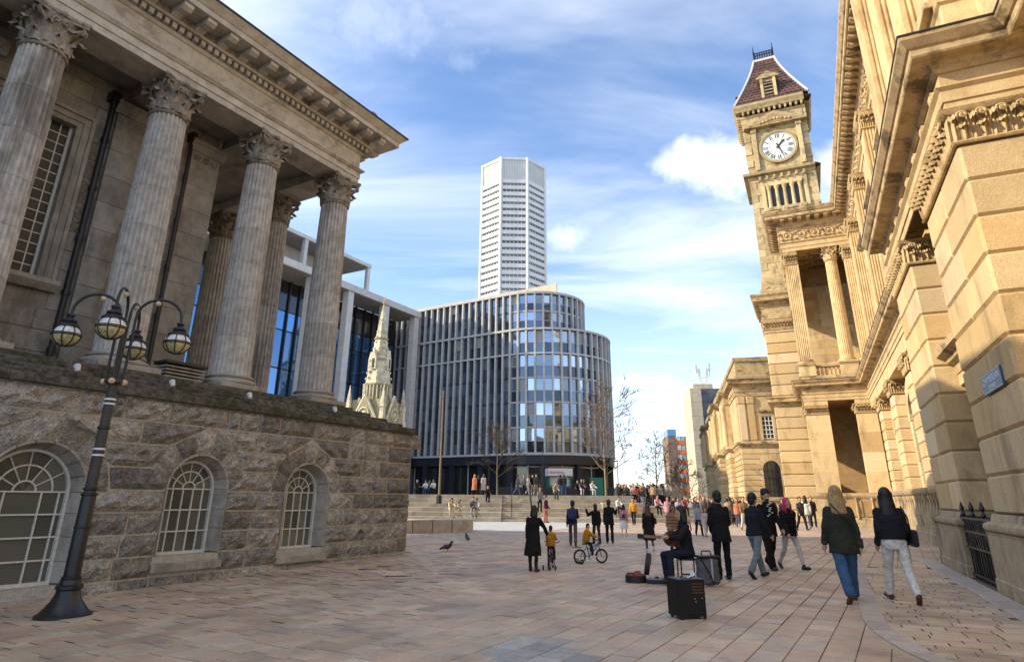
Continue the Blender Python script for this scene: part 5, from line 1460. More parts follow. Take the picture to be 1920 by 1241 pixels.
# ================================================================ left modern block with white frame
AF = Frame(Vector((-16.2, 97.0, 0)), R(29))
LB = empty('white_frame_offices', AF.o, -AF.h, 'modern office block with white colonnade frame and tall blue glass', 'building')
M_CONC = stone('pale_precast', (.58, .555, .53), (.66, .635, .60), .8, .004, var=.05, fine=6)
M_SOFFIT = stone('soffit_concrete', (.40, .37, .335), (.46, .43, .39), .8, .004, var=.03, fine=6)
M_BLUEGL = glass('blue_curtain_glass', (.10, .22, .42), .03, .01, 1.0, .35, var=.25, metal=.72)
M_DKBRZ = plain('dark_bronze_frame', (.02, .02, .024), .4)
cols = [1.0, -6.4, -14.2, -21.2, -28.4, -35.6, -41.4]
for yc in cols: B().box(-.55, .55, yc - .55, yc + .55, 1.2, 28.9, .04).build('frame_column', M_CONC, LB)
B().box(-4.2, .75, -42, 1.75, 28.9, 29.9, .04).build('roof_slab', M_CONC, LB)
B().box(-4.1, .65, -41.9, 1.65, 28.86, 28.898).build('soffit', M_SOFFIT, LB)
B().box(-30, -4.05, -42, 1.5, 1, 28.8).build('office_core', M_DKBRZ, LB)
for k in range(len(cols) - 1):
    y0, y1 = cols[k + 1], cols[k]
    for i in range(4):
        a = y0 + (y1 - y0) * i / 4; c = y0 + (y1 - y0) * (i + 1) / 4
        for (z0, z1) in ((2.0, 7.0), (7.2, 12.0), (12.2, 17.0), (17.2, 22.0), (22.2, 24.6)):
            B().box(-4.02, -3.98, a + .14, c - .14, z0, z1).build('pane', M_BLUEGL, LB)
        B().box(-4.03, -3.96, a + .14, c - .14, 24.75, 28.2).build('spandrel_panel', M_DKGLASS, LB)
        B().box(-4.0, -3.7, a - .10, a + .10, 1.5, 28.8).build('mullion', M_DKBRZ, LB)
ZU = 29.9
for yc in (-7.3, -20.2, -33): B().box(-3.5, -2.9, yc - .3, yc + .3, ZU, 35.3, .03).build('terrace_post', M_CONC, LB)
B().box(-9, -2.8, -42, -6.9, 35.3, 35.85, .03).build('upper_roof_slab', M_CONC, LB)
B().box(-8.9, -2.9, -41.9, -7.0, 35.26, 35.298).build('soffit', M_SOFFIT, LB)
B().box(-26, -7.0, -42, -10.0, ZU, 35.2).build('upper_core', M_DKBRZ, LB)
y = -10.1
while y > -40:
    B().box(-6.99, -6.94, y - 1.45, y - .1, ZU + .3, 33.4).build('pane', M_BLUEGL, LB); y -= 1.6
B().box(-6.98, -6.9, -41.5, -10.0, 33.5, 35.2).build('spandrel_panel', M_SOFFIT, LB)

# ================================================================ central curved office building
CF0 = Vector((-.2, 90.0, 0)); du = Vector((-.848, .53, 0)); nin = Vector((.53, .848, 0))
CB = empty('curved_offices', CF0, 0, 'curved grey office block with pale vertical fins and dark glazing', 'building')
M_FIN = stone('pale_grey_fin', (.46, .46, .455), (.54, .535, .525), .8, .003, var=.05, fine=5)
M_OFFGL = glass('office_glass', (.10, .14, .20), .03, .012, 1.0, .5, var=.6, metal=.6)
M_OFFGL2 = glass('bright_reflection_glass', (.36, .44, .54), .03, .012, 1.0, .5, var=.55, metal=.8)  # brighter copy of the office glass, sky reflections put into its tint
M_OFFDK = plain('dark_cladding', (.022, .024, .032), .35, mott=.2)
M_SHOP = glass('shop_glass', (.02, .024, .022), .05, .01, 1.0, .5, var=.3)
def cpath(Rc, off=0.0, n_flat=20, bay=1.25, arc=200):
    """points along flat left face (far end first) then round the curve; returns list of (pos, tangent, outward)"""
    out = []
    for i in range(n_flat, 0, -1): out.append((du * (bay * i) - nin * off, -du, -nin))
    c = nin * Rc; n = int(math.radians(arc) * Rc / bay)
    a0 = math.atan2(-nin.y, -nin.x)
    for i in range(n + 1):
        a = a0 + math.radians(arc) * i / n; d = Vector((math.cos(a), math.sin(a), 0))
        out.append((c + d * (Rc + off), Vector((-d.y, d.x, 0)), d))
    return out
def bandrun(pts, off0, off1, z0, z1, nm, mat):
    b_ = B(); n = len(pts)
    P = [[tuple(p + o * off0 + Vector((0, 0, z0))), tuple(p + o * off1 + Vector((0, 0, z0))), tuple(p + o * off1 + Vector((0, 0, z1))), tuple(p + o * off0 + Vector((0, 0, z1)))] for p, t_, o in pts]
    for i in range(n - 1):
        a, c = P[i], P[i + 1]
        b_.add(a + c, [(0, 4, 5, 1), (1, 5, 6, 2), (2, 6, 7, 3)])
    b_.add(P[0], [(0, 1, 2, 3)]); b_.add(P[-1], [(3, 2, 1, 0)])
    return b_.build(nm, mat, CB, 30)
LO = cpath(10.3); UPP = cpath(7.6)
FL = 3.47; Z0 = 7.35
rb = random.Random(8); M_BLIND = plain('pale_blind', (.30, .30, .29), .4, spec=.8)
def facade(pts, zs, fin_d, curve_from, spandrel):
    n = len(pts)
    for i in range(n - 1):
        (p, t_, o), (q, t2, o2) = pts[i], pts[i + 1]
        for k in range(len(zs) - 1):
            za, zb_ = zs[k], zs[k + 1]
            def quad(a, c, off, nm, mat):
                b_ = B(); pa, pb2 = p - o * off, q - o2 * off
                b_.add([(pa.x, pa.y, a), (pb2.x, pb2.y, a), (pb2.x, pb2.y, c), (pa.x, pa.y, c)], [(0, 1, 2, 3)])
                return b_.build(nm, mat, CB)
            mid = za + (zb_ - za) * .46
            quad(za + .12, mid, .30, 'pane', M_OFFGL); quad(mid + .08, zb_ - .12, .30, 'pane', (M_OFFGL2 if rb.random() > .1 else M_BLIND) if i >= curve_from else (M_OFFGL if rb.random() > .06 else M_BLIND))
            b_ = B(); pa, pb2 = p - o * .18, q - o2 * .18
            if spandrel:
                for (u, v, dd) in ((za - .12, za + .12, .12), (mid, mid + .08, .26)):
                    if v - u > .1 and i < curve_from: dd = .24
                    pa, pb2 = p - o * dd, q - o2 * dd; pc, pd = p - o * .3, q - o2 * .3
                    b_ = B(); b_.add([(pa.x, pa.y, u), (pb2.x, pb2.y, u), (pb2.x, pb2.y, v), (pa.x, pa.y, v), (pc.x, pc.y, u), (pd.x, pd.y, u), (pc.x, pc.y, v), (pd.x, pd.y, v)], [(0, 1, 2, 3), (4, 5, 1, 0), (3, 2, 7, 6)]); b_.build('transom', M_OFFDK if i < curve_from else M_FIN, CB)
    for i, (p, t_, o) in enumerate(pts):
        w = .13
        a = [p + t_ * w - o * .30, p + t_ * w + o * fin_d, p - t_ * w + o * fin_d, p - t_ * w - o * .30]
        B().prism([(v.x, v.y) for v in a], zs[0], zs[-1], 'z').build('fin', M_FIN, CB)
facade(LO, [Z0 + FL * k for k in range(6)], .16, 20, True)
facade(UPP, [24.95, 27.65, 30.3], .16, 20, True)
bandrun(LO, -.3, .22, 24.68, 24.98, 'roof_edge', M_FIN); bandrun(LO, -.3, .22, 7.1, 7.38, 'sill_band', M_FIN)
bandrun(LO, -.3, .17, 21.1, 21.32, 'floor_band', M_FIN)
bandrun(UPP, -.3, .22, 30.28, 30.62, 'roof_edge', M_FIN)
def solid(pts, off, z0, z1, nm, mat):
    P = [(p + o * off) for p, t_, o in pts]; far = [P[-1] + nin * 12, P[0] + nin * 22]
    return B().prism([(v.x, v.y) for v in P + far], z0, z1, 'z').build(nm, mat, CB)
solid(LO, -.34, 7.1, 24.8, 'core', M_OFFDK); solid(UPP, -.34, 24.8, 30.4, 'upper_core', M_OFFDK)
solid(LO, -1.2, 1.5, 7.1, 'ground_floor', M_OFFDK)
bandrun(LO, -1.2, .05, 5.9, 7.08, 'fascia', M_OFFDK)
M_PARAP = stone('tan_parapet', (.55, .47, .34), (.62, .54, .40), .8, .004, var=0, fine=5)
PAR = [(du * (1.25 * i) + nin * 3.0, -du, -nin) for i in range(21, -6, -1)]
bandrun(PAR, -.2, .0, 30.5, 32.0, 'plant_screen', M_PARAP)
for i in range(0, len(LO) - 1, 2):
    p, t_, o = LO[i]; q, t2, o2 = LO[min(i + 2, len(LO) - 1)]
    a, c = p - o * .9, q - o2 * .9
    b_ = B(); b_.add([(a.x, a.y, 1.9), (c.x, c.y, 1.9), (c.x, c.y, 5.7), (a.x, a.y, 5.7)], [(0, 1, 2, 3)]); b_.build('shopfront_pane', M_SHOP, CB)
    if i % 4 == 0:
        b_ = B(); w = .45; v = [p + t_ * w - o * 1.0, p + t_ * w - o * .2, p - t_ * w - o * .2, p - t_ * w - o * 1.0]; b_.prism([(k.x, k.y) for k in v], 1.5, 5.9, 'z'); b_.build('ground_floor_column', M_OFFDK, CB)
    else:
        b_ = B(); w = .07; v = [p + t_ * w - o * .95, p + t_ * w - o * .8, p - t_ * w - o * .8, p - t_ * w - o * .95]; b_.prism([(k.x, k.y) for k in v], 1.5, 5.9, 'z'); b_.build('shopfront_mullion', M_FIN, CB)
    if i >= 19:
        a, c = p - o * .88, q - o2 * .88
        b_ = B(); b_.add([(a.x, a.y, 5.55), (c.x, c.y, 5.55), (c.x, c.y, 5.7), (a.x, a.y, 5.7)], [(0, 1, 2, 3)]); b_.build('shopfront_head', M_FIN, CB)
# hedge planter, kiosk in front
kp = at_y(1050, 905, 78); kp.z = TZ
KI = empty('food_kiosk', kp, R(6), 'small white and green food kiosk with red lettered sign before the offices', 'kiosk')
M_GREEN = plain('teal_green_paint', (.02, .17, .13), .5); M_RED = plain('red_lettering', (.55, .04, .03), .5)
B().box(-1.35, 1.35, 0, 1.6, 0, 1.2).build('counter', M_GREEN, KI); B().box(-1.2, 1.2, .3, 1.6, 1.2, 2.2).build('hatch', M_WHITE, KI)
for s_ in (-1.35, 1.2): B().box(s_, s_ + .15, 0, 1.6, 1.2, 2.3).build('side_panel', M_GREEN, KI)
B().box(-1.5, 1.5, -.25, 1.7, 2.3, 3.15, .03).build('sign_board', M_WHITE, KI)
text_mesh('Libertine', .55, M_RED, KI, 'lettering', (-.55, -.26, 2.72), (R(90), 0, 0), .01)
HG = B().box(-9.5, 6.2, 0, 1.0, 0, .95, .05).build('planter', M_OFFDK, None, loc=(kp.x + 2.0, 74.5, TZ), label='long dark planter wall along the front of the curved offices', cat='planter')
tl = at_y(1118, 912, 74); B().box(-.7, .7, 0, .8, 0, 2.0, .03).build('utility_cabinet', M_GREEN, None, loc=(tl.x, 73.4, TZ), label='teal green utility cabinet beside the bare tree on the terrace', cat='cabinet')

# ================================================================ octagonal tower
oc = Vector((.25, 300.0, 0)); OR = 18.6
OT = empty('octagonal_tower', (oc.x, oc.y + OR, 0), 0, 'tall pale octagonal apartment tower rising behind the curved offices', 'tower')
M_OCT = stone('white_tower_panel', (.72, .72, .70), (.78, .78, .76), .2, .0, var=.03, fine=2)
M_OCTW = glass('tower_window_strip', (.24, .26, .28), .08, .0, .9, .3, var=.5)
M_OCTR = plain('ribbed_metal_screen', (.62, .61, .58), .5, mott=.1)
ZTOP = 177.0; ZSC = 163.5; FLH = 3.72
phi = R(-90 - 22.5 + 2.0)
def oa(i): return phi + i * math.pi / 4
B().lathe([(OR - 1.6, 0), (OR - 1.6, ZTOP - 1)], 8, ph=phi).build('core', M_OCTW, OT)
for i in range(8):
    vis = i in (0, 1, 7, 6, 2)
    if not vis: continue
    a0, a1 = oa(i), oa(i + 1)
    p0 = Vector((math.cos(a0), math.sin(a0), 0)) * OR; p1 = Vector((math.cos(a1), math.sin(a1), 0)) * OR
    tg = (p1 - p0).normalized(); nr = Vector((tg.y, -tg.x, 0))
    L = (p1 - p0).length
    z = ZSC; k = 0
    while z > 80:
        b_ = B()
        a, c = p0 + tg * .9, p1 - tg * .9
        for (u0, u1, dd) in ((0, .62, .25),):
            pts = [(a + nr * dd), (c + nr * dd), (c - nr * 1.4), (a - nr * 1.4)]
            b_.prism([(v.x, v.y) for v in pts], z - 2.1, z, 'z')
        b_.build('floor_panel', M_OCT, OT)
        a2, c2 = p0 + tg * .9 - nr * 1.1, p1 - tg * .9 - nr * 1.1
        B().add([(a2.x, a2.y, z - FLH), (c2.x, c2.y, z - FLH), (c2.x, c2.y, z - 2.1), (a2.x, a2.y, z - 2.1)], [(0, 1, 2, 3)]).build('window_strip', M_OCTW, OT)
        for q in range(7):
            m_ = p0 + tg * (L * (q + .5) / 7) - nr * .9
            B().prism([(m_ + tg * .22 + nr * .2).to_2d()[:], (m_ - tg * .22 + nr * .2).to_2d()[:], (m_ - tg * .22 - nr * .3).to_2d()[:], (m_ + tg * .22 - nr * .3).to_2d()[:]], z - FLH, z - 2.1, 'z').build('window_mullion', M_OCT, OT)
        z -= FLH; k += 1
    # crown screen with ribs
    a, c = p0 + tg * .5, p1 - tg * .5
    B().prism([(v.x, v.y) for v in (a - nr * .3, c - nr * .3, c - nr * 1.2, a - nr * 1.2)], ZSC, ZTOP - 1.4, 'z').build('crown_screen', M_OCTR, OT)
    for q in range(16):
        m_ = p0 + tg * (L * (q + .5) / 16)
        B().prism([(v.x, v.y) for v in (m_ + tg * .2, m_ - tg * .2, m_ - tg * .2 - nr * .4, m_ + tg * .2 - nr * .4)], ZSC + .2, ZTOP - 1.5, 'z').build('crown_rib', M_OCT, OT)
    B().prism([(v.x, v.y) for v in (p0 + nr * .3, p1 + nr * .3, p1 - nr * 1.3, p0 - nr * 1.3)], ZTOP - 1.5, ZTOP, 'z').build('crown_beam', M_OCT, OT)
    B().tube([p0 + Vector((0, 0, 0)), p0 + Vector((0, 0, ZTOP))], .85, 8).build('corner_post', M_OCT, OT)

# ================================================================ far right blocks
bp_ = at_y(1303, 925, 130); M_BEIGE = stone('beige_concrete', (.55, .46, .33), (.62, .53, .39), .3, .0, var=.05, fine=2)
M_GREYCL = stone('slate_cladding', (.10, .105, .12), (.17, .175, .19), .5, .0, var=.3, fine=3)
BT = empty('concrete_tower', (at_y(1293, 730, 130).x, 130, .5), R(-4), 'beige concrete tower block with dark side cladding and roof aerials', 'building')
for k in range(8): B().box(0, 2.3, 0, 8, k * 2.85, k * 2.85 + 2.82, .03).build('concrete_panel', M_BEIGE, BT)
for k in range(8): B().box(2.32, 7.0, .5, 8, k * 2.85, k * 2.85 + 2.82, .03).build('clad_panel', M_GREYCL, BT)
B().box(1.0, 5.0, 1, 6, 22.8, 23.8).build('plant_room', M_BEIGE, BT)
MA = empty('aerial_mast', BT.matrix_world @ Vector((0, 0, 0)), 0, 'cluster of white telecom aerials on the concrete tower roof', 'aerial')
MA.location = (at_y(1320, 730, 131.5).x, 131.5, 24.2)
for (dx, dz) in ((-1.3, 3.2), (-.7, 2.4), (.9, 2.6), (1.5, 3.6)):
    B().tube([(0, 0, 0), (dx * .6, 0, 1.0), (dx, 0, 1.6), (dx, 0, dz + .8)], .09, 5).build('strut', M_WHITE, MA); B().box(dx - .22, dx + .22, -.2, .2, dz - .6, dz + 1.0).build('antenna_panel', M_WHITE, MA)
B().tube([(-1, 0, 1.4), (1.2, 0, 1.7)], .08, 5).build('crossbar', M_WHITE, MA)
OB = empty('orange_brick_block', (at_y(1251, 806, 198).x, 198, .5), R(-5), 'orange and brown brick office block with ribbon windows far off', 'building')
M_OBR = stone('brown_brick', (.20, .135, .10), (.27, .19, .14), .5, .0, var=.05, fine=3); M_ORG = stone('orange_panel', (.58, .15, .045), (.66, .20, .07), .4, .0, var=.08, fine=3)
B().box(0, 2.5, 0, 12, 0, 19.5).build('stair_tower', M_OBR, OB); B().box(0, 2.6, -.05, 8, 19.5, 21.4).build('blue_crown', M_BLUEGL, OB)
B().box(2.5, 14, .3, 12, 0, 18.6).build('body', M_OBR, OB)
for k in range(6):
    z = 3.0 + k * 2.75
    B().box(2.5, 14, .15, .5, z, z + 1.25).build('spandrel', M_ORG, OB)
    for q in range(8): B().box(2.7 + q * 1.3, 2.7 + q * 1.3 + 1.1, .2, .5, z + 1.3, z + 2.65).build('window', M_OCTW if q % 3 else M_WHITE, OB)
B().box(3.6, 13, 1, 6, 18.6, 19.4).build('roof_plant', M_OBR, OB)
# low far skyline wall
B().box(-14, 14, 0, 3, 0, 2.6).build('far_wall', M_OBR, None, loc=(30, 165, .9), label='low brown wall closing the view beyond the square', cat='wall')
# ================================================================ street lamp
lp = on_ground(118, 1155)
SL = empty('street_lamp', (lp.x, lp.y, lp.z), 0, 'black cast iron street lamp with four round lanterns on curved arms', 'street lamp')
M_IRON = plain('black_lamp_paint', (.014, .014, .015), .38, 0, .5, bump=.002, bs=60, mott=.3)
M_IRONW = plain('worn_lamp_paint', (.05, .043, .038), .5, bump=.002, bs=60, mott=.4)
M_CREAM = plain('cream_ball', (.62, .45, .31), .5)
M_GLOBE_T = plain('opal_globe_top', (.70, .69, .62), .18, 0, .6, mott=.25, coat=.4)
M_GLOBE_B = plain('yellowed_globe', (.50, .43, .20), .15, 0, .7, mott=.45, coat=.5)
B().lathe([(.36, 0), (.36, .03), (.31, .06), (.26, .12), (.20, .20), (.165, .28), (.15, .34), (.175, .36), (.175, .40), (.14, .42), (.13, .48)], 24).build('foot', M_IRON, SL, 35)
B().lathe([(.108, .48), (.100, 1.6), (.095, 1.62), (.095, 1.64)], 20).build('lower_pole', M_IRON, SL, 40)
fl = [1, .97, .93, .97]
B().lathe([(.082, 1.62), (.074, 2.6), (.062, 3.3)], 40, flute=fl).build('upper_pole', M_IRONW, SL, 40)
for zz, r_ in ((.48, .13), (1.16, .115), (1.62, .118), (1.70, .102), (2.60, .092)): B().lathe([(r_ - .02, 0), (r_, .012), (r_, .035), (r_ - .02, .045)], 20, (0, 0, zz)).build('collar', M_IRON, SL, 40)
for zz in (2.20, 2.29, 2.98, 3.05): B().lathe([(.085, 0), (.085, .028)], 20, (0, 0, zz)).build('white_band', M_WHITE, SL, 40)
B().lathe([(.05, 3.28), (.045, 4.2), (.02, 4.35)], 16).build('centre_stem', M_IRON, SL, 40)
B().lathe([(.10, 3.30), (.14, 3.33), (.14, 3.37), (.06, 3.42)], 16).build('crown_plate', M_IRONW, SL, 40)
def lantern(ang, R_=.62, ht=0.0):
    A = empty('lamp_arm', (0, 0, 0), ang); A.parent = SL
    pts = [(.12, 0, 3.36), (.12, 0, 4.16 + ht)]
    c = (.12 + R_ / 2, 4.24 + ht); rr = R_ / 2
    for i in range(1, 13):
        a = math.pi - math.pi * i / 12; pts.append((c[0] + rr * math.cos(a), 0, c[1] + rr * .95 * math.sin(a)))
    pts.append((.12 + R_, 0, 4.12 + ht))
    B().tube(pts, [.022] * 2 + [.024] * 12 + [.02], 8).build('arm_tube', M_IRON, A, 50)
    B().ball((.12 + R_ * .42, 0, 4.24 + ht + rr * .95 - .07), .045, 10, 7).build('cream_ball', M_CREAM, A, 60)
    B().ball((.145, 0, 3.34), .05, 10, 7).build('cream_ball', M_CREAM, A, 60)
    gx, gz = .12 + R_, 3.84 + ht
    B().lathe([(.022, .36), (.06, .345), (.065, .32), (.045, .30), (.06, .27), (.10, .25), (.11, .225), (.095, .21), (.15, .165), (.165, .15), (.165, .135)], 20, (gx, 0, gz)).build('lamp_hood', M_IRON, A, 35)
    top = [(.205 * math.sin(math.pi * i / 16), .175 * math.cos(math.pi * i / 16)) for i in range(8, 2, -1)]
    B().lathe([(r_, z) for r_, z in top], 20, (gx, 0, gz)).build('globe_top', M_GLOBE_T, A, 180)
    bot = [(max(.004, .205 * math.sin(math.pi * i / 16)), .175 * math.cos(math.pi * i / 16)) for i in range(16, 7, -1)]
    B().lathe(bot, 20, (gx, 0, gz)).build('globe_bowl', M_GLOBE_B, A, 180)
    k = B()
    for q in (0, 1, 2, 3):
        an = math.pi / 4 * 2 * q / 2
        k.tube([(gx + .21 * math.sin(u * math.pi / 12) * math.cos(an), .21 * math.sin(u * math.pi / 12) * math.sin(an), gz + .18 * math.cos(u * math.pi / 12)) for u in range(24)], .009, 5, True)
    k.build('globe_cage', M_IRON, A, 60)
    for dz in (-.012, .014): B().tube([(gx + .212 * math.cos(u * math.pi / 12), .212 * math.sin(u * math.pi / 12), gz + dz) for u in range(24)], .008, 5, True).build('globe_band', M_IRON, A, 60)
for a in (-71, 19, 109, 199): lantern(R(a), .68, .20)
# flood lights along the ledge
M_LAMPW = plain('white_lamp_housing', (.6, .6, .6), .4)
for i, (yy, ll) in enumerate(((-12.9, 'leftmost small white floodlight on the mossy ledge'), (-9.75, 'small white floodlight on the ledge just left of the street lamp'), (-7.9, 'small white floodlight on the ledge right of the street lamp'), (-6.0, 'small white floodlight at the foot of the second column from the corner'), (-3.3, 'small white floodlight at the foot of the corner column'))):
    F_ = empty('floodlight', TF.w(.02, yy, 3.5), -TH, ll, 'floodlight', 'floodlights on the ledge')
    B().tube([(0, 0, 0), (0, 0, .12)], .015, 6).build('bracket', M_BLACK, F_)
    B().lathe([(.04, 0), (.06, .10), (.06, .14)], 10).xf(Matrix.Translation((0, 0, .18)) @ Matrix.Rotation(R(-30), 4, 'Y') @ Matrix.Translation((0, 0, -.05))).build('lamp_head', M_LAMPW, F_, 40)
# ================================================================ trees
M_BARK = stone('pale_bark', (.20, .16, .10), (.30, .25, .16), 6, .01, var=.1)
M_TWIG = plain('bare_twigs', (.13, .095, .06), .8)
def bare_tree(name, loc, h, seed, label, spread=.42, trunk_r=.11, mat=None, depth=4, low=.25, n0=14):
    rt_ = random.Random(seed); T_ = empty(name, loc, 0, label, 'tree', 'bare trees on the square')
    tk = B(); path = []; x = y = 0
    for i in range(9):
        u = i / 8; path.append((x, y, h * u)); x += rt_.uniform(-.04, .04) * h * .1; y += rt_.uniform(-.04, .04) * h * .1
    tk.tube(path, [trunk_r * (1 - .85 * i / 8) for i in range(9)], 8); tk.build('trunk', mat or M_BARK, T_, 60)
    cr = B()
    def grow(p, d, L, r, lv):
        q = p; pts = [p]; dd = d.copy()
        for i in range(3):
            dd = (dd + Vector((rt_.uniform(-.18, .18), rt_.uniform(-.18, .18), rt_.uniform(-.05, .2)))).normalized(); q = q + dd * L / 3; pts.append(q)
        r = max(r, .022); cr.tube(pts, [r, r * .85, r * .7, r * .5], 4 if lv else 5)
        if lv >= depth - 1 or L < .25: return
        for k in range(rt_.randint(2, 4)):
            i = rt_.randint(1, 3); a = rt_.uniform(0, 6.28); ax = dd.orthogonal().normalized()
            v = Matrix.Rotation(a, 3, dd) @ ax
            grow(pts[i], (dd * .8 + v * rt_.uniform(.4, .8)).normalized(), L * rt_.uniform(.5, .72), r * .55, lv + 1)
    for k in range(n0):
        u = low + (1 - low) * (k + rt_.random()) / n0; i = min(7, int(u * 8)); p = Vector(path[i]).lerp(Vector(path[i + 1]), u * 8 - i)
        a = k * 2.4 + rt_.uniform(-.4, .4); el = .35 + .6 * u
        grow(p, Vector((math.cos(a), math.sin(a), el)).normalized(), h * spread * (1.05 - .75 * (u - low) / (1 - low)) * rt_.uniform(.7, 1.1), trunk_r * .42 * (1.2 - u), 0)
    cr.build('crown', M_TWIG, T_, 60, kind='stuff')
    return T_
tp = at_y(1137, 930, 55); bare_tree('young_tree', (tp.x, 55, 1.0), 9.4, 4, 'tall bare young tree at the right corner of the curved offices', .36, .12, None, 4, .22, 20)
tp = at_y(932, 925, 66); bare_tree('young_tree', (tp.x, 66, TZ), 6.4, 9, 'small bare tree before the dark ground floor of the offices', .40, .10, None, 4, .25, 16)
tp = at_y(1231, 915, 95); bare_tree('young_tree', (tp.x, 95, .9), 9.0, 15, 'thin bare tree against the sky between offices and wing', .36, .13, None, 4, .2, 20)
tp = at_y(1283, 925, 80); bare_tree('twiggy_bush', (tp.x, 80, .9), 4.6, 21, 'brown twiggy leafless bush before the orange brick block', .55, .06, None, 4, .02, 22)
M_LEAF = stone('evergreen_leaf', (.03, .05, .02), (.06, .085, .035), 3, .0, var=0, island=True)
sp = at_y(1226, 925, 90); SHB = empty('evergreen_shrub', (sp.x, 90, .9), 0, 'dark evergreen shrub in the gap beyond the crowd', 'shrub')
b_ = B(); rr_ = random.Random(2)
for i in range(900):
    d = Vector((rr_.gauss(0, 1), rr_.gauss(0, 1), rr_.gauss(0, 1))).normalized() * (rr_.random() ** .4); c = Vector((d.x * 1.7, d.y * 1.5, 1.3 + d.z * 1.2))
    u = Vector((rr_.gauss(0, 1), rr_.gauss(0, 1), rr_.gauss(0, 1))).normalized() * .16; v = u.orthogonal().normalized() * .09
    b_.add([c - u, c + v, c + u, c - v], [(0, 1, 2, 3)])
b_.build('foliage', M_LEAF, SHB, kind='stuff'); B().tube([(0, 0, 0), (0, 0, 1.2)], .07, 6).build('stem', M_BARK, SHB)
# thin lamp columns far off
for (px, y, h, lb) in ((1160, 70, 4.4, 'thin dark lamp post right of the curved offices'), (1252, 88, 5.6, 'thin grey lamp post left of the orange brick block'), (1018, 70, 5.0, 'thin pale lamp post before the shopfront windows')):
    p = at_y(px, 925, y); PL = empty('lamp_post', (p.x, y, .9 if px > 1150 else TZ), 0, lb, 'lamp post')
    B().tube([(0, 0, 0), (0, 0, h)], [.07, .04], 6).build('post', M_IRONW, PL); B().box(-.5, .1, -.08, .08, h, h + .1).build('lamp_head', M_IRONW, PL)
# handrail by the portico steps
hp = on_ground(1518, 985); HR = empty('handrail', (hp.x, hp.y, 0), -MH, 'dark metal handrail by the portico corner', 'handrail')
B().tube([(0, 0, 0), (0, 0, 1.0), (1.4, .2, 1.75), (1.4, .2, 0)], .035, 6).build('rail', M_BLACK, HR)
# ================================================================ pigeons
M_PIG = plain('pigeon_grey', (.035, .038, .045), .6)
def pigeon(px, py, rz, label):
    p = on_ground(px, py); P_ = empty('pigeon', p, rz, label, 'pigeon', 'pigeons on the paving')
    b_ = B(); b_.ball((0, 0, .13), .085, 10, 7, (.75, 1.5, .85)); b_.ball((0, .15, .25), .042, 8, 6); b_.tube([(0, .09, .15), (0, .14, .24)], [.06, .04], 8); b_.tube([(0, -.08, .12), (0, -.24, .07)], [.06, .02], 6); b_.tube([(0, .18, .25), (0, .225, .24)], [.012, .003], 5)
    b_.build('body', M_PIG, P_, 180)
    for s_ in (-1, 1): B().tube([(s_ * .03, 0, .08), (s_ * .03, .02, 0)], .008, 5).build('leg', M_RED, P_)
pigeon(838, 1033, R(-60), 'larger dark pigeon nearest the podium corner'); pigeon(876, 1015, R(20), 'smaller dark pigeon further off by the bench wall')
# ================================================================ people
_blobs = []
TEXC = bpy.data.textures.new('cloth_folds', 'CLOUDS'); TEXC.noise_scale = .13; TEXC.noise_depth = 2
def blob(b_, name, mat, parent, voxel, smooth=3, disp=0.0, label=None):
    o = b_.build(name, mat, parent, label=label)
    r_ = o.modifiers.new('r', 'REMESH'); r_.mode = 'VOXEL'; r_.voxel_size = voxel
    s_ = o.modifiers.new('s', 'SMOOTH'); s_.factor = .5; s_.iterations = smooth
    if disp:
        d_ = o.modifiers.new('d', 'DISPLACE'); d_.texture = TEXC; d_.strength = disp; d_.mid_level = .5; d_.texture_coords = 'LOCAL'
    _blobs.append(o); return o
def bake_blobs():
    dg = bpy.context.evaluated_depsgraph_get()
    done = {}
    for o in _blobs:
        me = bpy.data.meshes.new_from_object(o.evaluated_get(dg)); me.name = o.name
        done[o] = me
    for o, me in done.items():
        o.modifiers.clear(); o.data = me; me.polygons.foreach_set('use_smooth', [True] * len(me.polygons))
    _blobs.clear()
def cap(b_, p, q, r0, r1, n=10):
    b_.tube([p, q], [r0, r1], n); b_.ball(p, r0, n, 7); b_.ball(q, r1, n, 7)
def eloft(b_, secs, n=16):
    vs = []; fs = []
    for (c, rx, ry) in secs:
        for i in range(n):
            a = 2 * math.pi * i / n; vs.append((c[0] + rx * math.cos(a), c[1] + ry * math.sin(a), c[2]))
    for j in range(len(secs) - 1):
        for i in range(n): fs.append((j * n + i, j * n + (i + 1) % n, (j + 1) * n + (i + 1) % n, (j + 1) * n + i))
    fs.append(tuple(range(n))[::-1]); fs.append(tuple((len(secs) - 1) * n + i for i in range(n)))
    b_.add(vs, fs)
_cm = {}
def cloth(c, rough=.85):
    k = tuple(round(x, 3) for x in c)
    if k not in _cm: _cm[k] = plain('cloth_%d' % len(_cm), c, rough, 0, .2, bump=.004, bs=45, mott=.22)
    return _cm[k]
SKIN = plain('skin', (.50, .30, .21), .55, 0, .35, mott=.08); SKIN2 = plain('brown_skin', (.28, .15, .09), .55, 0, .35, mott=.08)
BLK = (.012, .012, .014); NAVY = (.016, .02, .035)
HAIRB = plain('black_hair', (.010, .009, .009), .45, bump=.004, bs=120); HAIRBR = plain('brown_hair', (.075, .04, .02), .5, bump=.004, bs=120); HAIRBL = plain('blond_hair', (.36, .23, .105), .5, bump=.005, bs=120, mott=.4); HAIRPK = plain('pink_hair', (.55, .02, .12), .5, bump=.004, bs=120)
SHOE = plain('dark_shoe', (.02, .018, .017), .5); SHOEW = plain('white_shoe', (.65, .63, .6), .5); SHOEBR = plain('oxblood_shoe', (.11, .028, .02), .45)
EYE = plain('eye_dark', (.02, .015, .012), .2); LIP = plain('lips', (.40, .13, .11), .5)
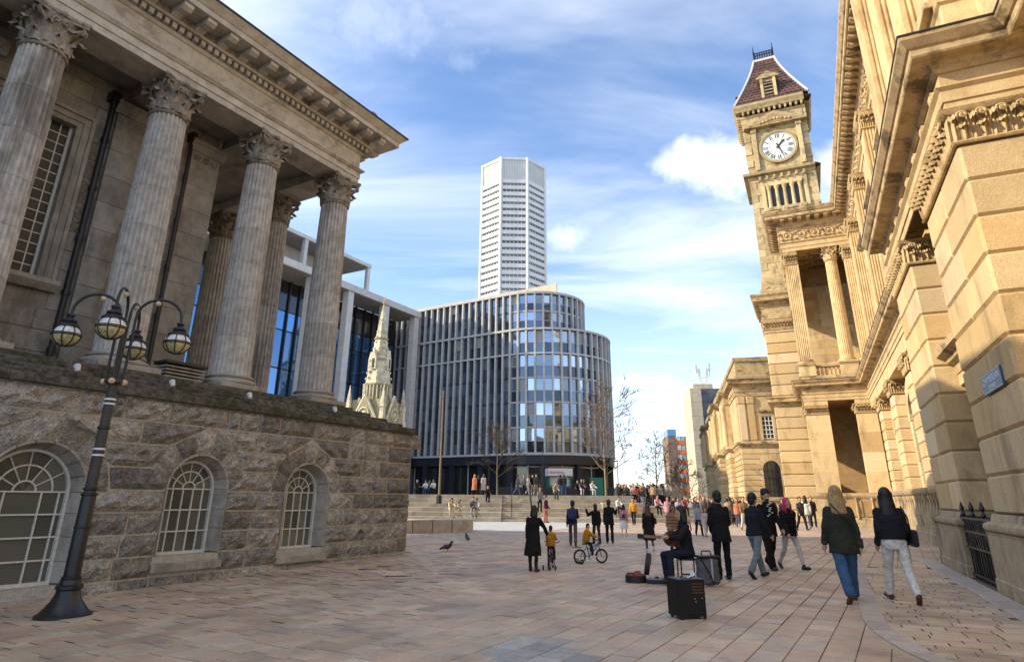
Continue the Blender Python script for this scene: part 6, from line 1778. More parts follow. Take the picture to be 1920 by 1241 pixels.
def joints(ps):
    lean = R(ps.get('lean', 3)); J = {}
    pel = Vector((0, 0, .93)); up = Vector((0, math.sin(lean), math.cos(lean))); fw = Vector((0, math.cos(lean), -math.sin(lean)))
    J['pel'] = pel; J['waist'] = pel + up * .16; J['chest'] = pel + up * .36; J['neck'] = pel + up * .54; J['head'] = pel + up * .66 + fw * .02
    for s_, k in ((-1, 'L'), (1, 'R')):
        hip = pel + Vector((s_ * .09, 0, -.02)); a = R(ps.get('hip' + k, 0)); kb = R(ps.get('knee' + k, 4)); sp = R(ps.get('splay', 2)) * s_
        kn = hip + Vector((math.sin(sp), math.sin(a), -math.cos(a))).normalized() * .42
        an = kn + Vector((math.sin(sp) * .3, math.sin(a - kb), -math.cos(a - kb))).normalized() * .41
        ft = R(ps.get('foot' + k, 0)) + (a - kb) * .35
        J['hip' + k] = hip; J['knee' + k] = kn; J['ank' + k] = an; J['toe' + k] = an + Vector((s_ * .02, math.cos(ft) * .17, math.sin(ft) * .17 - .045))
        sh = pel + up * .435 + Vector((s_ * .158, 0, 0)); f = R(ps.get('sh' + k, 0)); o_ = R(ps.get('out' + k, 9)); e = R(ps.get('el' + k, 14)); inw = R(ps.get('in' + k, 0))
        ud = Vector((s_ * math.sin(o_), math.sin(f), -math.cos(f) * math.cos(o_))).normalized(); el = sh + ud * .28
        fd = Vector((s_ * math.sin(o_ * .5 - inw), math.sin(f + e) * math.cos(inw), -math.cos(f + e) * math.cos(o_ * .5))).normalized(); wr = el + fd * .24
        J['sh' + k] = sh; J['el' + k] = el; J['wr' + k] = wr; J['hd' + k] = fd
    return J, up, fw
def hand(b_, J, k, s_, det):
    w = J['wr' + k]; d = J['hd' + k]; side = Vector((0, 1, 0)) if abs(d.y) < .8 else Vector((1, 0, 0)); side = (side - d * side.dot(d)).normalized(); nrm = d.cross(side) * s_
    if not det:
        cap(b_, w, w + d * .12, .032, .03, 8); cap(b_, w + d * .04, w + d * .08 + side * .05, .014, .012, 6); return
    b_.ball(w + d * .05, .042, 8, 6, (1, 1, 1))
    cap(b_, w, w + d * .085, .030, .034, 8)
    for i, (o_, L) in enumerate(((.030, .072), (.011, .082), (-.010, .076), (-.029, .060))):
        p = w + d * .085 + side * o_; q = p + d * L * .55 - nrm * .006; e = q + (d * .7 - nrm * .7).normalized() * L * .5
        cap(b_, p, q, .0098, .009, 6); cap(b_, q, e, .009, .0078, 6)
    p = w + d * .03 + side * .032; q = p + (d * .7 + side * .75).normalized() * .045; cap(b_, p, q, .0125, .011, 6); cap(b_, q, q + d * .032, .011, .009, 6)
def person(name, loc, face, h, ps, top, bot, hair, shoes=None, skin=None, det=True, label=None, group=None, nominal=1.75, bodyscale=1.0):
    """top=(kind,color) bot=(kind,color) hair=(kind,mat); facing heading `face` (degrees clockwise from +Y)"""
    J, up, fw = joints(ps); zmin = min(J['ankL'].z, J['ankR'].z) - .085
    if ps.get('sit'): zmin = J['hipL'].z - .10 - ps['sit']
    sc = h / nominal
    E_ = empty(name, (loc[0], loc[1], loc[2] - zmin * sc), R(-face), label, 'person', group); E_.scale = (sc,) * 3
    v = .012 if det else .03
    bs = bodyscale
    b_ = B(); hd = J['head']
    k0 = b_.mark()
    b_.ball(hd + up * .045, .104, 14, 10, (.84, 1.0, 1.1)); b_.ball(hd + fw * .018 - up * .045, .072, 10, 8, (.88, 1.0, 1.05))
    cap(b_, hd + fw * .088 - up * .005, hd + fw * .105 - up * .028, .011, .017, 6)
    for s_ in (-1, 1): b_.ball(hd + Vector((s_ * .082, 0, 0)) + up * .0, .026, 8, 6, (.45, .8, 1.2))
    yaw = ps.get('yaw', 0)
    if yaw: b_.xf(Matrix.Translation(hd) @ Matrix.Rotation(R(-yaw), 4, up) @ Matrix.Translation(-hd), k0)
    cap(b_, J['neck'] - up * .06, hd - up * .04, .052, .050)
    eloft(b_, [(J['pel'] - up * .08, .14 * bs, .10 * bs), (J['pel'], .15 * bs, .11 * bs), (J['waist'], .125 * bs, .095 * bs), (J['chest'], .155 * bs, .11 * bs), (J['neck'] - up * .11, .13, .08), (J['neck'] - up * .05, .08, .06), (J['neck'] - up * .01, .055, .05)])
    for s_, k in ((-1, 'L'), (1, 'R')):
        cap(b_, J['sh' + k], J['el' + k], .044, .036); cap(b_, J['el' + k], J['wr' + k], .035, .026); hand(b_, J, k, s_, det)
        cap(b_, J['hip' + k], J['knee' + k], .075, .052); cap(b_, J['knee' + k], J['ank' + k], .050, .034); cap(b_, J['ank' + k] - Vector((0, 0, .04)), J['toe' + k], .035, .028)
    blob(b_, 'body', skin or SKIN, E_, .010 if det else .026, 2)
    # shoes
    for k in 'LR':
        b_ = B(); an, to = J['ank' + k], J['toe' + k]
        cap(b_, an - Vector((0, 0, .042)) - (to - an).normalized() * .03, to, .046, .040); cap(b_, an - Vector((0, 0, .03)), an + Vector((0, 0, .03)), .045, .042)
        blob(b_, 'shoe', shoes or SHOE, E_, .012 if det else .03, 2)
    # lower garment
    kind, colr = bot; b_ = B(); M_ = cloth(colr)
    wmul = {'slim': .92, 'reg': 1.05, 'wide': 1.35, 'shorts': 1.1}.get(kind, 1.0)
    if kind == 'skirt':
        eloft(b_, [(J['pel'] - up * .50, .27, .25), (J['pel'] - up * .3, .23, .2), (J['pel'], .165, .13), (J['waist'], .13, .105)]); blob(b_, 'skirt', M_, E_, v, 2, .02)
    elif kind != 'none':
        eloft(b_, [(J['pel'] - up * .12, .155 * bs, .115 * bs), (J['pel'], .168 * bs, .128 * bs), (J['waist'], .14 * bs, .108 * bs)])
        for k in 'LR':
            cap(b_, J['hip' + k] + Vector((0, -.005, .0)), J['knee' + k], .094 * (1 if wmul < 1.2 else 1.08) * bs, .066 * wmul)
            cap(b_, J['knee' + k], J['ank' + k] + (J['knee' + k] - J['ank' + k]) * .04, .066 * wmul, (.050 if wmul < 1 else .060) * wmul)
        blob(b_, 'trousers', M_, E_, v, 2, .034)
    # upper garment
    kind, colr = top; b_ = B(); M_ = cloth(colr); q = 1.0; arm = 1.0
    pel = J['pel']
    if kind == 'coat': secs = [(pel - up * .52, .255, .21), (pel - up * .25, .225, .185), (pel, .195, .155), (J['waist'], .175, .135), (J['chest'], .20, .142), (J['neck'] - up * .14, .175, .11), (J['neck'] - up * .07, .118, .088), (J['neck'] - up * .02, .078, .072), (J['neck'] + up * .01, .075, .07)]; arm = 1.12
    elif kind == 'puffer': secs = [(pel - up * .10, .20, .165), (pel, .225, .19), (J['waist'], .215, .18), (J['chest'], .225, .175), (J['neck'] - up * .14, .19, .14), (J['neck'] - up * .06, .13, .10), (J['neck'] + up * .03, .088, .082)]; arm = 1.35
    elif kind == 'long': secs = [(pel - up * .20, .205, .165), (pel, .195, .155), (J['waist'], .175, .135), (J['chest'], .195, .14), (J['neck'] - up * .14, .17, .105), (J['neck'] - up * .07, .118, .088), (J['neck'] - up * .02, .078, .072), (J['neck'] + up * .01, .072, .066)]; arm = 1.12
    elif kind == 'short': secs = [(pel + up * .03, .185, .145), (pel + up * .08, .20, .155), (J['waist'] + up * .05, .195, .15), (J['chest'], .20, .145), (J['neck'] - up * .14, .172, .108), (J['neck'] - up * .07, .118, .088), (J['neck'] - up * .02, .078, .072), (J['neck'] + up * .01, .075, .068)]; arm = 1.2
    else: secs = [(pel - up * .06, .188, .148), (pel + up * .04, .182, .14), (J['waist'], .170, .128), (J['chest'], .19, .135), (J['neck'] - up * .14, .165, .10), (J['neck'] - up * .07, .118, .088), (J['neck'] - up * .02, .078, .072), (J['neck'] + up * .01, .068, .062)]; arm = 1.08
    secs = [(c, rx * bs, ry * bs) for c, rx, ry in secs]
    eloft(b_, secs)
    for k in 'LR':
        cap(b_, J['sh' + k], J['el' + k], .064 * arm, .054 * arm); cap(b_, J['el' + k], J['wr' + k] - J['hd' + k] * .01, .053 * arm, .043 * arm)
    o = blob(b_, {'coat': 'coat', 'puffer': 'puffer_jacket'}.get(kind, 'jacket'), M_, E_, v, 2, .036)
    if kind == 'puffer' and det:
        for z_ in range(6):
            u = z_ / 5.0; c = (pel - up * .08).lerp(J['neck'] - up * .12, u); B().tube([(c.x + (.238 - .02 * u) * math.cos(a * .2618) * bs, c.y + (.198 - .03 * u) * math.sin(a * .2618) * bs, c.z) for a in range(24)], .012, 5, True).build('quilt_seam', cloth((colr[0] * .3, colr[1] * .3, colr[2] * .3)), E_, 60)
    # hair
    hk, hm = hair
    if hk:
        b_ = B(); k0 = 0
        b_.ball(hd + up * .064 - fw * .018, .112, 12, 9, (.88, 1.0, 1.02)); b_.ball(hd - fw * .05 + up * .0, .092, 10, 8, (.97, .8, 1.1))
        if hk == 'long': eloft(b_, [(hd - fw * .085 - up * .40, .10, .035), (hd - fw * .09 - up * .28, .125, .05), (hd - fw * .075 - up * .12, .115, .06), (hd - fw * .04, .098, .08), (hd + up * .06, .085, .07)]); [cap(b_, hd + Vector((s_ * .085, .01, .02)), hd + Vector((s_ * .10, -.03, -.22)), .03, .02, 6) for s_ in (-1, 1)]
        if hk == 'bob': eloft(b_, [(hd - fw * .03 - up * .15, .12, .075), (hd - fw * .03, .108, .09), (hd + up * .06, .09, .085)])
        if hk == 'hat': b_.lathe([(.10, .05), (.105, .09), (.095, .16), (.05, .19)], 14, tuple(hd))
        if yaw: b_.xf(Matrix.Translation(hd) @ Matrix.Rotation(R(-yaw), 4, up) @ Matrix.Translation(-hd))
        blob(b_, 'hair', hm, E_, .011 if det else .026, 2, .012 if det else 0)
    if det and ps.get('faceon'):
        k = Matrix.Translation(hd) @ Matrix.Rotation(R(-yaw), 4, up)
        for s_ in (-1, 1):
            B().ball((s_ * .034, .082, .018), .013, 8, 6, (1.2, .7, .8)).xf(k).build('eye', EYE, E_, 180); B().tube([(s_ * .052, .082, .040), (s_ * .034, .090, .044), (s_ * .016, .092, .040)], .005, 5).xf(k).build('eyebrow', hm, E_, 180)
        B().tube([(-.024, .078, -.058), (0, .088, -.058), (.024, .078, -.058)], .006, 6).xf(k).build('mouth', LIP, E_, 180)
    return E_, J
def place(fx, fy, hy, z=0.0):
    p = on_ground(fx, fy, z); q = at_y(fx, hy, p.y); return p, max(.6, q.z - p.z)
def near(name, fx, fy, hy, face, ps, top, bot, hair, label, **kw):
    p, h = place(fx, fy, hy); tall = 1.73
    return person(name, p, face, h * 1.0, ps, top, bot, hair, label=label, nominal=1.735, **kw)
WALK1 = dict(hipL=22, kneeL=6, hipR=-16, kneeR=22, footR=-35, shL=-16, shR=16, elL=12, elR=18)
WALK2 = dict(hipL=-14, kneeL=24, footL=-35, hipR=18, kneeR=4, shL=14, shR=-14, elL=18, elR=12)
STAND = dict(hipL=2, hipR=-2, kneeL=2, kneeR=3, shL=2, shR=-2, elL=10, elR=12)
W1, J1 = near('person', 1598, 1128, 909, 10, dict(WALK2, outL=14, elL=10, shL=4), ('long', (.028, .030, .022)), ('wide', (.045, .095, .19)), ('long', HAIRBL), 'walking person with long blond hair, dark olive jacket and wide blue jeans', shoes=SHOEBR, bodyscale=1.1)
W2, J2 = near('person', 1696, 1128, 911, 14, dict(WALK1, elR=50, elL=40, shR=-10, shL=-12), ('short', (.013, .014, .018)), ('reg', (.62, .60, .55)), ('long', HAIRB), 'walking person with long black hair, black bomber jacket and white trousers', shoes=SHOEBR, bodyscale=1.12)
def bag_on(E_, x, y, z, w, d, h, mat, label=None, strap=None):
    b_ = B().box(x - w / 2, x + w / 2, y - d / 2, y + d / 2, z - h / 2, z + h / 2, .03); o = b_.build('bag', mat, E_, label=label)
    if strap: B().tube(strap, .012, 6).build('bag_strap', mat, E_, 60)
def strands(E_, J, mat, n, L, seed, w=.10):
    rs_ = random.Random(seed); b_ = B(); hd = J['head']
    for i in range(n):
        a = rs_.uniform(-1.25, 1.25); x0 = math.sin(a) * .095; y0 = -math.cos(a) * .10 + .0
        z0 = rs_.uniform(.0, .10); ln = L * rs_.uniform(.75, 1.08)
        pts = []
        for k in range(6):
            u = k / 5; pts.append(hd + Vector((x0 * (1 + .35 * u) + rs_.uniform(-.012, .012), y0 - .035 * u + rs_.uniform(-.012, .012), z0 - ln * u)))
        b_.tube(pts, [.011, .012, .011, .010, .008, .003], 4)
    return b_.build('hair_strands', mat, E_, 60, kind='stuff')
HAIRBL2 = plain('pale_blond_strands', (.50, .35, .18), .45, mott=.4)
strands(W1, J1, HAIRBL2, 34, .46, 1); strands(W1, J1, HAIRBL, 30, .44, 2); strands(W2, J2, HAIRB, 50, .44, 3)
def seams(E_, J, colr, hem, backpocket=True):
    dk = cloth((colr[0] * .35, colr[1] * .35, colr[2] * .35)); pl = J['pel']
    if backpocket:
        for s_ in (-1, 1): B().box(s_ * .085 - .05, s_ * .085 + .05, -.150, -.135, pl.z - .12, pl.z - .01, .006).build('back_pocket', dk, E_)
for (E_, J, c_) in ((W1, J1, (.05, .052, .04)), (W2, J2, (.03, .03, .036))):
    nk = J['neck']; B().tube([(nk.x + .085 * math.cos(a * .5236), nk.y + .078 * math.sin(a * .5236), nk.z + .012 + .012 * math.sin(a * .5236)) for a in range(12)], .022, 6, True).build('collar', cloth(c_), E_, 60)
    for k in 'LR':
        w_ = J['wr' + k]; B().tube([w_ - J['hd' + k] * .045, w_ - J['hd' + k] * .005], .056, 10).build('cuff', cloth(c_), E_, 60)
LEATHER = plain('black_leather', (.012, .012, .013), .4, bump=.002)
bag_on(W1, .23, .0, .88, .10, .20, .18, LEATHER, None, [(.22, -.02, .95), (.14, -.17, 1.15), (-.05, -.16, 1.35), (-.13, -.05, 1.47)])
bag_on(W2, .27, -.06, .98, .09, .30, .26, LEATHER, None, [(.25, -.08, 1.1), (.22, -.13, 1.3), (.17, -.08, 1.46), (.22, .08, 1.35), (.26, .06, 1.1)])
near('person', 1360, 1087, 921, -5, dict(STAND, elL=45, elR=60, shL=5, shR=5, inL=25, inR=25, hipR=4), ('long', (.010, .010, .011)), ('reg', (.009, .009, .010)), ('short', HAIRB), 'standing person all in black seen from behind beside the busker')
near('person', 1424, 1083, 921, 60, dict(WALK1, shL=10, elL=20), ('jacket', (.014, .016, .024)), ('reg', (.16, .20, .225)), ('short', HAIRB), 'person in dark navy top and pale grey-blue jeans, striding right', bodyscale=1.03)
PM, JM = near('person', 1449, 1068, 916, 172, dict(WALK2, faceon=1), ('long', (.009, .009, .010)), ('wide', (.008, .008, .009)), ('hat', HAIRB), 'bearded person in black with white printed top facing the camera')
bd = B(); bd.ball(JM['head'] + Vector((0, .055, -.07)), .05, 10, 7, (1.1, .8, .8)); blob(bd, 'beard', HAIRB, PM, .012, 2)
prn = B(); rp = random.Random(6)
for i in range(9): prn.ball((rp.uniform(-.07, .07), .155, 1.17 + i * .035), .018, 6, 4, (rp.uniform(.8, 2.2), .25, .8))
prn.build('shirt_print', plain('white_print', (.6, .6, .58), .8), PM, 60)
RD = B(); RD.ball((-.23, -.03, 1.30), .09, 10, 7, (.8, 1.2, 2.0)); blob(RD, 'red_bag', cloth((.16, .012, .018)), PM, .014, 2)
PK, JK = near('person', 1488, 1067, 931, 165, dict(WALK1, faceon=1, elL=50, inL=20), ('puffer', (.012, .012, .013)), ('slim', (.55, .53, .50)), ('bob', HAIRPK), 'person with bright pink hair, black jacket and pale spotted leggings', bodyscale=.92)
bb = B(); bb.ball(JK['head'] + Vector((0, .06, .085)), .055, 10, 6, (1.3, .6, .55)); [bb.tube([JK['head'] + Vector((s_ * .085, .03, .03)), JK['head'] + Vector((s_ * .09, .05, -.22))], [.028, .018], 6) for s_ in (-1, 1)]; blob(bb, 'fringe', HAIRPK, PK, .012, 2)
# group in the middle distance
near('person', 1075, 1023, 936, 8, dict(WALK1, elR=70, shR=20), ('jacket', (.014, .018, .04)), ('reg', (.085, .075, .070)), ('short', HAIRB), 'person with dark blue backpack and grey trousers walking away')
bk = [o for o in bpy.data.objects if o.get('label', '').startswith('person with dark blue backpack')][0]
bpk = B(); bpk.box(-.16, .16, -.32, -.12, 1.02, 1.45, .06); bpk.box(-.12, .12, -.36, -.30, 1.05, 1.22, .03); bpk.build('backpack', plain('blue_nylon', (.012, .022, .10), .6, bump=.004), bk, 40)
near('person', 1119, 1020, 945, -20, dict(STAND, shL=60, elL=110, outL=30, hipL=6, hipR=-8), ('puffer', (.010, .011, .011)), ('reg', (.028, .030, .026)), ('short', HAIRB), 'person in dark puffer jacket raising an arm, left of a pair', bodyscale=.95)
near('person', 1144, 1018, 937, 10, dict(STAND, elR=100, shR=35, outR=25), ('long', (.009, .009, .010)), ('reg', (.010, .010, .012)), ('short', HAIRB), 'taller person all in black, right of the pair by the children', bodyscale=1.03)
near('person', 1171, 1004, 945, 12, dict(WALK2, elL=40), ('jacket', (.50, .20, .25)), ('skirt', (.60, .62, .62)), ('bob', HAIRB), 'person in pink jacket and white skirt with small dark backpack', shoes=SHOEW)
gp = [o for o in bpy.data.objects if o.get('label', '').startswith('person in pink jacket')][0]
B().box(-.10, .10, -.26, -.14, 1.0, 1.22, .04).build('small_backpack', LEATHER, gp, 40)
CO, JC = near('person', 1219, 1033, 946, 5, dict(WALK1, hipL=8, hipR=-8), ('coat', (.014, .012, .011)), ('slim', (.10, .09, .085)), ('long', HAIRBR), 'person in long dark coat with long brown hair walking away', shoes=SHOEW)
bag_on(CO, .27, .02, 1.12, .10, .26, .24, LEATHER, None, [(.25, 0, 1.2), (.19, -.06, 1.45)])
near('person', 1268, 1050, 946, 190, dict(STAND, faceon=1, elL=60, elR=50, inL=30, inR=25), ('puffer', (.30, .165, .10)), ('slim', (.03, .03, .035)), ('bob', HAIRB), 'person in tan quilted puffer coat standing behind the busker', skin=SKIN2)
near('person', 1312, 1004, 941, 185, dict(WALK1, faceon=1), ('jacket', (.30, .32, .36)), ('reg', (.02, .02, .022)), ('short', HAIRB), 'person in light shirt and black trousers behind the busker', skin=SKIN2)
near('person', 1325, 1006, 951, 175, dict(WALK2, faceon=1), ('jacket', (.48, .42, .40)), ('wide', (.42, .44, .48)), ('bob', HAIRBR), 'smaller person in pale clothes beside the light-shirted walker')
# parent in long coat and two children on bicycles
MU, JMU = near('person', 1000, 1071, 948, 20, dict(STAND, shR=28, outR=24, elR=12, lean=8, hipL=5, hipR=-5), ('coat', (.008, .008, .009)), ('slim', (.02, .02, .02)), ('bob', HAIRB), 'adult in long black coat steadying a child on a bicycle')
M_TYRE = plain('rubber_tyre', (.012, .012, .012), .7); M_STEEL = plain('bright_steel', (.5, .5, .5), .3, .9); M_BFRAME = plain('light_blue_frame', (.05, .17, .32), .35, coat=.5); M_DFRAME = plain('dark_bike_frame', (.02, .025, .05), .35, coat=.5)
def bicycle(loc, face, sc, label, fm, group='children\'s bicycles'):
    K = empty('child_bicycle', loc, R(-face), label, 'bicycle', group); K.scale = (sc,) * 3
    WR = .205
    for (y, nm) in ((-.36, 'wheel'), (.36, 'wheel')):
        w = empty(nm, (0, y, WR)); w.parent = K
        B().tube([(0, (WR - .025) * math.cos(a * .2618), (WR - .025) * math.sin(a * .2618)) for a in range(24)], .026, 8, True).build('tyre', M_TYRE, w, 60)
        B().tube([(0, (WR - .055) * math.cos(a * .2618), (WR - .055) * math.sin(a * .2618)) for a in range(24)], .010, 6, True).build('rim', M_STEEL, w, 60)
        s_ = B()
        for q in range(10): s_.tube([(0, 0, 0), (0, (WR - .05) * math.cos(q * .628), (WR - .05) * math.sin(q * .628))], .003, 4)
        s_.tube([(-.04, 0, 0), (.04, 0, 0)], .018, 8); s_.build('spokes', M_STEEL, w, kind='stuff')
    F_ = B(); F_.tube([(0, -.36, WR), (0, -.04, .20)], .014, 6); F_.tube([(0, -.36, WR), (0, -.12, .46)], .012, 6); F_.tube([(0, -.04, .20), (0, -.13, .52)], .018, 6); F_.tube([(0, -.04, .20), (0, .25, .52)], .020, 6); F_.tube([(0, -.10, .40), (0, .25, .54)], .020, 6); F_.tube([(0, .36, WR), (0, .24, .62)], .017, 6)
    F_.build('frame', fm, K, 60)
    B().tube([(-.22, .16, .70), (-.12, .22, .66), (0, .24, .64), (.12, .22, .66), (.22, .16, .70)], .012, 6).build('handlebar', M_TYRE, K, 60)
    B().box(-.07, .07, -.26, -.02, .53, .57, .02).build('saddle', M_TYRE, K); B().box(-.03, .03, -.58, -.30, .44, .46, .008).build('mudguard', M_TYRE, K)
    B().tube([(-.10, -.04, .12), (-.05, -.04, .12), (-.05, -.04, .28), (.05, -.04, .12), (.10, -.04, .12)], .010, 5).build('crank', M_TYRE, K)
    for s_ in (-1, 1):
        B().tube([(s_ * .02, -.36, WR), (s_ * .16, -.38, .10)], .008, 5).build('stabiliser_arm', M_STEEL, K)
        B().tube([(s_ * .17, -.38 + .055 * math.cos(a * .5236), .065 + .055 * math.sin(a * .5236)) for a in range(12)], .016, 6, True).build('stabiliser_wheel', M_TYRE, K, 60)
    return K
def rider(fx, fy, hy, face, label, col, fm, klabel, facing=0, yaw=0):
    p, h = place(fx, fy, hy); sc = h / 1.12
    bicycle(p, face, sc, klabel, fm)
    E_, J = person('person', (0, 0, 0), face, 1.08, dict(sit=0.0, hipL=62, hipR=40, kneeL=70, kneeR=38, lean=10, shL=52, shR=52, elL=16, elR=16, outL=8, outR=8, splay=8, yaw=yaw, faceon=facing), ('puffer', col), ('slim', (.015, .018, .028)), ('short', HAIRB), label=label, nominal=1.75, shoes=SHOEW)
    s_ = 1.02 / 1.75 * sc
    d = Vector((math.sin(R(face)), math.cos(R(face)), 0))
    E_.scale = (s_,) * 3; E_.location = p - d * .14 * sc + Vector((0, 0, (.60) * sc - .84 * s_))
    return E_
rider(1034, 1066, 985, 12, 'small child in mustard quilted jacket seen from behind on a dark bicycle', (.52, .24, .02), M_DFRAME, 'small dark child bicycle with stabilisers next to the long black coat')
rider(1108, 1056, 981, 72, 'small child in mustard quilted jacket riding right on a pale blue bicycle', (.52, .24, .02), M_BFRAME, 'small pale blue child bicycle with stabilisers seen from the side', 1, 60)
# ================================================================ busker and kit
bp0 = on_ground(1292, 1094); bh = at_y(1292, 961, bp0.y).z / 1.27
ST = empty('folding_stool', bp0, 0, 'low dark stool under the seated busker', 'stool'); ST.scale = (bh,) * 3
B().box(-.19, .19, -.17, .17, .42, .46, .015).build('seat', LEATHER, ST)
for sx in (-1, 1):
    for sy in (-1, 1): B().tube([(sx * .16, sy * .14, .43), (-sx * .02 + sx * .18, sy * .15, 0)], .014, 6).build('leg', M_BLACK, ST)
BU, JB = person('person', bp0, -98, 1.75 * bh, dict(sit=.46, hipL=86, hipR=80, kneeL=86, kneeR=88, lean=4, splay=10, shL=42, elL=52, outL=18, shR=8, elR=80, outR=26, inR=45, yaw=0), ('jacket', (.012, .013, .017)), ('reg', (.014, .02, .038)), ('bob', HAIRB), label='seated busker in dark jacket and jeans playing a guitar', shoes=SHOE)
M_WOOD = plain('varnished_wood', (.06, .018, .011), .3, coat=.6, bs=20, mott=.3)
GU = empty('guitar', (0, 0, 0), 0, 'acoustic guitar held by the seated busker with its neck to the left', 'guitar')
gm = BU.matrix_world
gb = B(); out = []
for i in range(40):
    a = 2 * math.pi * i / 40; x = .25 * math.cos(a); r_ = .19 + .0 * x; w = .185 + .03 * math.cos(a + math.pi) - .045 * math.exp(-((x - .04) / .07) ** 2)
    out.append((x, w * math.sin(a)))
gb.prism(out, -.05, .05, 'z'); gb.build('guitar_body', M_WOOD, GU)
B().tube([(.07 * math.cos(a * .5) + .05, .07 * math.sin(a * .5), .052) for a in range(13)], .006, 5).build('sound_hole_ring', M_BLACK, GU)
B().box(.22, .66, -.026, .026, .03, .062, .006).build('neck', M_WOOD, GU); B().box(.66, .82, -.042, .042, .02, .05, .008).build('headstock', M_BLACK, GU)
for k in range(3):
    for s_ in (-1, 1): B().tube([(.70 + k * .045, s_ * .04, .035), (.70 + k * .045, s_ * .065, .035)], .009, 5).build('tuning_peg', M_STEEL, GU)
for k in range(6): B().tube([(-.13, -.02 + k * .008, .066), (.70, -.02 + k * .008, .066)], .0015, 3).build('string', M_STEEL, GU)
fw_ = Vector((math.sin(R(-98)), math.cos(R(-98)), 0)); rg_ = Vector((fw_.y, -fw_.x, 0))     # busker's forward and right
cpos = Vector(BU.location) + Vector((0, 0, 0)) ; cpos = bp0 + fw_ * .20 * bh + Vector((0, 0, .80 * bh))
# neck runs to busker's left and forward, body faces forward
nx_ = (-rg_ * .72 + fw_ * .55 + Vector((0, 0, .14))).normalized(); nx_ = (Vector((-1, -.25, .06))).normalized()
nz_ = (Vector((-.25, -1, .15)) - nx_ * Vector((-.25, -1, .15)).dot(nx_)).normalized(); ny_ = nz_.cross(nx_)
GU.matrix_world = Matrix.Translation(cpos) @ Matrix(((nx_.x, ny_.x, nz_.x, 0), (nx_.y, ny_.y, nz_.y, 0), (nx_.z, ny_.z, nz_.z, 0), (0, 0, 0, 1))) @ Matrix.Scale(bh, 4)
B().tube([(.02, -.14, 1.30), (.10, -.16, 1.42), (.14, .02, 1.47), (.10, .14, 1.30), (.05, .16, 1.15)], .014, 6).build('guitar_strap', plain('brown_strap', (.10, .05, .03), .6), BU, 60)
# open guitar case
gc = on_ground(1193, 1090); GC = empty('guitar_case', gc, R(-14), 'open black guitar case with red lining lying before the busker', 'guitar case')
M_CASE = plain('black_case', (.018, .016, .016), .5, bump=.002); M_LINING = plain('red_plush', (.22, .035, .02), .9)
M_SILV = plain('pale_lining', (.35, .36, .38), .7)
def case_outline(s_=1.0):
    o_ = []
    for i in range(40):
        a = 2 * math.pi * i / 40; x = .24 * math.cos(a); o_.append((x * s_, (.20 - .05 * math.exp(-((x - .03) / .08) ** 2)) * math.sin(a) * s_))
    return o_
RZ90 = Matrix.Rotation(R(90), 4, 'Z')
b_ = B(); b_.prism(case_outline(1.1), 0, .12, 'z'); b_.prism([(.2, -.075), (.78, -.06), (.78, .06), (.2, .075)], 0, .115, 'z'); b_.xf(RZ90); b_.build('case_base', M_CASE, GC)
b_ = B(); b_.prism(case_outline(1.0), .12, .128, 'z'); b_.prism([(.2, -.055), (.75, -.045), (.75, .045), (.2, .055)], .117, .124, 'z'); b_.xf(RZ90); b_.build('lining', M_LINING, GC)
b_ = B(); b_.prism(case_outline(1.1), -.045, .045, 'z'); b_.prism([(.2, -.075), (.78, -.06), (.78, .06), (.2, .075)], -.042, .042, 'z')
b_.xf(Matrix.Translation((.24, 0, .33)) @ Matrix.Rotation(R(-80), 4, 'Y') @ RZ90); b_.build('case_lid', M_CASE, GC)
B().tube([(-.16, -.2, .12), (-.15, -.2, .17), (-.03, -.2, .17), (-.02, -.2, .12)], .012, 6).build('handle', M_CASE, GC)
PD = empty('effects_tray', on_ground(1232, 1093), R(-10), 'low silver and black pedal tray beside the guitar case', 'tray')
B().box(-.19, .19, -.12, .12, 0, .07, .01).build('tray', M_CASE, PD); B().box(-.16, .14, -.09, .09, .07, .085).build('tray_top', M_SILV, PD)
for i in range(3): B().box(-.13 + i * .10, -.06 + i * .10, -.06, .06, .085, .12, .01).build('pedal', (M_STEEL, M_CASE, M_SILV)[i], PD)
B().lathe([(.04, 0), (.04, .16), (.03, .17)], 10, (.21, 0, .06)).build('bottle', M_CASE, PD)
# amplifier box
ap = on_ground(1291, 1157); AM = empty('amplifier', ap, R(14), 'upright black amplifier box with faint orange printed panel in the foreground', 'amplifier')
ah = .47; M_AMP = plain('black_tolex', (.008, .008, .009), .6, bump=.002, bs=150)
b_ = B(); b_.prism([(-.185, -.16), (.185, -.16), (.21, .16), (-.21, .16)], .03, ah, 'z'); b_.build('cabinet', M_AMP, AM)
B().box(-.165, .165, -.168, -.158, .06, ah - .03, .004).build('grille_cloth', plain('grille', (.012, .012, .012), .9, bump=.004, bs=200), AM)
B().box(-.20, .20, -.17, .17, ah, ah + .018, .008).build('lid', M_CASE, AM)
for sx in (-.17, .17):
    for sy in (-.13, .13): B().lathe([(.022, 0), (.022, .03)], 8, (sx, sy, 0)).build('rubber_foot', M_TYRE, AM)
M_ORT = plain('orange_print', (.16, .065, .015), .7)
rq = random.Random(4)
for r_ in range(4):
    x = -.005
    while x < .15:
        w = rq.uniform(.008, .03); B().box(x, min(x + w, .155), -.1715, -.1685, .42 - r_ * .035, .434 - r_ * .035).build('panel_print', M_ORT, AM); x += w + .008
for (x, z) in ((.02, .25), (.13, .255), (.03, .215)): B().lathe([(.010, 0), (.010, .014)], 8).xf(Matrix.Translation((x, -.168, z)) @ Matrix.Rotation(R(90), 4, 'X')).build('knob', M_STEEL, AM)
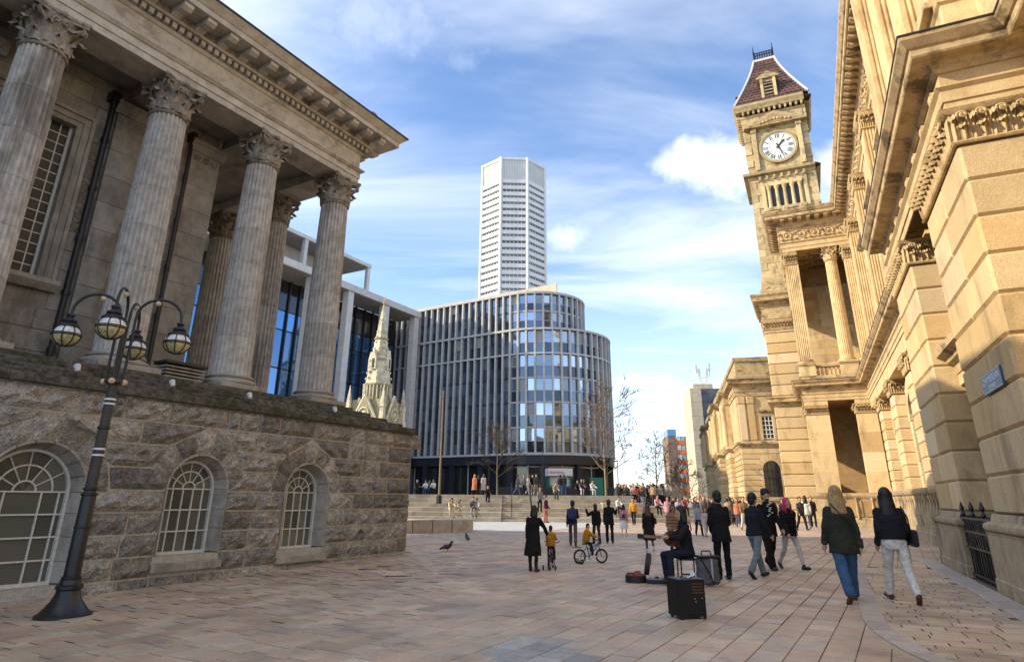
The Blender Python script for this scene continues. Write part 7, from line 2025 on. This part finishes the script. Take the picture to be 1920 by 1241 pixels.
B().tube([(-.20, -.1, ah - .04), (-.235, -.11, ah - .10), (-.215, -.11, ah - .16), (-.25, -.12, ah - .2)], .008, 5).build('cable', M_TYRE, AM, 60)
B().tube([(-.08, 0, ah + .01), (-.04, 0, ah + .06), (.06, 0, ah + .06), (.10, 0, ah + .01)], .012, 6).build('handle', M_CASE, AM, 60)
b_ = B(); b_.grid([[(.02 + .10 * i / 4 + random.uniform(-.01, .01), -.05 + .1 * j / 3, ah + .02 + .09 * (i / 4) * (1 - abs(j - 1.5) / 2.5)) for j in range(4)] for i in range(5)]); b_.build('white_cloth', plain('white_rag', (.55, .56, .58), .9), AM, 60)
# grey trolley bag
tb = on_ground(1329, 1099); TB = empty('trolley_bag', tb, R(10), 'tall grey soft bag with pale stripe standing behind the amplifier', 'bag')
M_GBAG = plain('grey_canvas', (.10, .10, .105), .85, bump=.01, bs=18, mott=.3)
b_ = B(); b_.box(-.19, .19, -.14, .14, .03, .50, .05); blob(b_, 'bag_body', M_GBAG, TB, .02, 4, .05)
B().box(-.21, .21, -.155, .155, .49, .53, .02).build('bag_rim', LEATHER, TB); B().box(.0, .035, -.165, -.135, .12, .48).build('pale_stripe', M_SILV, TB)
B().tube([(-.18, -.15, .48), (-.02, -.165, .2), (.04, -.165, .04)], .013, 5).build('dark_strap', LEATHER, TB, 60); B().tube([(-.1, 0, .53), (-.08, 0, .60), (.08, 0, .60), (.1, 0, .53)], .013, 6).build('bag_handle', LEATHER, TB, 60)
bake_blobs()
# ================================================================ crowd further off: a few figures copied, each re-dressed
PROTO = {}
def proto(key, ps, top, bot, hair):
    E_, J = person('person', (0, -60, -50), 0, 1.72, ps, (top, BLK), (bot, BLK), (hair, HAIRB), det=False, label='x', group=None)
    PROTO[key] = E_
proto('stand', dict(STAND, elL=40, elR=30), 'jacket', 'reg', 'short'); proto('walk', dict(WALK1), 'jacket', 'reg', 'short'); proto('woman', dict(WALK2, hipL=-6, hipR=8), 'long', 'slim', 'long'); proto('puffer', dict(STAND, shR=20, elR=80), 'puffer', 'slim', 'bob'); proto('coat', dict(WALK2, hipL=-6, hipR=6), 'coat', 'slim', 'bob'); proto('skirt', dict(STAND), 'jacket', 'skirt', 'long')
proto('sit', dict(sit=.40, hipL=82, hipR=88, kneeL=80, kneeR=88, lean=14, shL=35, shR=35, elL=45, elR=45), 'jacket', 'reg', 'short'); proto('sitlean', dict(sit=.40, hipL=80, hipR=92, kneeL=70, kneeR=90, lean=30, shL=55, shR=50, elL=30, elR=30), 'jacket', 'reg', 'bob')
bake_blobs()
SITZ = {k: PROTO[k].location.z + 50 for k in PROTO}
_om = {}
def omat(c):
    return cloth(c)
def crowd(key, px, y, z, face, h, tc, bc, hm, label, shoes=None, skin=None):
    src = PROTO[key]; p = at_y(px, 930, y)
    c = copy_tree(src); s_ = h / 1.75; c.scale = (s_,) * 3
    c.location = (p.x, y, z + SITZ[key] * h / 1.72); c.rotation_euler = (0, 0, R(-face)); c['label'] = label; c['category'] = 'person'; c['group'] = 'people about the square'
    for ch in c.children:
        n_ = ch.name.split('.')[0]
        m_ = {'jacket': omat(tc), 'coat': omat(tc), 'puffer_jacket': omat(tc), 'trousers': omat(bc), 'skirt': omat(bc), 'hair': hm, 'shoe': shoes or SHOE, 'body': skin or SKIN}.get(n_)
        if m_:
            ch.material_slots[0].link = 'OBJECT'; ch.material_slots[0].material = m_
    return c
K = BLK; GR = (.10, .10, .11); WH = (.60, .59, .56); PKc = (.52, .28, .34); ORc = (.55, .24, .03); RDc = (.32, .04, .03); TAN = (.36, .24, .13); BLU = (.06, .10, .22); DEN = (.06, .09, .16); KH = (.30, .26, .18); LB_ = (.28, .36, .42); BE = (.50, .42, .30); GRN = (.04, .07, .05)
T0 = SY
def tz(k): return (k + 1) * TRH
# seated on the steps
crowd('sitlean', 846, T0 + .55, tz(0), 165, 1.72, BE, BE, HAIRB, 'person in beige seated on the lowest tier, leftmost of the sitters')
crowd('sitlean', 859, T0 + .60, tz(0), 150, 1.60, (.52, .47, .36), (.48, .42, .33), HAIRBR, 'slumped person in cream seated beside the leftmost sitter')
crowd('sit', 887, T0 + .55, tz(0), 175, 1.75, GR, (.34, .33, .31), HAIRB, 'seated person in grey top on the lowest tier before the stairs', shoes=SHOEW)
crowd('sit', 896, T0 + .60, tz(0), 200, 1.62, WH, KH, HAIRB, 'seated person in white top nearest the stairs')
crowd('sit', 915, T0 + 3 * TD + .5, tz(3), 180, 1.66, K, K, HAIRB, 'person in black and white sitting alone high on the steps', shoes=SHOEW)
crowd('sit', 1041, T0 + 4 * TD + .5, tz(4), 170, 1.7, TAN, GRN, HAIRBR, 'person in tan sitting on the upper tier right of the stairs')
crowd('stand', 1023, T0 - 1.0, 0, 120, 1.7, (.06, .02, .03), (.32, .12, .10), HAIRB, 'person in dark maroon with red patterned trousers at the foot of the steps')
crowd('stand', 1012, T0 + 1.6, tz(1), 150, 1.7, (.18, .19, .2), K, HAIRBR, 'person in grey on the second tier behind the maroon one')
# terrace, left to right
yt = T0 + NT * TD + 1.2
L_ = [('sit', 781, yt + 4, 170, K, K, HAIRB, 'dark seated figure at the far left of the terrace'), ('sit', 798, yt + 5, 190, WH, DEN, HAIRB, 'person in white top seated on the terrace left of the mast'),
 ('sit', 803, yt + 5.4, 160, BLU, DEN, HAIRBR, 'person in blue seated on the terrace left of the mast'), ('sit', 812, yt + 5, 185, WH, K, HAIRBR, 'second white top on the terrace, nearest the mast'),
 ('coat', 889, yt + 1, 20, (.45, .16, .09), K, HAIRBL, 'person in salmon coat on the terrace left of the stairs'), ('walk', 897, yt + 1.6, 340, K, K, HAIRB, 'person in black walking beside the salmon coat'), ('coat', 906, yt + 1.2, 10, (.45, .36, .34), GR, HAIRBR, 'person in pale pink coat right of the salmon coat'),
 ('walk', 970, yt, 80, (.05, .05, .055), DEN, HAIRB, 'person in dark jacket at the head of the stairs, leftmost there'), ('walk', 983, yt + .5, 200, GR, K, HAIRB, 'person in grey at the head of the stairs'), ('woman', 990, yt + .3, 100, WH, (.55, .55, .55), HAIRBR, 'person in white leaning at the head of the stairs'),
 ('stand', 999, yt + .6, 190, K, BE, HAIRB, 'person in black top and beige trousers at the head of the stairs'), ('stand', 1005, yt + .2, 150, (.05, .05, .06), KH, HAIRBR, 'rightmost dark figure of the group at the head of the stairs'),
 ('stand', 1051, yt + 1, 5, K, BLU, HAIRB, 'person in black top and blue jeans, left of a pair before the kiosk'), ('stand', 1058, yt + 1, 350, (.03, .03, .03), BLU, HAIRBR, 'person in charcoal top and blue jeans, right of the pair before the kiosk'),
 ('sit', 1083, yt + .8, 180, K, K, HAIRB, 'dark seated figure right of the kiosk, left one'), ('sit', 1090, yt + .8, 170, GR, WH, HAIRB, 'grey seated figure right of the kiosk with white shoes'), ('sit', 1096, yt + .8, 200, (.03, .03, .05), K, HAIRBR, 'dark seated figure right of the kiosk, right one'), ('sit', 1110, yt + .7, 160, WH, WH, HAIRB, 'person all in white seated beside the teal cabinet')]
for (k, px, y, f, tc_, bc_, hm, lb) in L_: crowd(k, px, y, TZ, f, random.uniform(1.62, 1.8), tc_, bc_, hm, lb)
# crowd on the upper walk and beside the wing
yu = SY + 8.6
C_ = [('stand', 1163, yu, 200, K, K, HAIRB, 'leftmost dark figure of the dense crowd right of the bare tree'), ('walk', 1168, yu + 1.5, 170, GRN, K, HAIRB, 'dark green jacket behind the leftmost figure of the dense crowd'), ('puffer', 1175, yu + .4, 185, (.06, .06, .07), DEN, HAIRBL, 'fair-haired person in dark puffer in the dense crowd'),
 ('stand', 1182, yu + 1, 160, WH, GR, HAIRBR, 'person in white shirt at the back of the dense crowd'), ('walk', 1188, yu + .2, 200, (.42, .25, .22), K, HAIRB, 'person in dusty pink top in the dense crowd'), ('stand', 1196, yu + 1.8, 180, K, K, HAIRB, 'black figure behind the orange jacket'),
 ('walk', 1200, yu + .9, 175, RDc, (.45, .42, .38), HAIRBR, 'person in red top and pale trousers standing above the crowd'), ('woman', 1207, yu + .3, 190, (.09, .09, .10), WH, HAIRB, 'person in charcoal jacket and white trousers in the crowd'), ('stand', 1214, yu + 1.4, 170, K, GR, HAIRB, 'black jacket with grey trousers at the crowd centre'),
 ('puffer', 1222, yu + .2, 185, (.14, .14, .13), GR, HAIRB, 'person in grey puffer right of the crowd centre'), ('walk', 1229, yu + .8, 165, (.03, .03, .04), DEN, HAIRB, 'dark jacket and jeans right of the grey puffer'), ('stand', 1238, yu + .3, 195, (.25, .24, .22), K, HAIRBR, 'person in stone-coloured jacket at the right of the upper crowd'), ('coat', 1245, yu + 1.6, 180, K, K, HAIRB, 'long black coat at the right end of the upper crowd')]
for (k, px, y, f, tc_, bc_, hm, lb) in C_: crowd(k, px, y, 1.0, f, random.uniform(1.62, 1.82), tc_, bc_, hm, lb)
D_ = [('walk', 1186, 41.5, 200, ORc, K, HAIRB, 'person in bright orange jacket on the side steps'), ('sit', 1158, 46.5, 170, WH, K, HAIRB, 'person in white sitting at the right end of the seating steps'), ('sit', 1231, 46.6, 175, PKc, K, HAIRB, 'person in pale pink top sitting before the crowd'), ('woman', 1250, 44, 170, PKc, (.35, .2, .22), HAIRBR, 'person in rose pink jacket left of the tan puffer coat'), ('puffer', 1270, 46.5, 185, (.34, .35, .34), K, HAIRB, 'person in pale grey puffer looking down at a phone'),
 ('stand', 1261, 49, 150, K, GR, HAIRBR, 'person in black behind the pale grey puffer'), ('walk', 1294, 50, 200, LB_, (.10, .12, .16), HAIRBL, 'person in light blue denim jacket before the twiggy bush'), ('stand', 1303, 42, 175, (.06, .07, .09), DEN, HAIRB, 'person in slate jacket left of the standing figure in black'), ('woman', 1309, 46, 185, (.52, .45, .38), GR, HAIRBL, 'fair-haired person in cream behind the slate jacket'), ('walk', 1318, 44.5, 180, GR, K, HAIRBL, 'grey jacket just left of the large figure in black'),
 ('stand', 1326, 47, 190, (.18, .13, .09), K, HAIRBR, 'brown jacket behind the large figure in black'), ('walk', 1333, 43, 170, K, DEN, HAIRB, 'dark jacket half hidden by the large figure in black'), ('coat', 1372, 44, 180, (.04, .04, .05), K, HAIRB, 'dark coat between the large figure in black and the trio'), ('woman', 1380, 40, 200, (.42, .16, .08), DEN, HAIRBR, 'person in rust top between the figure in black and the trio'),
 ('walk', 1392, 36, 185, (.22, .15, .08), WH, HAIRBR, 'person in brown jacket and white trousers left of the trio'), ('stand', 1400, 40, 160, WH, LB_, HAIRB, 'white top and pale jeans behind the trio'), ('stand', 1386, 47, 170, K, K, HAIRB, 'small black figure by the wing corner'), ('walk', 1464, 38, 180, (.03, .03, .03), K, HAIRB, 'dark figure glimpsed between the bearded one and pink hair'), ('stand', 1473, 40, 190, (.25, .05, .06), K, HAIRBR, 'person in dark red behind the pink hair'),
 ('walk', 1497, 36, 175, (.05, .05, .05), K, HAIRB, 'dark figure just right of the pink hair'), ('woman', 1508, 37.5, 20, WH, (.10, .22, .42), HAIRB, 'person in white top and bright blue jeans by the portico rail'), ('stand', 1519, 40, 200, K, K, HAIRB, 'black figure nearest the portico rail'), ('sit', 1282, 45.5, 180, (.30, .10, .10), K, HAIRB, 'person in dull red sitting left of the bench block')]
for (k, px, y, f, tc_, bc_, hm, lb) in D_: crowd(k, px, y, .5 if k == 'sit' and px < 1300 else 0.0, f, random.uniform(1.58, 1.78), tc_, bc_, hm, lb)
rc = random.Random(12); pal = [('black', K), ('charcoal', (.03, .03, .035)), ('dark grey', (.06, .06, .07)), ('navy', NAVY), ('dark brown', (.05, .04, .035)), ('mid grey', GR), ('denim blue', DEN), ('stone grey', (.16, .15, .14)), ('tan', TAN), ('pale grey', (.30, .30, .30))]
ORD = ['first', 'second', 'third', 'fourth', 'fifth', 'sixth', 'seventh', 'eighth', 'ninth', 'tenth', 'eleventh', 'twelfth', 'thirteenth', 'fourteenth', 'fifteenth', 'sixteenth', 'seventeenth', 'eighteenth', 'nineteenth', 'twentieth', 'twenty-first', 'twenty-second', 'twenty-third', 'twenty-fourth', 'twenty-fifth', 'twenty-sixth']
KN = {'stand': 'jacket', 'walk': 'jacket', 'puffer': 'puffer jacket', 'coat': 'long coat', 'woman': 'long jacket'}
for (n_, a, c_, y0, y1, z_, where, grp) in ((26, 1156, 1262, yu - .5, yu + 6, 1.0, 'in the packed crowd', 'packed crowd beyond the side steps'), (18, 1266, 1412, 43, 56, 0.0, 'along the sandstone wing', 'crowd along the sandstone wing')):
    xs_ = sorted(rc.uniform(a, c_) for _ in range(n_))
    for i, px in enumerate(xs_):
        k = rc.choice(('stand', 'walk', 'puffer', 'coat', 'woman')); (tn, tcol) = rc.choice(pal); bcol = rc.choice(pal[:7])[1]
        c = crowd(k, px, rc.uniform(y0, y1), z_, rc.choice((0, 20, 170, 185, 200, 340)), rc.uniform(1.58, 1.82), tcol, bcol, rc.choice((HAIRB, HAIRB, HAIRBR, HAIRBL)), 'figure in %s %s, %s from left %s' % (tn, KN[k], ORD[i], where))
        c['group'] = grp
for k in list(PROTO):
    for ch in list(PROTO[k].children): bpy.data.objects.remove(ch)
    bpy.data.objects.remove(PROTO[k])
